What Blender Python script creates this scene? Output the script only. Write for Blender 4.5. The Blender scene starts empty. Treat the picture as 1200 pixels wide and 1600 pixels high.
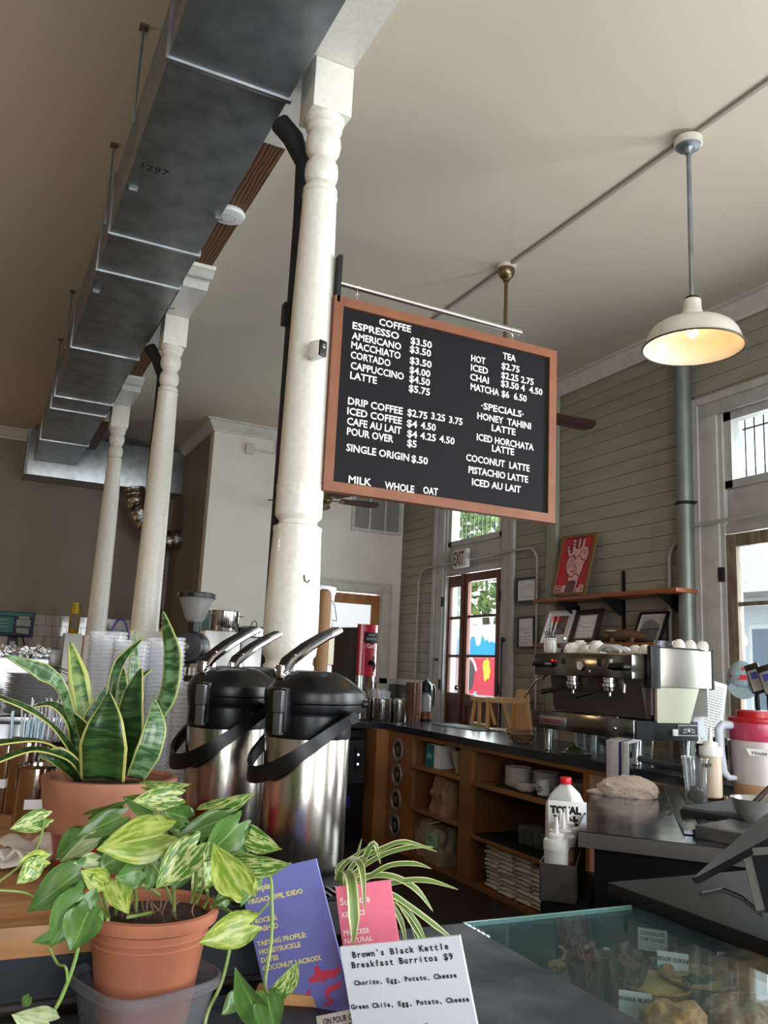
import bpy, bmesh, math, random
from mathutils import Matrix, Vector, noise
C = bpy.context.scene.collection
SC = bpy.context.scene
R_ = math.radians
PI = math.pi
random.seed(7)
# ------------------------------------------------------------------ camera
CAM = Vector((0, 0, 1.5))
AR = Vector((0.8960558, -0.44146725, 0.04680451))
AU = Vector((-0.1227875, -0.14513766, 0.98176285))
AF = Vector((0.42662305, 0.88546131, 0.1842581))
FPX = 1295.63
cam = bpy.data.objects.new('camera', bpy.data.cameras.new('camera'))
C.objects.link(cam)
mt = Matrix((AR, AU, -AF)).transposed().to_4x4()
mt.translation = CAM
cam.matrix_world = mt
cam.data.sensor_fit = 'VERTICAL'
cam.data.sensor_height = 24
cam.data.lens = FPX / 1600 * 24
cam.data.clip_start = .02
SC.camera = cam
# ------------------------------------------------------------------ world, daylight, exposure
W = bpy.data.worlds.new('sky'); SC.world = W; W.use_nodes = True
bgn = W.node_tree.nodes['Background']
bgn.inputs[0].default_value = (0.86, 0.93, 1.0, 1)
bgn.inputs[1].default_value = 3.2
SC.view_settings.view_transform = 'Standard'
SC.view_settings.look = 'None'
SC.view_settings.gamma = 1
SC.view_settings.use_curve_mapping = False
SC.view_settings.exposure = 0.15
def area(name, loc, rot, sx, sy, power, col):
    l = bpy.data.lights.new(name, 'AREA'); l.shape = 'RECTANGLE'; l.size = sx; l.size_y = sy
    l.energy = power; l.color = col
    o = bpy.data.objects.new(name, l); C.objects.link(o); o.location = loc; o.rotation_euler = rot
    return o
DAY = (0.93, 0.96, 1.0)
# daylight outside the windows beside and behind the camera (right street wall, back wall)
area('daylight_side_window', (4.95, 1.1, 1.75), (0, R_(90), 0), 3.0, 1.3, 150, DAY)
area('daylight_side_window', (4.95, -1.7, 1.75), (0, R_(90), 0), 3.0, 1.3, 150, DAY)
area('daylight_rear_window', (2.6, -4.3, 1.8), (R_(90), 0, 0), 2.0, 3.0, 210, DAY)
area('daylight_rear_window', (-1.0, -4.3, 1.8), (R_(90), 0, 0), 2.0, 3.0, 110, DAY)
area('daylight_street_door', (4.95, 3.6, 1.75), (0, R_(90), 0), 3.0, 1.1, 85, DAY)
area('daylight_exit_door', (4.95, 7.45, 1.75), (0, R_(90), 0), 3.0, 1.1, 170, DAY)
def warm(loc, e):
    l = bpy.data.lights.new('warm_lamp', 'POINT'); l.energy = e; l.color = (1, .66, .36); l.shadow_soft_size = .12
    o = bpy.data.objects.new('warm_lamp', l); C.objects.link(o); o.location = loc
warm((-1.7, 9.6, 2.2), 22)     # lamps over the kitchen side, out of frame to the left
warm((-2.2, 4.0, 2.6), 40)
# ------------------------------------------------------------------ helpers
def at(px, py, ax, v):
    d = AF + AR*((px-600)/FPX) - AU*((py-800)/FPX)
    i = 'xyz'.index(ax)
    return CAM + d*((v-CAM[i])/d[i])
def dp(px, py, t):
    return CAM + (AF + AR*((px-600)/FPX) - AU*((py-800)/FPX))*t
def lin(c):
    return tuple(((x/255)/12.92 if x/255 <= .04045 else ((x/255+.055)/1.055)**2.4) for x in c)
MATS = {}
def M(name, col, rough=.5, metal=0., noise_=None, col2=None, bump=0., stretch=(1, 1, 1), trans=0., ior=1.45, emit=None, es=0., coat=0., spec=.5, wave=None, sss=0., coords='Object', detail=4):
    if name in MATS: return MATS[name]
    m = bpy.data.materials.new(name); m.use_nodes = True
    nt = m.node_tree; b = nt.nodes['Principled BSDF']
    b.inputs['Base Color'].default_value = (*lin(col), 1)
    b.inputs['Roughness'].default_value = rough; b.inputs['Metallic'].default_value = metal
    b.inputs['Transmission Weight'].default_value = trans; b.inputs['IOR'].default_value = ior
    b.inputs['Coat Weight'].default_value = coat; b.inputs['Specular IOR Level'].default_value = spec
    if sss: b.inputs['Subsurface Weight'].default_value = sss; b.inputs['Subsurface Radius'].default_value = (.01, .01, .01)
    if emit: b.inputs['Emission Color'].default_value = (*lin(emit), 1); b.inputs['Emission Strength'].default_value = es
    if noise_ or wave:
        tc = nt.nodes.new('ShaderNodeTexCoord'); mp = nt.nodes.new('ShaderNodeMapping')
        mp.inputs['Scale'].default_value = stretch
        nt.links.new(tc.outputs[coords], mp.inputs[0])
        n = nt.nodes.new('ShaderNodeTexNoise'); n.inputs['Scale'].default_value = noise_ or 4; n.inputs['Detail'].default_value = detail
        nt.links.new(mp.outputs[0], n.inputs[0])
        fac = n.outputs['Fac']
        if wave:
            wv = nt.nodes.new('ShaderNodeTexWave'); wv.inputs['Scale'].default_value = wave[0]
            wv.inputs['Distortion'].default_value = wave[1]; wv.inputs['Detail'].default_value = 2
            wv.bands_direction = wave[2] if len(wave) > 2 else 'X'
            nt.links.new(mp.outputs[0], wv.inputs[0]); fac = wv.outputs['Fac']
        if col2:
            r = nt.nodes.new('ShaderNodeValToRGB')
            r.color_ramp.elements[0].color = (*lin(col), 1); r.color_ramp.elements[1].color = (*lin(col2), 1)
            r.color_ramp.elements[0].position = .35; r.color_ramp.elements[1].position = .68
            nt.links.new(fac, r.inputs[0]); nt.links.new(r.outputs[0], b.inputs['Base Color'])
        if bump:
            bp = nt.nodes.new('ShaderNodeBump'); bp.inputs['Strength'].default_value = bump; bp.inputs['Distance'].default_value = .01
            nt.links.new(fac, bp.inputs['Height']); nt.links.new(bp.outputs[0], b.inputs['Normal'])
    MATS[name] = m
    return m
def glass(name, tint=(235, 240, 240), refl=.1, rough=.02, base=None, basefac=0.):
    if name in MATS: return MATS[name]
    m = bpy.data.materials.new(name); m.use_nodes = True; nt = m.node_tree
    nt.nodes.remove(nt.nodes['Principled BSDF']); out = nt.nodes['Material Output']
    t = nt.nodes.new('ShaderNodeBsdfTransparent'); t.inputs[0].default_value = (*lin(tint), 1)
    g = nt.nodes.new('ShaderNodeBsdfGlossy'); g.inputs['Roughness'].default_value = rough
    fr = nt.nodes.new('ShaderNodeLayerWeight'); fr.inputs[0].default_value = .5
    pw = nt.nodes.new('ShaderNodeMath'); pw.operation = 'POWER'; pw.inputs[1].default_value = 4.5; nt.links.new(fr.outputs['Facing'], pw.inputs[0])
    ma = nt.nodes.new('ShaderNodeMath'); ma.operation = 'MULTIPLY_ADD'; ma.inputs[1].default_value = min(.9, refl*4); ma.inputs[2].default_value = .035; nt.links.new(pw.outputs[0], ma.inputs[0])
    mx = nt.nodes.new('ShaderNodeMixShader'); nt.links.new(ma.outputs[0], mx.inputs[0])
    src = t
    if base:
        d = nt.nodes.new('ShaderNodeBsdfDiffuse'); d.inputs[0].default_value = (*lin(base), 1)
        m2 = nt.nodes.new('ShaderNodeMixShader'); m2.inputs[0].default_value = basefac
        nt.links.new(t.outputs[0], m2.inputs[1]); nt.links.new(d.outputs[0], m2.inputs[2]); src = m2
    nt.links.new(src.outputs[0], mx.inputs[1]); nt.links.new(g.outputs[0], mx.inputs[2])
    nt.links.new(mx.outputs[0], out.inputs[0])
    MATS[name] = m
    return m
def frame(o, x, y=None, z=None):
    """matrix with origin o and given x axis, y axis (z completed)"""
    x = Vector(x).normalized()
    if z is not None:
        z = Vector(z).normalized(); y = z.cross(x).normalized(); x = y.cross(z)
    else:
        y = Vector(y); y = (y - x*y.dot(x)).normalized(); z = x.cross(y)
    m = Matrix((x, y, z)).transposed().to_4x4(); m.translation = Vector(o)
    return m
class MB:
    def __init__(s): s.bm = bmesh.new()
    def add(s, vs, fs, m=None):
        v = [s.bm.verts.new((m @ Vector(p)) if m else p) for p in vs]
        for f in fs:
            try: s.bm.faces.new([v[i] for i in f])
            except ValueError: pass
        return s
    def box(s, x0, x1, y0, y1, z0, z1, m=None, bev=0):
        b2 = bmesh.new()
        r = bmesh.ops.create_cube(b2, size=1)
        for v in b2.verts:
            v.co = Vector(((x0+x1)/2 + v.co.x*abs(x1-x0), (y0+y1)/2 + v.co.y*abs(y1-y0), (z0+z1)/2 + v.co.z*abs(z1-z0)))
        if bev: bmesh.ops.bevel(b2, geom=b2.edges[:], offset=bev, segments=2, affect='EDGES', profile=.6)
        return s.merge(b2, m)
    def merge(s, b2, m=None):
        if m: bmesh.ops.transform(b2, matrix=m, verts=b2.verts)
        me = bpy.data.meshes.new('t'); b2.to_mesh(me); b2.free(); s.bm.from_mesh(me); bpy.data.meshes.remove(me)
        return s
    def lathe(s, prof, o=(0, 0, 0), m=None, n=24, cap=True):
        vs = []; fs = []
        for r, z in prof:
            for k in range(n):
                a = 2*PI*k/n; vs.append((o[0]+r*math.cos(a), o[1]+r*math.sin(a), o[2]+z))
        for i in range(len(prof)-1):
            for k in range(n):
                a = i*n+k; b = i*n+(k+1) % n
                fs.append((a, b, b+n, a+n))
        if cap:
            if prof[0][0] > 1e-6: fs.append(tuple(range(n))[::-1])
            if prof[-1][0] > 1e-6: fs.append(tuple((len(prof)-1)*n+k for k in range(n)))
        return s.add(vs, fs, m)
    def cyl(s, p0, p1, r0, r1=None, n=12):
        return s.tube([p0, p1], [r0, r0 if r1 is None else r1], n)
    def tube(s, pts, r, n=8, cap=True, flat=1.):
        pts = [Vector(p) for p in pts]; L = len(pts)
        rs = r if isinstance(r, (list, tuple)) else [r]*L
        vs = []; fs = []; up = None
        for i, p in enumerate(pts):
            t = (pts[min(i+1, L-1)] - pts[max(i-1, 0)]).normalized()
            if up is None:
                up = Vector((0, 0, 1)) if abs(t.z) < .9 else Vector((1, 0, 0))
            a = t.cross(up).normalized(); up = a.cross(t).normalized()
            for k in range(n):
                th = 2*PI*k/n
                vs.append(p + a*math.cos(th)*rs[i] + up*math.sin(th)*rs[i]*flat)
        for i in range(L-1):
            for k in range(n):
                a = i*n+k; b = i*n+(k+1) % n
                fs.append((a, b, b+n, a+n))
        if cap: fs.append(tuple(range(n))[::-1]); fs.append(tuple((L-1)*n+k for k in range(n)))
        return s.add(vs, fs)
    def prism(s, pts, d, m=None):
        """2D outline in local XY, extruded d along local Z"""
        n = len(pts)
        vs = [(x, y, 0) for x, y in pts] + [(x, y, d) for x, y in pts]
        fs = [tuple(range(n))[::-1], tuple(range(n, 2*n))] + [(i, (i+1) % n, (i+1) % n+n, i+n) for i in range(n)]
        return s.add(vs, fs, m)
    def ball(s, c, r, seg=12, m=None, nz=0., seed=0):
        b2 = bmesh.new(); bmesh.ops.create_uvsphere(b2, u_segments=seg, v_segments=max(6, seg*2//3), radius=1)
        rr = r if isinstance(r, (tuple, list)) else (r, r, r)
        for v in b2.verts:
            k = 1+nz*noise.noise(v.co*2.3+Vector((seed, seed*.7, 0))) if nz else 1
            v.co = Vector((c[0]+v.co.x*rr[0]*k, c[1]+v.co.y*rr[1]*k, c[2]+v.co.z*rr[2]*k))
        return s.merge(b2, m)
    def text(s, t, size, m, depth=.001, bold=0., align='LEFT', mono=0., sx=1.):
        """lettering in local XY of m"""
        items = [(t, 0)] if not mono else [(ch, i*mono) for i, ch in enumerate(t) if ch != ' ']
        if mono and align == 'CENTER': items = [(c, x-(len(t)-1)*mono/2) for c, x in items]
        for tt, x in items:
            cu = bpy.data.curves.new('t', 'FONT'); cu.body = tt; cu.size = size; cu.extrude = depth/2; cu.offset = bold
            cu.align_x = 'CENTER' if mono else align; cu.resolution_u = 2
            o = bpy.data.objects.new('t', cu); C.objects.link(o)
            me = bpy.data.meshes.new_from_object(o)
            me.transform(m @ Matrix.Translation((x, 0, 0)) @ Matrix.Diagonal((sx, 1, 1, 1)))
            s.bm.from_mesh(me)
            bpy.data.objects.remove(o); bpy.data.curves.remove(cu); bpy.data.meshes.remove(me)
        return s
    def build(s, name, mat_, parent=None, smooth=True, ang=38, solid=0., origin=None, fix=True):
        if fix: bmesh.ops.recalc_face_normals(s.bm, faces=s.bm.faces[:])
        me = bpy.data.meshes.new(name)
        if origin is not None:
            bmesh.ops.translate(s.bm, verts=s.bm.verts, vec=-Vector(origin))
        s.bm.to_mesh(me); s.bm.free()
        me.materials.append(mat_)
        if smooth and len(me.polygons):
            me.polygons.foreach_set('use_smooth', [True]*len(me.polygons)); me.set_sharp_from_angle(angle=R_(ang))
        o = bpy.data.objects.new(name, me); C.objects.link(o)
        if origin is not None: o.location = origin
        if parent: o.parent = parent
        if solid:
            md = o.modifiers.new('thickness', 'SOLIDIFY'); md.thickness = solid; md.offset = 0
        return o
def tag(o, label, cat, group=None, kind=None):
    if label: o['label'] = label
    if cat: o['category'] = cat
    if group: o['group'] = group
    if kind: o['kind'] = kind
    return o
def thing(name, label, cat, loc=(0, 0, 0), rz=0., group=None):
    o = bpy.data.objects.new(name, None); C.objects.link(o); o.empty_display_size = .05
    o.location = loc; o.rotation_euler = (0, 0, rz)
    return tag(o, label, cat, group)
def struct(name, mb, mat_, **k):
    o = mb.build(name, mat_, **k); o['kind'] = 'structure'; return o
def copy_tree(o, parent=None, label=None):
    c = o.copy(); C.objects.link(c)
    if parent: c.parent = parent
    if label: c['label'] = label
    for ch in list(o.children): copy_tree(ch, c)
    return c
def local(root, p):
    """world point to local coordinates of an unrotated/rotated root"""
    return (Matrix.Translation(root.location) @ Matrix.Rotation(root.rotation_euler.z, 4, 'Z')).inverted() @ Vector(p)
# ------------------------------------------------------------------ materials
m_ceil = M('ceiling_paint', (196, 187, 170), .75, noise_=60, bump=.03)
m_ceil2 = M('beam_side_paint', (196, 187, 170), .7)
m_white = M('old_white_paint', (214, 211, 199), .38, noise_=38, bump=.22, col2=(224, 220, 209), coat=.15)
m_trim = M('trim_paint', (186, 182, 172), .5, noise_=14, col2=(200, 196, 186), bump=.06)
m_board = M('sage_grey_boards', (140, 136, 122), .55, noise_=5, col2=(154, 149, 134), bump=.08, stretch=(1, .4, 3))
m_gap = M('board_gap_dark', (40, 38, 33), .9)
m_cream = M('far_wall_paint', (214, 208, 196), .6, noise_=3, col2=(220, 214, 202))
m_taupe = M('taupe_wall_paint', (128, 116, 102), .6, noise_=2, col2=(136, 124, 110))
m_black = M('black_plastic', (16, 16, 18), .38)
m_blackm = M('black_matte', (20, 20, 21), .7)
m_dark = M('near_black_panel', (15, 16, 20), .5, spec=.3)
m_steel = M('brushed_steel', (190, 188, 184), .28, 1., noise_=30, bump=.05, stretch=(40, 40, .4))
m_steelh = M('brushed_steel_flat', (165, 165, 166), .22, 1., noise_=6, bump=.08, col2=(150, 150, 152))
m_chrome = M('chrome', (220, 220, 222), .06, 1.)
m_mirror = M('polished_panel', (180, 180, 176), .07, 1.)
m_galv = M('galvanised_sheet', (150, 156, 160), .42, .85, noise_=7, col2=(122, 128, 132), bump=.03)
m_galv2 = M('galvanised_sheet_bright', (176, 182, 184), .33, .9, noise_=9, col2=(150, 156, 158), bump=.05)
m_foil = M('foil_duct', (190, 186, 178), .22, 1., noise_=38, bump=1., col2=(150, 145, 138))
m_brass = M('antique_brass', (120, 105, 78), .3, .9)
m_wood = M('cherry_shelf_wood', (138, 78, 44), .45, noise_=6, wave=(3, 3, 'X'), col2=(158, 94, 56), stretch=(4, .5, 4))
m_oldwood = M('red_brown_door_wood', (82, 40, 26), .5, noise_=9, col2=(104, 54, 36), bump=.25, stretch=(2, 2, .5))
m_rawwood = M('raw_pine', (118, 80, 46), .6, wave=(7, 6, 'X'), col2=(78, 48, 26), stretch=(2.2, .35, 2.2), bump=.2)
m_cab = M('cabinet_maple', (130, 84, 45), .5, wave=(2, 2, 'Z'), col2=(142, 94, 52), stretch=(1, 1, .3), noise_=3)
m_floor = M('dark_floor', (38, 30, 27), .45, noise_=12, col2=(52, 42, 36), bump=.1)
m_paper = M('paper_white', (226, 226, 224), .6)
m_plasticw = M('white_plastic', (226, 226, 222), .4)
m_porc = M('white_porcelain', (225, 221, 212), .18, coat=.4)
m_red = M('red_plastic', (168, 22, 32), .35)
m_pane = glass('window_glass', (240, 245, 245), .06)
m_clear = glass('clear_plastic', (232, 235, 236), .26, .05, (206, 210, 214), .07)
m_ink = M('black_ink', (18, 18, 20), .7)
# ------------------------------------------------------------------ room
XW, YF, YB, ZC = 4.67, 9.125, 11.05, 4.2
struct('floor', MB().box(-4, XW, -4, YB, -.1, 0), m_floor)
struct('ceiling', MB().box(-4.1, XW+.2, -4.1, YB+.2, ZC, ZC+.1), m_ceil)
OPEN = [(6.88, 8.04, 3.45), (2.98, 4.17, 3.45), (.45, 1.75, 3.3), (-2.35, -1.05, 3.3)]
bz = .113
wb = MB(); wk = MB()
def spans(zlo, zhi):
    ys = [-4.0]
    for a, b, zt in sorted(OPEN):
        if zlo < zt: ys += [a, b]
    ys.append(YF+.0)
    return [(ys[i], ys[i+1]) for i in range(0, len(ys), 2)]
for i in range(38):
    z0 = i*bz; z1 = min(z0+bz-.0035, ZC)
    for a, b in spans(z0, z1): wb.box(XW, XW+.02, a, b, z0, z1, bev=.002 if a > 2 or b > 4 else 0)
struct('wall_right', wb, m_board, ang=20)
for a, b in spans(0, 3.4): wk.box(XW+.012, XW+.16, a, b, 0, 3.45)
wk.box(XW+.012, XW+.16, -4, YF+.2, 3.45, ZC)
struct('wall_right_backing', wk, m_gap)
w = MB()   # far wall with the inner door opening
w.box(2.2, 3.70, YF, YF+.15, 0, ZC); w.box(4.42, XW+.16, YF, YF+.15, 0, ZC); w.box(3.70, 4.42, YF, YF+.15, 2.38, ZC)
struct('wall_far', w, m_cream)
struct('wall_passage', MB().box(2.2, 2.35, YF+.15, YB, 0, ZC), m_taupe)
struct('wall_kitchen', MB().box(-4, 2.35, YB, YB+.15, 0, ZC), m_taupe)
struct('wall_left', MB().box(-4.15, -4, -4, YB, 0, ZC), m_taupe)
w = MB()
w.box(-4, -2.05, -4.15, -4, 0, ZC); w.box(.05, 1.55, -4.15, -4, 0, ZC); w.box(3.65, XW+.2, -4.15, -4, 0, ZC)
w.box(-2.05, .05, -4.15, -4, 3.3, ZC); w.box(1.55, 3.65, -4.15, -4, 3.3, ZC)
w.box(-2.05, .05, -4.15, -4, 0, .3); w.box(1.55, 3.65, -4.15, -4, 0, .3)
struct('wall_rear', w, m_cream)
# crown mouldings
def crown(p0, p1, nrm, ext=0, h=.13, d=.11):
    """stepped profile, against wall (normal nrm points into the room) under the ceiling"""
    p0 = Vector(p0); p1 = Vector(p1); n = Vector(nrm)
    prof = [(0, -h), (.018, -h), (.022, -h+.02), (.04, -h+.035), (.07, -.05), (.085, -.03), (.085, -.022), (d, -.018), (d, 0), (0, 0)]
    vs = []; fs = []
    dr = (p1-p0).normalized()
    for p, e in ((p0, ext), (p1, 0)):
        for a, z in prof: vs.append(p+n*a-dr*a*e+Vector((0, 0, z)))
    k = len(prof)
    for i in range(k): fs.append((i, (i+1) % k, (i+1) % k+k, i+k))
    fs += [tuple(range(k)), tuple(range(k, 2*k))[::-1]]
    return MB().add(vs, fs)
struct('trim_1', crown((XW, -4, ZC), (XW, YF, ZC), (-1, 0, 0)), m_trim, ang=20)
struct('trim_2', crown((2.2, YF, ZC), (XW, YF, ZC), (0, -1, 0), 1), m_trim, ang=20)
struct('trim_3', crown((2.2, YF, ZC), (2.2, YB, ZC), (-1, 0, 0), 1), m_trim, ang=20)
struct('trim_4', crown((-4, YB, ZC), (2.2, YB, ZC), (0, -1, 0)), m_trim, ang=20)
# low wainscot and chair rail at the far right corner
struct('trim_5', MB().box(3.9, XW, YF-.03, YF, 1.31, 1.38, bev=.004).box(XW-.03, XW, 8.3, YF, 1.31, 1.38, bev=.004), m_trim)
struct('trim_6', MB().box(4.5, XW-.002, YF-.012, YF, 0, 1.31).box(XW-.012, XW, 8.3, YF, 0, 1.31), M('wainscot_grey', (92, 90, 84), .6))
# main beam with plaster side board, raw wood underside left bare between the painted ends
struct('ceiling_beam', MB().box(.93, 1.115, -4, 3.45, 3.9, ZC).box(.93, 1.10, 3.45, YB, 4.0, ZC), m_white)
struct('trim_7', MB().box(1.10, 1.28, -4, YB, 4.175, ZC), m_ceil2)
struct('beam_bare_wood', MB().box(.94, 1.09, 3.46, YB-.02, 3.985, 4.0), m_rawwood)
# ---------------------------------------------------------------- turned posts
def bracket(y, sgn, L):
    # stepped scroll corbel running along the beam
    prof = [(0, -.02), (L*.55, -.02), (L*.6, -.045), (L*.72, -.05), (L*.78, -.02), (L*.9, -.015), (L, .03), (L, .1), (0, .1)]
    return [(y+sgn*a, b) for a, b in prof]
def turned_post(y, label, near=False):
    t = thing('turned_post', label, 'post', (1.035, y, 0), 0, 'turned white posts carrying the beam')
    MB().box(-.083, .083, -.083, .083, 3.68, 3.899, bev=.004).build('post_block', m_white, t)
    lo = [(.075, .0), (.088, .02), (.088, 1.40), (.088, 1.47), (.092, 1.475), (.092, 1.49), (.084, 1.50), (.086, 1.515), (.097, 1.53), (.100, 1.56), (.098, 1.72), (.091, 1.93), (.089, 1.975), (.091, 1.983), (.091, 1.995), (.073, 2.003), (.071, 2.018), (.086, 2.034), (.088, 2.04),
          (.088, 2.14), (.0895, 2.145), (.0895, 2.152), (.087, 2.157)] if near else [(.094, 1.66), (.092, 1.7)]
    if not near: MB().box(-.105, .105, -.105, .105, 0, 1.665, bev=.004).build('post_base', m_white, t)
    pr = lo + [(.079, 2.87), (.0685, 3.33), (.071, 3.335), (.071, 3.345), (.067, 3.35), (.067, 3.358), (.069, 3.362), (.069, 3.37), (.062, 3.385), (.052, 3.398), (.054, 3.402), (.062, 3.41), (.067, 3.43), (.068, 3.455), (.064, 3.48), (.052, 3.5), (.05, 3.51), (.058, 3.52), (.068, 3.54), (.073, 3.57), (.069, 3.60), (.06, 3.622), (.066, 3.628), (.073, 3.636), (.073, 3.648), (.068, 3.655), (.078, 3.665), (.084, 3.69)]
    MB().lathe(pr, n=40).build('turned_shaft', m_white, t, ang=50)
    if not near:
        MB().prism([(-.80, .0), (-.79, -.02), (-.76, -.025), (-.735, -.05), (-.70, -.055), (-.66, -.035), (-.62, -.06), (-.60, -.084), (.60, -.084), (.62, -.06), (.66, -.035), (.70, -.055), (.735, -.05), (.76, -.025), (.79, -.02), (.80, 0)],
                   .165, frame((-.082, 0, 3.984), (0, 1, 0), (0, 0, 1))).build('scroll_bracket', m_white, t)
    return t
turned_post(2.88, 'nearest turned white post, with the menu board and camera on it', True)
turned_post(5.78, 'middle turned white post, behind the nearest one and left of it')
turned_post(8.25, 'farthest turned white post, thinnest and leftmost of the row')
# ---------------------------------------------------------------- street wall doors
m_doorpaint = M('door_case_paint', (168, 166, 160), .5, noise_=10, col2=(182, 180, 174), bump=.1)
def door_case(n, y0, y1, sh=0):
    t = thing('door_%d' % n, None, None, (XW, (y0+y1)/2, 0)); t['kind'] = 'structure'
    h = (y1-y0)/2
    f = MB()
    f.box(-.03, 0, -h-.20, -h, 0, 3.42, bev=.004).box(-.03, 0, h, h+.20, 0, 3.42, bev=.004).box(-.03, 0, -h-.20, h+.20, 3.42, 3.56, bev=.004)
    f.box(-.045, -.03, -h-.215, -h-.16, 0, 3.575).box(-.045, -.03, h+.16, h+.215, 0, 3.575).box(-.045, -.03, -h-.16, h+.16, 3.52, 3.575)
    f.box(-.01, .15, -h-.02, -h+.035, 0, 3.42).box(-.01, .15, h-.035, h+.02, 0, 3.42)
    # transom bar, panel and transom sash
    f.box(.0, .14, -h, h, 2.54, 2.60, bev=.004)
    f.box(.03, .12, -h, h, 2.60, 2.86)
    f.box(.02, .03, -h+.06, h-.06, 2.64, 2.82, bev=.003)
    f.box(.01, .09, -h+.03, -h+.10, 2.86, 3.42).box(.01, .09, h-.10, h-.03, 2.86, 3.42)
    f.box(.01, .09, -h, h, 2.86, 2.92, bev=.003).box(.01, .09, -h, h, 3.36, 3.42)
    f.build('door_case', m_doorpaint, t)
    g = MB().box(.045, .049, -h+.10, h-.10, 2.92, 3.36).build('pane', m_pane, t)
    b = MB()
    k = int((2*h-.2)/.075)
    for i in range(k):
        y = -h+.12+i*(2*h-.24)/(k-1); b.cyl((.13, y, 2.9), (.13, y, 3.38), .006, n=6)
    b.box(.125, .135, -h+.1, h-.1, 3.30, 3.312)
    b.build('window_bars', M('bar_iron', (70, 70, 74), .5, .6), t)
    return t, h
def leaf(t, ya, yb, x, mat_, st, z1, zb, midz, pm=None):
    """door leaf between local ya..yb"""
    f = MB()
    f.box(x, x+.045, ya, ya+st, .02, 2.53, bev=.003).box(x, x+.045, yb-st, yb, .02, 2.53, bev=.003)
    f.box(x, x+.045, ya+st, yb-st, z1, 2.53, bev=.003).box(x, x+.045, ya+st, yb-st, zb-.12, zb, bev=.003)
    f.box(x, x+.045, ya+st, yb-st, .02, .25, bev=.003).box(x+.015, x+.03, ya+st, yb-st, .25, zb-.12)
    for z in midz: f.box(x+.008, x+.037, ya+st, yb-st, z-.014, z+.014)
    o = f.build('door_leaf', mat_, t)
    MB().box(x+.02, x+.024, ya+st, yb-st, zb, z1).build('pane', pm or m_pane, o)
    return o
t1, h1 = door_case(1, 6.88, 8.04)
l1 = leaf(t1, -h1+.03, .165, -.005, m_oldwood, .09, 2.44, 1.27, (2.07, 1.66))
l2 = leaf(t1, .17, h1-.03, .03, m_oldwood, .045, 2.41, 1.27, (2.07, 1.66), glass('frosted_glass', (235, 240, 240), .06, .3, (225, 230, 230), .45))
MB().box(-.02, -.005, .15, .20, .02, 2.53, bev=.003).build('astragal', m_oldwood, l1)
kn = MB().lathe([(.012, 0), (.012, .02), (.026, .03), (.026, .045), (.012, .055), (0, .056)], m=frame((-.02, .17, 1.33), (0, 1, 0), (0, 0, 1)) @ Matrix.Rotation(PI, 4, 'X'), n=16)
kn.box(-.024, -.018, .15, .195, 1.26, 1.37)
kn.build('door_knob', m_brass, l1)
for z in (2.25, 1.35):
    MB().box(-.035, -.005, h1-.03, h1+.005, z-.05, z+.05).cyl((-.035, h1-.01, z-.055), (-.035, h1-.01, z+.055), .009).build('hinge', m_blackm, t1)
    MB().box(-.035, -.005, -h1-.005, -h1+.03, z-.05, z+.05).cyl((-.035, -h1+.01, z-.055), (-.035, -h1+.01, z+.055), .009).build('hinge', m_blackm, t1)
MB().box(-.05, -.03, h1+.05, h1+.075, 1.60, 1.63).cyl((-.05, h1+.06, 1.615), (-.09, h1+.03, 1.62), .006).build('latch_hook', m_blackm, t1)
# long cane bolt at the right side of the exit door
MB().tube([(-.05, -h1-.06, .9), (-.05, -h1-.06, 1.74), (-.055, -h1-.065, 1.78), (-.055, -h1-.085, 1.81)], .011).ball((-.055, -h1-.085, 1.82), .024).build('cane_bolt', m_black, t1)
m_worn = M('worn_brown_sash', (98, 82, 66), .65, noise_=11, col2=(132, 118, 102), bump=.3, stretch=(2, 2, .4))
t2, h2 = door_case(2, 2.98, 4.17)
leaf(t2, .0, h2-.02, 0, m_worn, .1, 2.44, .95, (2.04,))
leaf(t2, -h2+.02, -.005, 0, m_worn, .1, 2.44, .95, (2.04,))
MB().box(-.035, -.005, h2-.03, h2+.01, 2.20, 2.30).build('hinge', m_blackm, t2)
# vent grille in the far wall
t = thing('vent_grille', 'white slatted vent grille high on the far cream wall', 'vent', (4.30, YF, 3.42))
MB().box(-.34, .34, -.02, 0, .30, .34).box(-.34, .34, -.02, 0, -.30, -.26).box(-.34, -.30, -.02, 0, -.26, .30).box(.30, .34, -.02, 0, -.26, .30).box(-.11, -.085, -.018, 0, -.26, .3).box(.1, .125, -.018, 0, -.26, .3).build('grille_frame', m_trim, t)
g = MB()
for i in range(30): g.box(-.30, .30, -.004, .004, -.0012, .0012, Matrix.Translation((0, -.008, -.25+i*.018)) @ Matrix.Rotation(R_(40), 4, 'X') @ Matrix.Scale(1, 4))
g.box(-.3, .3, -.002, 0, -.26, .3)
g.build('grille_slats', M('grille_grey', (150, 147, 138), .6), t)
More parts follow.
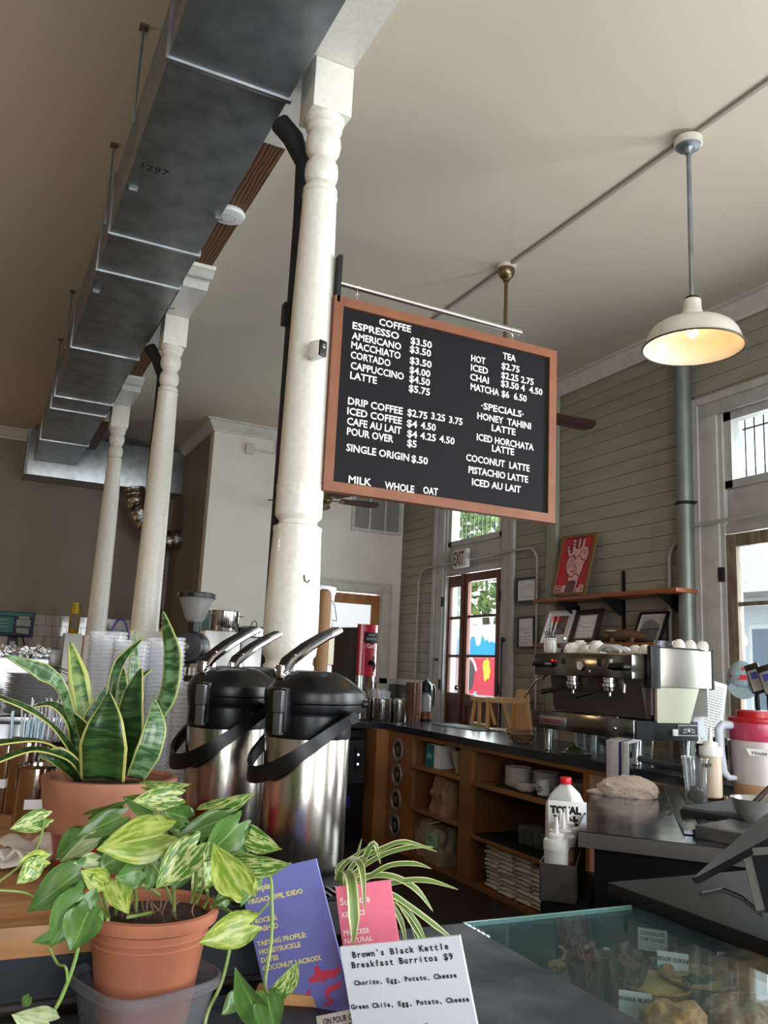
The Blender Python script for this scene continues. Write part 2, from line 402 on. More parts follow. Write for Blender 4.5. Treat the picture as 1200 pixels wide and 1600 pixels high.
# inner door in the far wall
t = thing('door_3', None, None, (4.06, YF, 0)); t['kind'] = 'structure'
MB().box(-.48, -.36, -.03, 0, 0, 2.38, bev=.004).box(.36, .48, -.03, 0, 0, 2.38, bev=.004).box(-.48, .48, -.03, 0, 2.38, 2.50, bev=.004).box(-.50, .50, -.045, 0, 2.485, 2.515).box(.465, .49, -.042, 0, 0, 2.5).build('door_case', m_trim, t)
m_org = M('orange_pine', (150, 96, 48), .45, noise_=5, col2=(176, 120, 70), stretch=(2, 2, .5))
f = MB().box(-.36, -.25, .05, .09, 0, 2.36, bev=.003).box(.25, .36, .05, .09, 0, 2.36, bev=.003).box(-.25, .25, .05, .09, 2.24, 2.36).box(-.25, .25, .05, .09, 0, 1.0)
lf = f.build('door_leaf', m_org, t)
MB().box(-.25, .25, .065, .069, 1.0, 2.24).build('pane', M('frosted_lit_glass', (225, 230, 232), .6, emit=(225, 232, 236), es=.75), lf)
# conduit box on the far wall
t = thing('junction_box', 'cream junction box with surface conduit high on the far wall', 'electrical box', (2.62, YF, 3.92))
MB().box(-.05, .05, -.05, 0, -.06, .06, bev=.004).build('box_body', m_trim, t)
MB().box(.05, .34, -.02, 0, -.012, .012).box(.316, .34, -.02, 0, .012, .16).build('raceway', m_trim, t)
# ================================================================== overhead things
t = thing('air_duct', 'long galvanised rectangular air duct running under the ceiling', 'duct', (.64, 4, 3.75))
MB().box(-.24, .245, -7, 6.55, 0, .34, bev=.003).build('duct_body', m_galv, t)
s_ = [at(265, 90, 'z', 3.75).y, at(178, 365, 'z', 3.75).y, at(158, 422, 'z', 3.75).y, at(114, 542, 'z', 3.75).y, at(88, 618, 'z', 3.75).y, at(81, 637, 'z', 3.75).y, at(65, 686, 'z', 3.75).y]
for y in s_:
    MB().box(-.252, .257, y-4-.012, y-4+.012, -.012, .352, bev=.003).build('duct_seam', m_galv2, t)
for px, py in ((208, 295), (342, 340), (150, 455), (268, 480)):
    p = at(px, py, 'z', 3.75); MB().box(p.x-.64-.02, p.x-.64+.02, p.y-4-.006, p.y-4+.006, -.012, .0).build('duct_clip', m_galv2, t)
MB().text('1297', .07, frame((at(215, 262, 'z', 3.748).x-.64, at(215, 262, 'z', 3.748).y-4, -.0005), (1, 0, 0), (0, -1, 0)), .0005).build('stencil_mark', m_ink, t)
t = thing('air_duct', 'wide galvanised cross duct against the far kitchen wall', 'duct', (1.3, 10.75, 3.5))
z0 = at(40, 740, 'y', 10.6).z
MB().box(-.98, 1.04, -.15, .28, z0-3.5, .62, bev=.004).build('duct_body', m_galv2, t)
for xs in (-.99, -.05): MB().box(xs, xs+.03, -.168, .29, z0-3.5-.008, .628).build('duct_seam', m_galv, t)
fx = [at(x, y, 'y', 10.45) for x, y in ((210, 762), (212, 785), (222, 812), (240, 835), (262, 845), (300, 842))]
pts = []
for i in range(len(fx)-1):
    for k in range(8): pts.append(fx[i].lerp(fx[i+1], k/8))
rs = [.125+.012*math.sin(i*2.2)+.006*math.sin(i*5) for i in range(len(pts))]
tag(MB().tube(pts, rs, 18).build('flexible_duct', m_foil, origin=fx[0], ang=60), 'crinkled silver flexible duct curving below the cross duct', 'duct')
tag(MB().tube([(at(262, 870, 'y', 10.7).x, 10.7, at(262, 870, 'y', 10.7).z), (at(262, 870, 'y', 10.7).x, 10.7, 0)], .035, n=10).build('vent_pipe', M('grey_pipe', (120, 116, 110), .5), origin=at(250, 985, 'y', 10.7)), 'grey vertical pipe below the silver flexible duct', 'pipe')
hr = None
for i, (x, y) in enumerate(((.345, 3.36), (.36, 4.31), (.36, 6.38), (.375, 7.48))):
    lb = ['threaded hanger rod nearest the camera, left of the long duct', 'second hanger rod along the long duct, above the cut seam', 'third hanger rod along the long duct, short and dark', 'farthest hanger rod along the long duct near the kitchen'][i]
    r_ = thing('hanger_rod', lb, 'rod', (x, y, ZC), 0, 'hanger rods of the air duct')
    MB().cyl((0, 0, 0), (0, 0, -.47), .006, n=6).build('rod', m_galv, r_)
    MB().box(-.018, .018, -.018, .018, -.012, 0).build('ceiling_plate', M('rust_brown', (90, 70, 56), .7), r_)
# black insulated pipe into the nearest post
pp = [(.90, 3.05, 3.73), (.95, 3.02, 3.66), (1.0, 3.01, 3.55), (1.0, 3.01, 3.3), (1.0, 3.01, .02)]
t = thing('black_pipe', 'black insulated pipe running down behind the nearest white post', 'pipe', (1.0, 3.01, 0))
MB().tube([local(t, p) for p in pp], [.045, .045, .034, .027, .027], 12).build('pipe_run', m_blackm, t)
MB().box(-.042, -.02, -.02, .02, 2.83, 2.92).build('pipe_clip', m_black, t)
t = thing('black_pipe', 'black pipe running down behind the middle white post', 'pipe', (1.0, 5.93, 0))
MB().tube([(-.09, .05, 3.73), (-.04, .02, 3.64), (0, 0, 3.5), (0, 0, .02)], [.045, .04, .026, .026], 12).build('pipe_run', m_blackm, t)
# disc on the beam
p = at(362, 343, 'z', 3.95)
t = thing('wireless_access_point', 'round white disc access point under the bare wooden beam', 'access point', (p.x-.02, p.y, 3.985))
MB().lathe([(.0, -.034), (.06, -.034), (.088, -.026), (.094, -.014), (.09, 0)], n=40).build('disc', m_plasticw, t)
MB().lathe([(.038, -.0345), (.041, -.0352), (.041, -.0345)], n=32, cap=False).build('ring_mark', M('grey_mark', (150, 150, 155), .5), t)
# conduit along the ceiling
LX = 2.925
tag(MB().box(LX-.012, LX+.012, -4, 6.5, ZC-.016, ZC, bev=.003).build('surface_conduit', M('grey_conduit', (150, 143, 130), .5), origin=(LX, 2, ZC)), 'thin conduit running straight across the ceiling between lamp and fan', 'conduit')
# pendant lamp
m_enamel = M('white_enamel', (196, 190, 178), .35, noise_=10, col2=(206, 200, 188), coat=.3)
t = thing('pendant_lamp', 'hanging white enamel barn lamp glowing warm inside', 'lamp', (LX, 2.75, ZC))
MB().lathe([(.065, -.016), (.07, -.02), (.07, -.05), (.062, -.054)], n=32).build('canopy', m_enamel, t)
MB().lathe([(.06, -.053), (.058, -.062), (.03, -.07), (.02, -.085), (.018, -.1)], n=32).build('canopy_cover', m_galv, t)
MB().cyl((0, 0, -.09), (0, 0, -.90), .0115, n=14).build('rod', m_galv, t)
MB().lathe([(.012, -.86), (.03, -.868), (.032, -.875), (.032, -.885)], n=24).build('rod_collar', m_blackm, t)
shade = [(.033, -.88), (.042, -.885), (.044, -.935), (.047, -.94), (.05, -.95), (.052, -.965), (.066, -.975), (.072, -.982), (.074, -.99), (.12, -.998), (.16, -1.012), (.19, -1.034), (.209, -1.062), (.222, -1.10), (.228, -1.118), (.233, -1.122), (.234, -1.127), (.230, -1.129),
         (.224, -1.122), (.217, -1.10), (.204, -1.065), (.185, -1.038), (.155, -1.017), (.115, -1.004), (.065, -.996)]
MB().lathe(shade, n=64, cap=False).build('lamp_shade', m_enamel, t, fix=True)
MB().lathe([(.234, -1.122), (.237, -1.126), (.234, -1.131), (.228, -1.129)], n=64, cap=False).build('shade_rim', M('rim_dark', (60, 50, 42), .5), t)
MB().lathe([(.045, -.97), (.045, -1.015), (.02, -1.017)], n=20).build('lamp_socket', M('socket_grey', (110, 100, 90), .5), t)
MB().ball((0, 0, -1.045), (.026, .026, .034), 14).build('bulb', M('bulb_glow', (255, 220, 160), .4, emit=(255, 196, 110), es=14), t)
pl = bpy.data.lights.new('lamp_light', 'POINT'); pl.energy = 5; pl.color = (1, .62, .28); pl.shadow_soft_size = .045
po = bpy.data.objects.new('lamp_light', pl); C.objects.link(po); po.location = (LX, 2.75, ZC-1.045)
# ceiling fans
m_blade = M('fan_blade_wood', (46, 24, 22), .45, wave=(3, 3, 'Y'), noise_=4, col2=(60, 32, 28))
def fan(loc, drop, R, ang0, label, n=5):
    t = thing('ceiling_fan', label, 'ceiling fan', loc, 0, 'ceiling fans')
    MB().lathe([(.066, 0), (.066, -.022), (.06, -.024)], n=32).build('ceiling_ring', m_enamel, t)
    MB().lathe([(.055, -.02), (.058, -.035), (.05, -.07), (.03, -.095), (.022, -.1), (.022, -.115), (.013, -.118)], n=28).build('canopy', m_brass, t)
    MB().cyl((0, 0, -.1), (0, 0, -drop+.13), .0125, n=12).build('rod', m_brass, t)
    MB().lathe([(.015, -drop+.16), (.03, -drop+.15), (.045, -drop+.12), (.085, -drop+.1), (.105, -drop+.06), (.105, -drop-.02), (.08, -drop-.05), (.045, -drop-.06), (.045, -drop-.10), (.02, -drop-.115), (0, -drop-.116)], n=32).build('motor_housing', m_brass, t)
    for k in range(n):
        a = ang0+k*2*PI/n
        mm = Matrix.Rotation(a, 4, 'Z') @ Matrix.Translation((0, 0, -drop)) @ Matrix.Rotation(R_(-16), 4, 'X')
        out = [(.2, -.055)]+[(R-.07, -.068), (R-.03, -.06), (R-.008, -.035), (R, 0), (R-.008, .035), (R-.03, .06), (R-.07, .068)]+[(.2, .055), (.185, 0)]
        bl = MB().prism(out, .007, mm @ Matrix.Translation((0, 0, -.0035))).build('fan_blade', m_blade, t)
        MB().prism([(.09, -.012), (.17, -.014), (.22, -.04), (.25, -.035), (.235, 0), (.25, .035), (.22, .04), (.17, .014), (.09, .012)], .006, mm @ Matrix.Translation((0, 0, -.011))).build('blade_iron', m_brass, bl)
fan((LX, 4.35, ZC), 1.0, .74, R_(-1), 'ceiling fan hidden behind the menu board, one dark blade showing', 3)
q0 = at(508, 785, 'z', 3.22)
fan((q0.x-.03, q0.y, ZC), ZC-3.25, .64, R_(-6), 'far ceiling fan below the menu board, beside the nearest white post')
# ------------------------------------------------------------------ menu board
MY = 2.80
cs = [at(522, 460, 'y', MY), at(870, 548, 'y', MY), at(868, 818, 'y', MY), at(507, 765, 'y', MY)]
x0 = (cs[0].x+cs[3].x)/2; x1 = (cs[1].x+cs[2].x)/2; zt = (cs[0].z+cs[1].z)/2; zb = (cs[2].z+cs[3].z)/2
W_, H_ = x1-x0, zt-zb
t = thing('menu_board', 'large black letter board menu in a wooden frame', 'menu board', (x0, MY, zb))
m_frame = M('menu_frame_wood', (116, 68, 42), .55, noise_=9, col2=(130, 80, 50), stretch=(1, 1, 1), detail=6)
fw = .038
f = MB()
f.prism([(0, 0), (W_, 0), (W_-fw, fw), (fw, fw)], .04, frame((0, .04, 0), (1, 0, 0), (0, 0, 1)))
f.prism([(0, H_), (fw, H_-fw), (W_-fw, H_-fw), (W_, H_)], .04, frame((0, .04, 0), (1, 0, 0), (0, 0, 1)))
f.prism([(0, 0), (fw, fw), (fw, H_-fw), (0, H_)], .04, frame((0, .04, 0), (1, 0, 0), (0, 0, 1)))
f.prism([(W_, 0), (W_, H_), (W_-fw, H_-fw), (W_-fw, fw)], .04, frame((0, .04, 0), (1, 0, 0), (0, 0, 1)))
f.build('board_frame', m_frame, t, ang=20)
MB().box(fw-.005, W_-fw+.005, .012, .036, fw-.005, H_-fw+.005).build('letter_panel', M('letter_panel_black', (14, 14, 17), .7, spec=.25), t)
tx = MB()
def fit(mb, s, a, b, cap, y=.0115, sc=2.4, ox=400, oy=400, bold=.0007):
    p = at(ox+a[0]/sc, oy+a[1]/sc, 'y', MY+y); q = at(ox+b[0]/sc, oy+b[1]/sc, 'y', MY+y)
    b2 = MB(); b2.text(s, 1, Matrix.Identity(4), .0)
    wd = max(v.co.x for v in b2.bm.verts)-min(v.co.x for v in b2.bm.verts); mn = min(v.co.x for v in b2.bm.verts); b2.bm.free()
    size = cap/.72; k = (q-p).length/(wd*size)
    mb.text(s, size, frame((p.x-x0-mn*size*k, y, p.z-zb), (1, 0, 0), (0, 0, 1)), .002, bold, sx=k)
ML = """COFFEE|462,258|580,285;ESPRESSO|362,272|535,312;$3.50|580,328|658,343;AMERICANO|360,310|543,350;$3.50|577,360|655,375;MACCHIATO|357,345|541,386;$3.50|577,402|657,417;CORTADO|355,382|503,414;$4.00|576,438|652,453;CAPPUCCINO|355,422|553,466;$4.50|575,471|651,486;LATTE|353,459|452,480;$5.75|573,507|651,522
DRIP COFFEE|345,555|549,591;$2.75|568,598|641,611;3.25|657,611|708,621;3.75|724,625|773,635;ICED COFFEE|342,593|546,630;$4|566,638|603,644;4.50|618,646|673,656;CAFE AU LAIT|341,631|544,669;$4|567,677|603,683;4.25|616,685|673,696;4.50|688,697|743,708;POUR OVER|341,669|513,699;$5|567,713|601,718;SINGLE ORIGIN|339,730|573,770;$.50|583,772|643,782
MILK|347,850|430,861;WHOLE|483,872|592,887;OAT|627,890|681,898;TEA|926,385|973,394;HOT|807,394|859,403;$2.75|921,422|987,434;ICED|806,429|869,441;$2.25 2.75|920,457|1040,479;CHAI|803,464|872,476;$3.50 4  4.50|919,488|1073,518;MATCHA|805,501|910,522;$6  6.50|921,527|1014,544
·SPECIALS·|845,573|1003,599;HONEY  TAHINI|830,610|1030,648;LATTE|884,655|972,671;ICED HORCHATA|828,690|1040,731;LATTE|885,732|967,746;COCONUT  LATTE|788,767|1025,800;PISTACHIO LATTE|797,813|1019,852;ICED AU LAIT|810,859|992,886"""
for it in ML.replace('\n', ';').split(';'):
    s, a, b = it.split('|'); fit(tx, s, eval('('+a+')'), eval('('+b+')'), .0290)
tx.build('menu_lettering', M('letters_white', (236, 236, 232), .5), t, smooth=False, fix=False)
t = thing('hanging_rail', 'steel tube rail holding up the menu board from the white post', 'rail', (1.12, MY+.02, at(522, 436, 'y', MY).z))
dz = at(818, 517, 'y', MY).z-at(522, 436, 'y', MY).z; L = at(818, 517, 'y', MY).x-1.12
MB().tube([(0, 0, 0), (L, 0, dz)], .0115, 16).build('tube', m_steel, t)
MB().box(-.018, .0, -.02, .02, -.09, .11, bev=.003).build('post_plate', m_blackm, t)
for k in (.075, L-.045):
    c = MB(); zz = dz*k/L
    for j in range(3): c.tube([(k+.006*math.cos(a)*(1 if j % 2 else .3), .006*math.cos(a)*(0 if j % 2 else 1), zz-.02-j*.014+.010*math.sin(a)) for a in [i*PI/5 for i in range(11)]], .0018, 5)
    c.lathe([(.0135, -.008), (.0135, .008)], m=Matrix.Translation((k, 0, zz)) @ Matrix.Rotation(PI/2, 4, 'Y'), n=16)
    c.build('chain_link', m_steel, t)
# camera and hook on the nearest post
p = at(495, 547, 'y', 2.76)
t = thing('security_camera', 'small white and black camera on the nearest white post', 'camera', (p.x, 2.76, p.z), R_(24))
MB().box(-.022, .022, -.03, .03, -.034, .034, bev=.014).build('camera_body', m_plasticw, t)
MB().box(-.018, .018, -.036, -.024, -.031, .031, bev=.006).build('camera_face', m_black, t)
MB().lathe([(.009, 0), (.009, .003), (.006, .004), (0, .004)], m=frame((0, -.036, .008), (1, 0, 0), (0, 0, 1)), n=16).build('lens', m_mirror, t)
MB().cyl((0, .02, 0), (0, .06, -.01), .01).build('mount_arm', m_plasticw, t)
p = at(474, 905, 'y', 2.80)
tag(MB().tube([Vector(q)+Vector((p.x-.004, 2.795, p.z)) for q in ((0, .01, .012), (0, -.012, .012), (.001, -.016, -.006), (.008, -.03, -.014), (.014, -.032, -.004))], .0025, 6).build('coat_hook', m_blackm, origin=(p.x, 2.79, p.z)), 'small dark metal hook screwed into the nearest white post', 'hook')
# ------------------------------------------------------------------ things on the street wall
def pipe_run(name, pts, r, mat_, label, cat='conduit', group=None):
    o = MB().tube(pts, r, 12).build(name, mat_, origin=pts[0]); return tag(o, label, cat, group)
xc = XW-.03
m_cond = M('painted_conduit', (160, 157, 146), .4)
bend = lambda c, r, a0, a1, n=6: [(xc, c[0]+r*math.cos(a0+(a1-a0)*i/n), c[1]+r*math.sin(a0+(a1-a0)*i/n)) for i in range(n+1)]
pipe_run('wall_conduit', [(xc, 8.6, .5)]+bend((8.45, 2.5), .15, 0, PI/2)+[(xc-.03, 8.3, 2.655), (xc-.03, 7.75, 2.66)], .013, m_cond, 'conduit running up and over to the left of the exit sign')
pipe_run('wall_conduit', [(xc-.03, 7.4, 2.665), (xc-.03, 6.7, 2.675)]+bend((6.44, 2.53), .15, PI/2, PI)+[(xc, 6.29, .5)], .013, m_cond, 'conduit bending down to the right of the exit sign')
pipe_run('wall_conduit', [(xc, 4.64, .5)]+bend((4.52, 2.4), .12, 0, PI/2)[0:]+[(xc, 4.45, 2.52)], .016, m_cond, 'conduit behind the shelves bending into the galvanised pipe')
pipe_run('wall_conduit', [(xc-.03, 4.40, 2.62), (xc-.03, 2.4, 2.64)], .013, m_cond, 'conduit crossing the casing above the right street door')
pipe_run('drain_pipe', [(XW-.075, 4.43, 0), (XW-.075, 4.43, 4.06)], .062, M('dull_galvanised', (130, 135, 128), .45, .55, noise_=6, col2=(116, 122, 114)), 'thick galvanised pipe up the sage wall beside the street door', 'pipe')
o = MB().lathe([(.064, 0), (.068, .003), (.068, .022), (.064, .025)], (XW-.075, 4.43, 2.78), n=24).box(XW-.09, XW, 4.34, 4.37, 2.785, 2.80).build('pipe_strap', m_blackm, origin=(XW-.075, 4.43, 2.78)); tag(o, 'dark strap clamped around the thick galvanised pipe', 'pipe strap')
tag(MB().box(XW-.05, XW, 5.99, 6.14, 0, 4.07, bev=.02).build('pipe_chase', M('sage_strip', (140, 141, 127), .5), origin=(XW, 6.06, 0)), 'vertical sage painted chase running up behind the red poster', 'pipe')
# exit sign
t = thing('exit_sign', 'EXIT sign with dark red letters over the exit door', 'sign', (XW-.05, 7.57, 2.585))
MB().box(-.055, .0, -.14, .14, 0, .20, bev=.018).build('sign_box', M('sign_white', (205, 203, 194), .4), t)
MB().text('EXIT', .205, frame((-.0562, .118, .030), (0, -1, 0), (0, 0, 1)), .002, .003, sx=.50).build('sign_letters', M('exit_red', (112, 34, 40), .5), t, smooth=False, fix=False)
MB().ball((-.03, -.15, .12), (.03, .022, .03), 12).build('emergency_lamp', m_clear, t)
def picture(name, label, cat, tl, tr, br, bl, fw, fm, pm, deco=None, group=None, th=.02, matw=0):
    """framed picture from its four corners (world points); local x to the right, y up"""
    tl, tr, br, bl = map(Vector, (tl, tr, br, bl))
    w = ((tr-tl).length+(br-bl).length)/2; h = ((tl-bl).length+(tr-br).length)/2
    m0 = frame(bl, (br-bl), ((tl-bl)+(tr-br)))
    t = bpy.data.objects.new(name, None); C.objects.link(t); t.matrix_world = m0; t.empty_display_size = .05
    tag(t, label, cat, group)
    f = MB()
    for q in ([(0, 0), (w, 0), (w-fw, fw), (fw, fw)], [(0, h), (fw, h-fw), (w-fw, h-fw), (w, h)], [(0, 0), (fw, fw), (fw, h-fw), (0, h)], [(w, 0), (w, h), (w-fw, h-fw), (w-fw, fw)]):
        f.prism(q, th)
    f.build('picture_frame', fm, t, ang=20)
    MB().box(fw-.002, w-fw+.002, fw-.002, h-fw+.002, .002, th*.45).build('picture_sheet', pm, t)
    if deco: deco(t, w, h, th*.45+.0006)
    return t
def lines(rows, mat_=m_ink, nm='printed_text'):
    """rows: (y fraction, x0, x1, thickness) drawn as fine print"""
    def d(t, w, h, z):
        b = MB(); rnd = random.Random(len(rows))
        for y, xa, xb, th in rows:
            x = xa
            while x < xb:
                l = rnd.uniform(.03, .09); b.box(x*w, min(x+l, xb)*w, y*h-th/2, y*h+th/2, z, z+.0004); x += l+.02
        b.build(nm, mat_, t)
    return d
# ================================================================== outside the street doors
struct('ground_outside', MB().box(XW+.16, 40, -12, 40, -.3, -.02), M('street_concrete', (168, 164, 156), .8, noise_=2, col2=(150, 146, 138)))
t = thing('mural_wall', 'red painted mural wall with blue band seen through the exit door', 'wall mural', (9, 14.6, 0))
MB().box(0, .15, -2.2, 2.4, -.02, 2.42).build('wall_slab', M('mural_white', (226, 226, 222), .7), t)
m_mr = M('mural_red', (206, 44, 66), .7); m_mb = M('mural_blue', (30, 150, 210), .7)
MB().box(-.012, 0, -2.2, 2.4, 0, 1.80).build('red_field', m_mr, t)
b = [(-2.2, 1.80), (2.4, 1.80)]; rnd = random.Random(3); k = 60
for i in range(k+1):
    b.append((2.4-4.6*i/k, 2.10+rnd.uniform(-.12, .12)))
MB().prism(b, .014, frame((-.001, 0, 0), (0, 1, 0), (0, 0, 1)) @ Matrix.Scale(-1, 4, (0, 0, 1))).build('blue_band', m_mb, t)
def blob(c, rx, ry, n=18, j=.2, sd=1):
    r = random.Random(sd); return [(c[0]+rx*(1+r.uniform(-j, j))*math.cos(2*PI*i/n), c[1]+ry*(1+r.uniform(-j, j))*math.sin(2*PI*i/n)) for i in range(n)]
mm_ = frame((-.0125, 0, 0), (0, -1, 0), (0, 0, 1))
MB().prism(blob((.12, 1.42), .30, .34, j=.06), .002, mm_).build('dark_patch', M('mural_dark', (60, 62, 70), .7), t)
MB().prism(blob((.02, 1.40), .19, .26, j=.14, sd=5), .004, mm_).build('pale_patch', M('mural_pale', (222, 224, 220), .7), t)
MB().prism(blob((.84, 1.55), .12, .22, sd=2), .003, mm_).build('yellow_patch', M('mural_yellow', (240, 214, 50), .7), t)
MB().prism(blob((.46, 1.0), .07, .14, sd=4), .003, mm_).build('blue_patch', M('mural_sky', (130, 190, 220), .7), t)
MB().prism([(.1+.42*math.cos(a), 1.42+.42*math.sin(a)) for a in [R_(x) for x in range(15, 100, 6)]]+[(.1+.36*math.cos(a), 1.42+.36*math.sin(a)) for a in [R_(x) for x in range(99, 14, -6)]], .003, mm_).build('white_arc', M('mural_white', (226, 226, 222), .7), t)
m_leafo = M('street_tree_leaves', (70, 96, 44), .7, noise_=6, col2=(160, 184, 96))
for (tx_, ty, tz, R, lb) in ((11.5, 17.6, 4.4, 2.2, 'leafy green street tree seen through the exit door'), (14.5, 24.5, 6.5, 4.2, 'taller street tree seen through the transom over the exit door')):
    t = thing('street_tree', lb, 'tree', (tx_, ty, 0), 0)
    MB().tube([(0, 0, -.02), (.1, 0, tz*.4), (-.1, .1, tz*.8)], [.16, .12, .08], 10).build('trunk', M('bark', (92, 76, 62), .8), t)
    cr = MB(); rnd = random.Random(int(R*10))
    for i in range(900):
        v = Vector((rnd.gauss(0, 1), rnd.gauss(0, 1), rnd.gauss(0, 1))).normalized()*R*rnd.uniform(.5, 1); v.z *= .85; v.z += tz
        s_ = rnd.uniform(.12, .26); q = Matrix.Translation(v) @ Matrix.Rotation(rnd.uniform(0, 6), 4, Vector((rnd.gauss(0, 1), rnd.gauss(0, 1), rnd.gauss(0, 1)+.01)).normalized())
        cr.add([(-s_, 0, 0), (0, -s_*.5, .03), (s_, 0, 0), (0, s_*.5, .03)], [(0, 1, 2, 3)], q)
    cr.build('foliage', m_leafo, t, smooth=False)
t = thing('neighbouring_house', 'pale house with big roof seen through the right street door', 'house', (13, 10.6, 0))
MB().box(0, 6, -5, 3.5, -.02, 3.2).build('house_wall', M('house_siding', (196, 200, 206), .7, wave=(9, .2, 'Z'), noise_=3, col2=(214, 218, 222)), t)
MB().prism([(-.9, 3.1), (7, 3.1), (3.2, 6.6)], 9.6, frame((0, 4.2, 0), (1, 0, 0), (0, 0, 1))).build('roof', M('house_roof_shingle', (168, 162, 160), .8, noise_=16, col2=(198, 194, 192), stretch=(1, .3, 3)), t)
for y in (-3.2, -1.2, .1, 1.6):
    w_ = MB().box(-.04, 0, y-.3, y+.3, 1.0, 2.6).build('window_casing', M('mural_white', (226, 226, 222), .7), t)
    MB().box(-.06, -.035, y-.22, y+.22, 1.08, 2.52).build('pane', M('house_window', (112, 124, 140), .3), w_)
tag(MB().lathe([(.10, -.02), (.10, .1), (.075, .14), (.07, 3.6), (.1, 3.66), (.1, 3.8)], n=20).build('gallery_column', M('gallery_paint', (196, 206, 210), .6), origin=(0, 0, 0)), 'pale blue grey gallery column just outside the right street door', 'column').location = (6.1, 5.32, 0)
# ================================================================== shelves on the street wall
def board_shelf(z, y0, y1, label):
    t = thing('wall_shelf', label, 'shelf', (4.42, (y0+y1)/2, z)); h = (y1-y0)/2
    MB().box(0, .235, -h, h, 0, .03, bev=.003).build('shelf_board', m_wood, t)
    for y in (5.72, 5.16, 4.56):
        yy = y-(y0+y1)/2
        MB().prism([(.02, 0), (.232, 0), (.232, -.13), (.215, -.13), (.03, -.012)], .014, frame((0, yy+.007, 0), (1, 0, 0), (0, 0, 1))).build('bracket', m_dark, t)
    return t
ZA, ZB = 2.126, 1.742
board_shelf(ZA, 4.36, 6.05, 'upper reddish wood shelf holding the red poster')
board_shelf(ZB, 4.50, 6.04, 'lower reddish wood shelf behind the coffee machine')
for i, y in enumerate((5.72, 5.16, 4.56)):
    tag(MB().box(XW-.014, XW-.001, y-.014, y+.014, 1.55, 2.10+(.26 if i else 0)).build('shelf_rail', m_dark, origin=(XW-.01, y, 1.6)), ['black shelf standard farthest left, ending under the upper shelf', 'black shelf standard in the middle of the two shelves', 'black shelf standard nearest the galvanised pipe'][i], 'shelf rail', 'black shelf standards')
m_gold = M('gilded_frame', (110, 84, 46), .5, .3, noise_=90, bump=.4, col2=(132, 104, 60))
m_pr = M('poster_red', (186, 42, 58), .6)
def poster(t, w, h, z):
    m_pk = M('poster_pink', (214, 160, 158), .6)
    P = lambda pts: [(x*w, y*h) for x, y in pts]
    b = MB()
    b.prism(P([(.07, .05), (.93, .05), (.93, .17), (.77, .18), (.77, .13), (.40, .14), (.40, .17), (.07, .17)]), .0006, Matrix.Translation((0, 0, z)))
    hand = [(.40, .05), (.40, .33), (.28, .42), (.26, .55), (.30, .62), (.24, .70), (.19, .78), (.22, .84), (.28, .80), (.33, .70), (.37, .70), (.35, .80), (.33, .90), (.38, .94), (.44, .90), (.45, .78), (.50, .76), (.50, .90), (.54, .96), (.58, .90), (.57, .78), (.61, .78), (.62, .90), (.67, .95), (.71, .90), (.70, .80), (.82, .78), (.87, .68), (.84, .56), (.78, .50), (.77, .40), (.72, .30), (.70, .05)]
    b.prism(P(hand), .0008, Matrix.Translation((0, 0, z)))
    b.build('pink_hand', m_pk, t)
    k = MB()
    def ln(pts, th=.0045, cl=False):
        k.tube([(x*w, y*h, z+.001) for x, y in pts]+([(pts[0][0]*w, pts[0][1]*h, z+.001)] if cl else []), th, 5, flat=.2)
    ln(hand)
    ln([(.30, .62), (.42, .66), (.52, .60), (.60, .66), (.70, .58), (.84, .56)]); ln([(.40, .33), (.50, .30), (.58, .36), (.70, .32)])
    ln([(.30, .42), (.38, .54), (.42, .46), (.48, .56), (.52, .44)]); ln([(.40, .55), (.46, .68), (.50, .58)]); ln([(.62, .68), (.70, .76), (.74, .66), (.78, .74)])
    ln([(.55, .5), (.6, .42), (.52, .38), (.44, .40)]); ln([(.5, .76), (.57, .78)]); ln([(.35, .82), (.44, .82)]); ln([(.34, .87), (.44, .87)]); ln([(.24, .78), (.3, .76)])
    for i in range(7): ln([(.42+.035*i, .06), (.44+.035*i, .20), (.43+.03*i, .24)], .006)
    k.text('HAND', .030, Matrix.Translation((.11*w, .125*h, z+.0008)), .0006, .0006, sx=.9)
    k.text('MISSARS', .030, Matrix.Translation((.10*w, .07*h, z+.0008)), .0006, .0006, sx=.7)
    k.ball((.85*w, .10*h, z+.0005), (.008, .010, .001), 8)
    k.build('ink_drawing', m_ink, t, fix=False)
picture('framed_poster', 'red framed poster of a line drawn hand leaning on the upper shelf', 'poster', at(877, 840, 'x', 4.62), at(931, 833, 'x', 4.62), at(914, 931, 'x', 4.50), at(862, 932, 'x', 4.50), .028, m_gold, m_pr, poster)
cert1 = lines([(.86, .15, .35, .004), (.84, .68, .9, .004), (.78, .15, .33, .003), (.68, .3, .75, .005), (.58, .12, .88, .004), (.5, .2, .35, .003), (.45, .2, .34, .003), (.4, .2, .36, .003), (.5, .7, .85, .003), (.45, .7, .84, .003), (.3, .25, .6, .003), (.22, .15, .85, .003)], M('faint_ink', (110, 110, 112), .7))
cert2 = lines([(.62, .15, .85, .003), (.56, .1, .35, .004), (.5, .3, .7, .005), (.47, .4, .6, .004), (.38, .1, .8, .003), (.28, .2, .7, .003), (.2, .15, .8, .003), (.14, .2, .6, .003)], M('faint_ink', (110, 110, 112), .7))
Xp = XW-.02
picture('framed_certificate', 'upper black framed certificate beside the exit door', 'certificate', at(808, 904, 'x', Xp), at(840, 901, 'x', Xp), at(840, 941, 'x', Xp), at(808, 943, 'x', Xp), .022, m_black, m_paper, cert1, 'black framed certificates')
picture('framed_certificate', 'lower black framed certificate beside the exit door', 'certificate', at(809, 964, 'x', Xp), at(835.5, 963, 'x', Xp), at(836.5, 1013, 'x', Xp), at(810, 1013.5, 'x', Xp), .018, m_black, m_paper, cert2, 'black framed certificates')
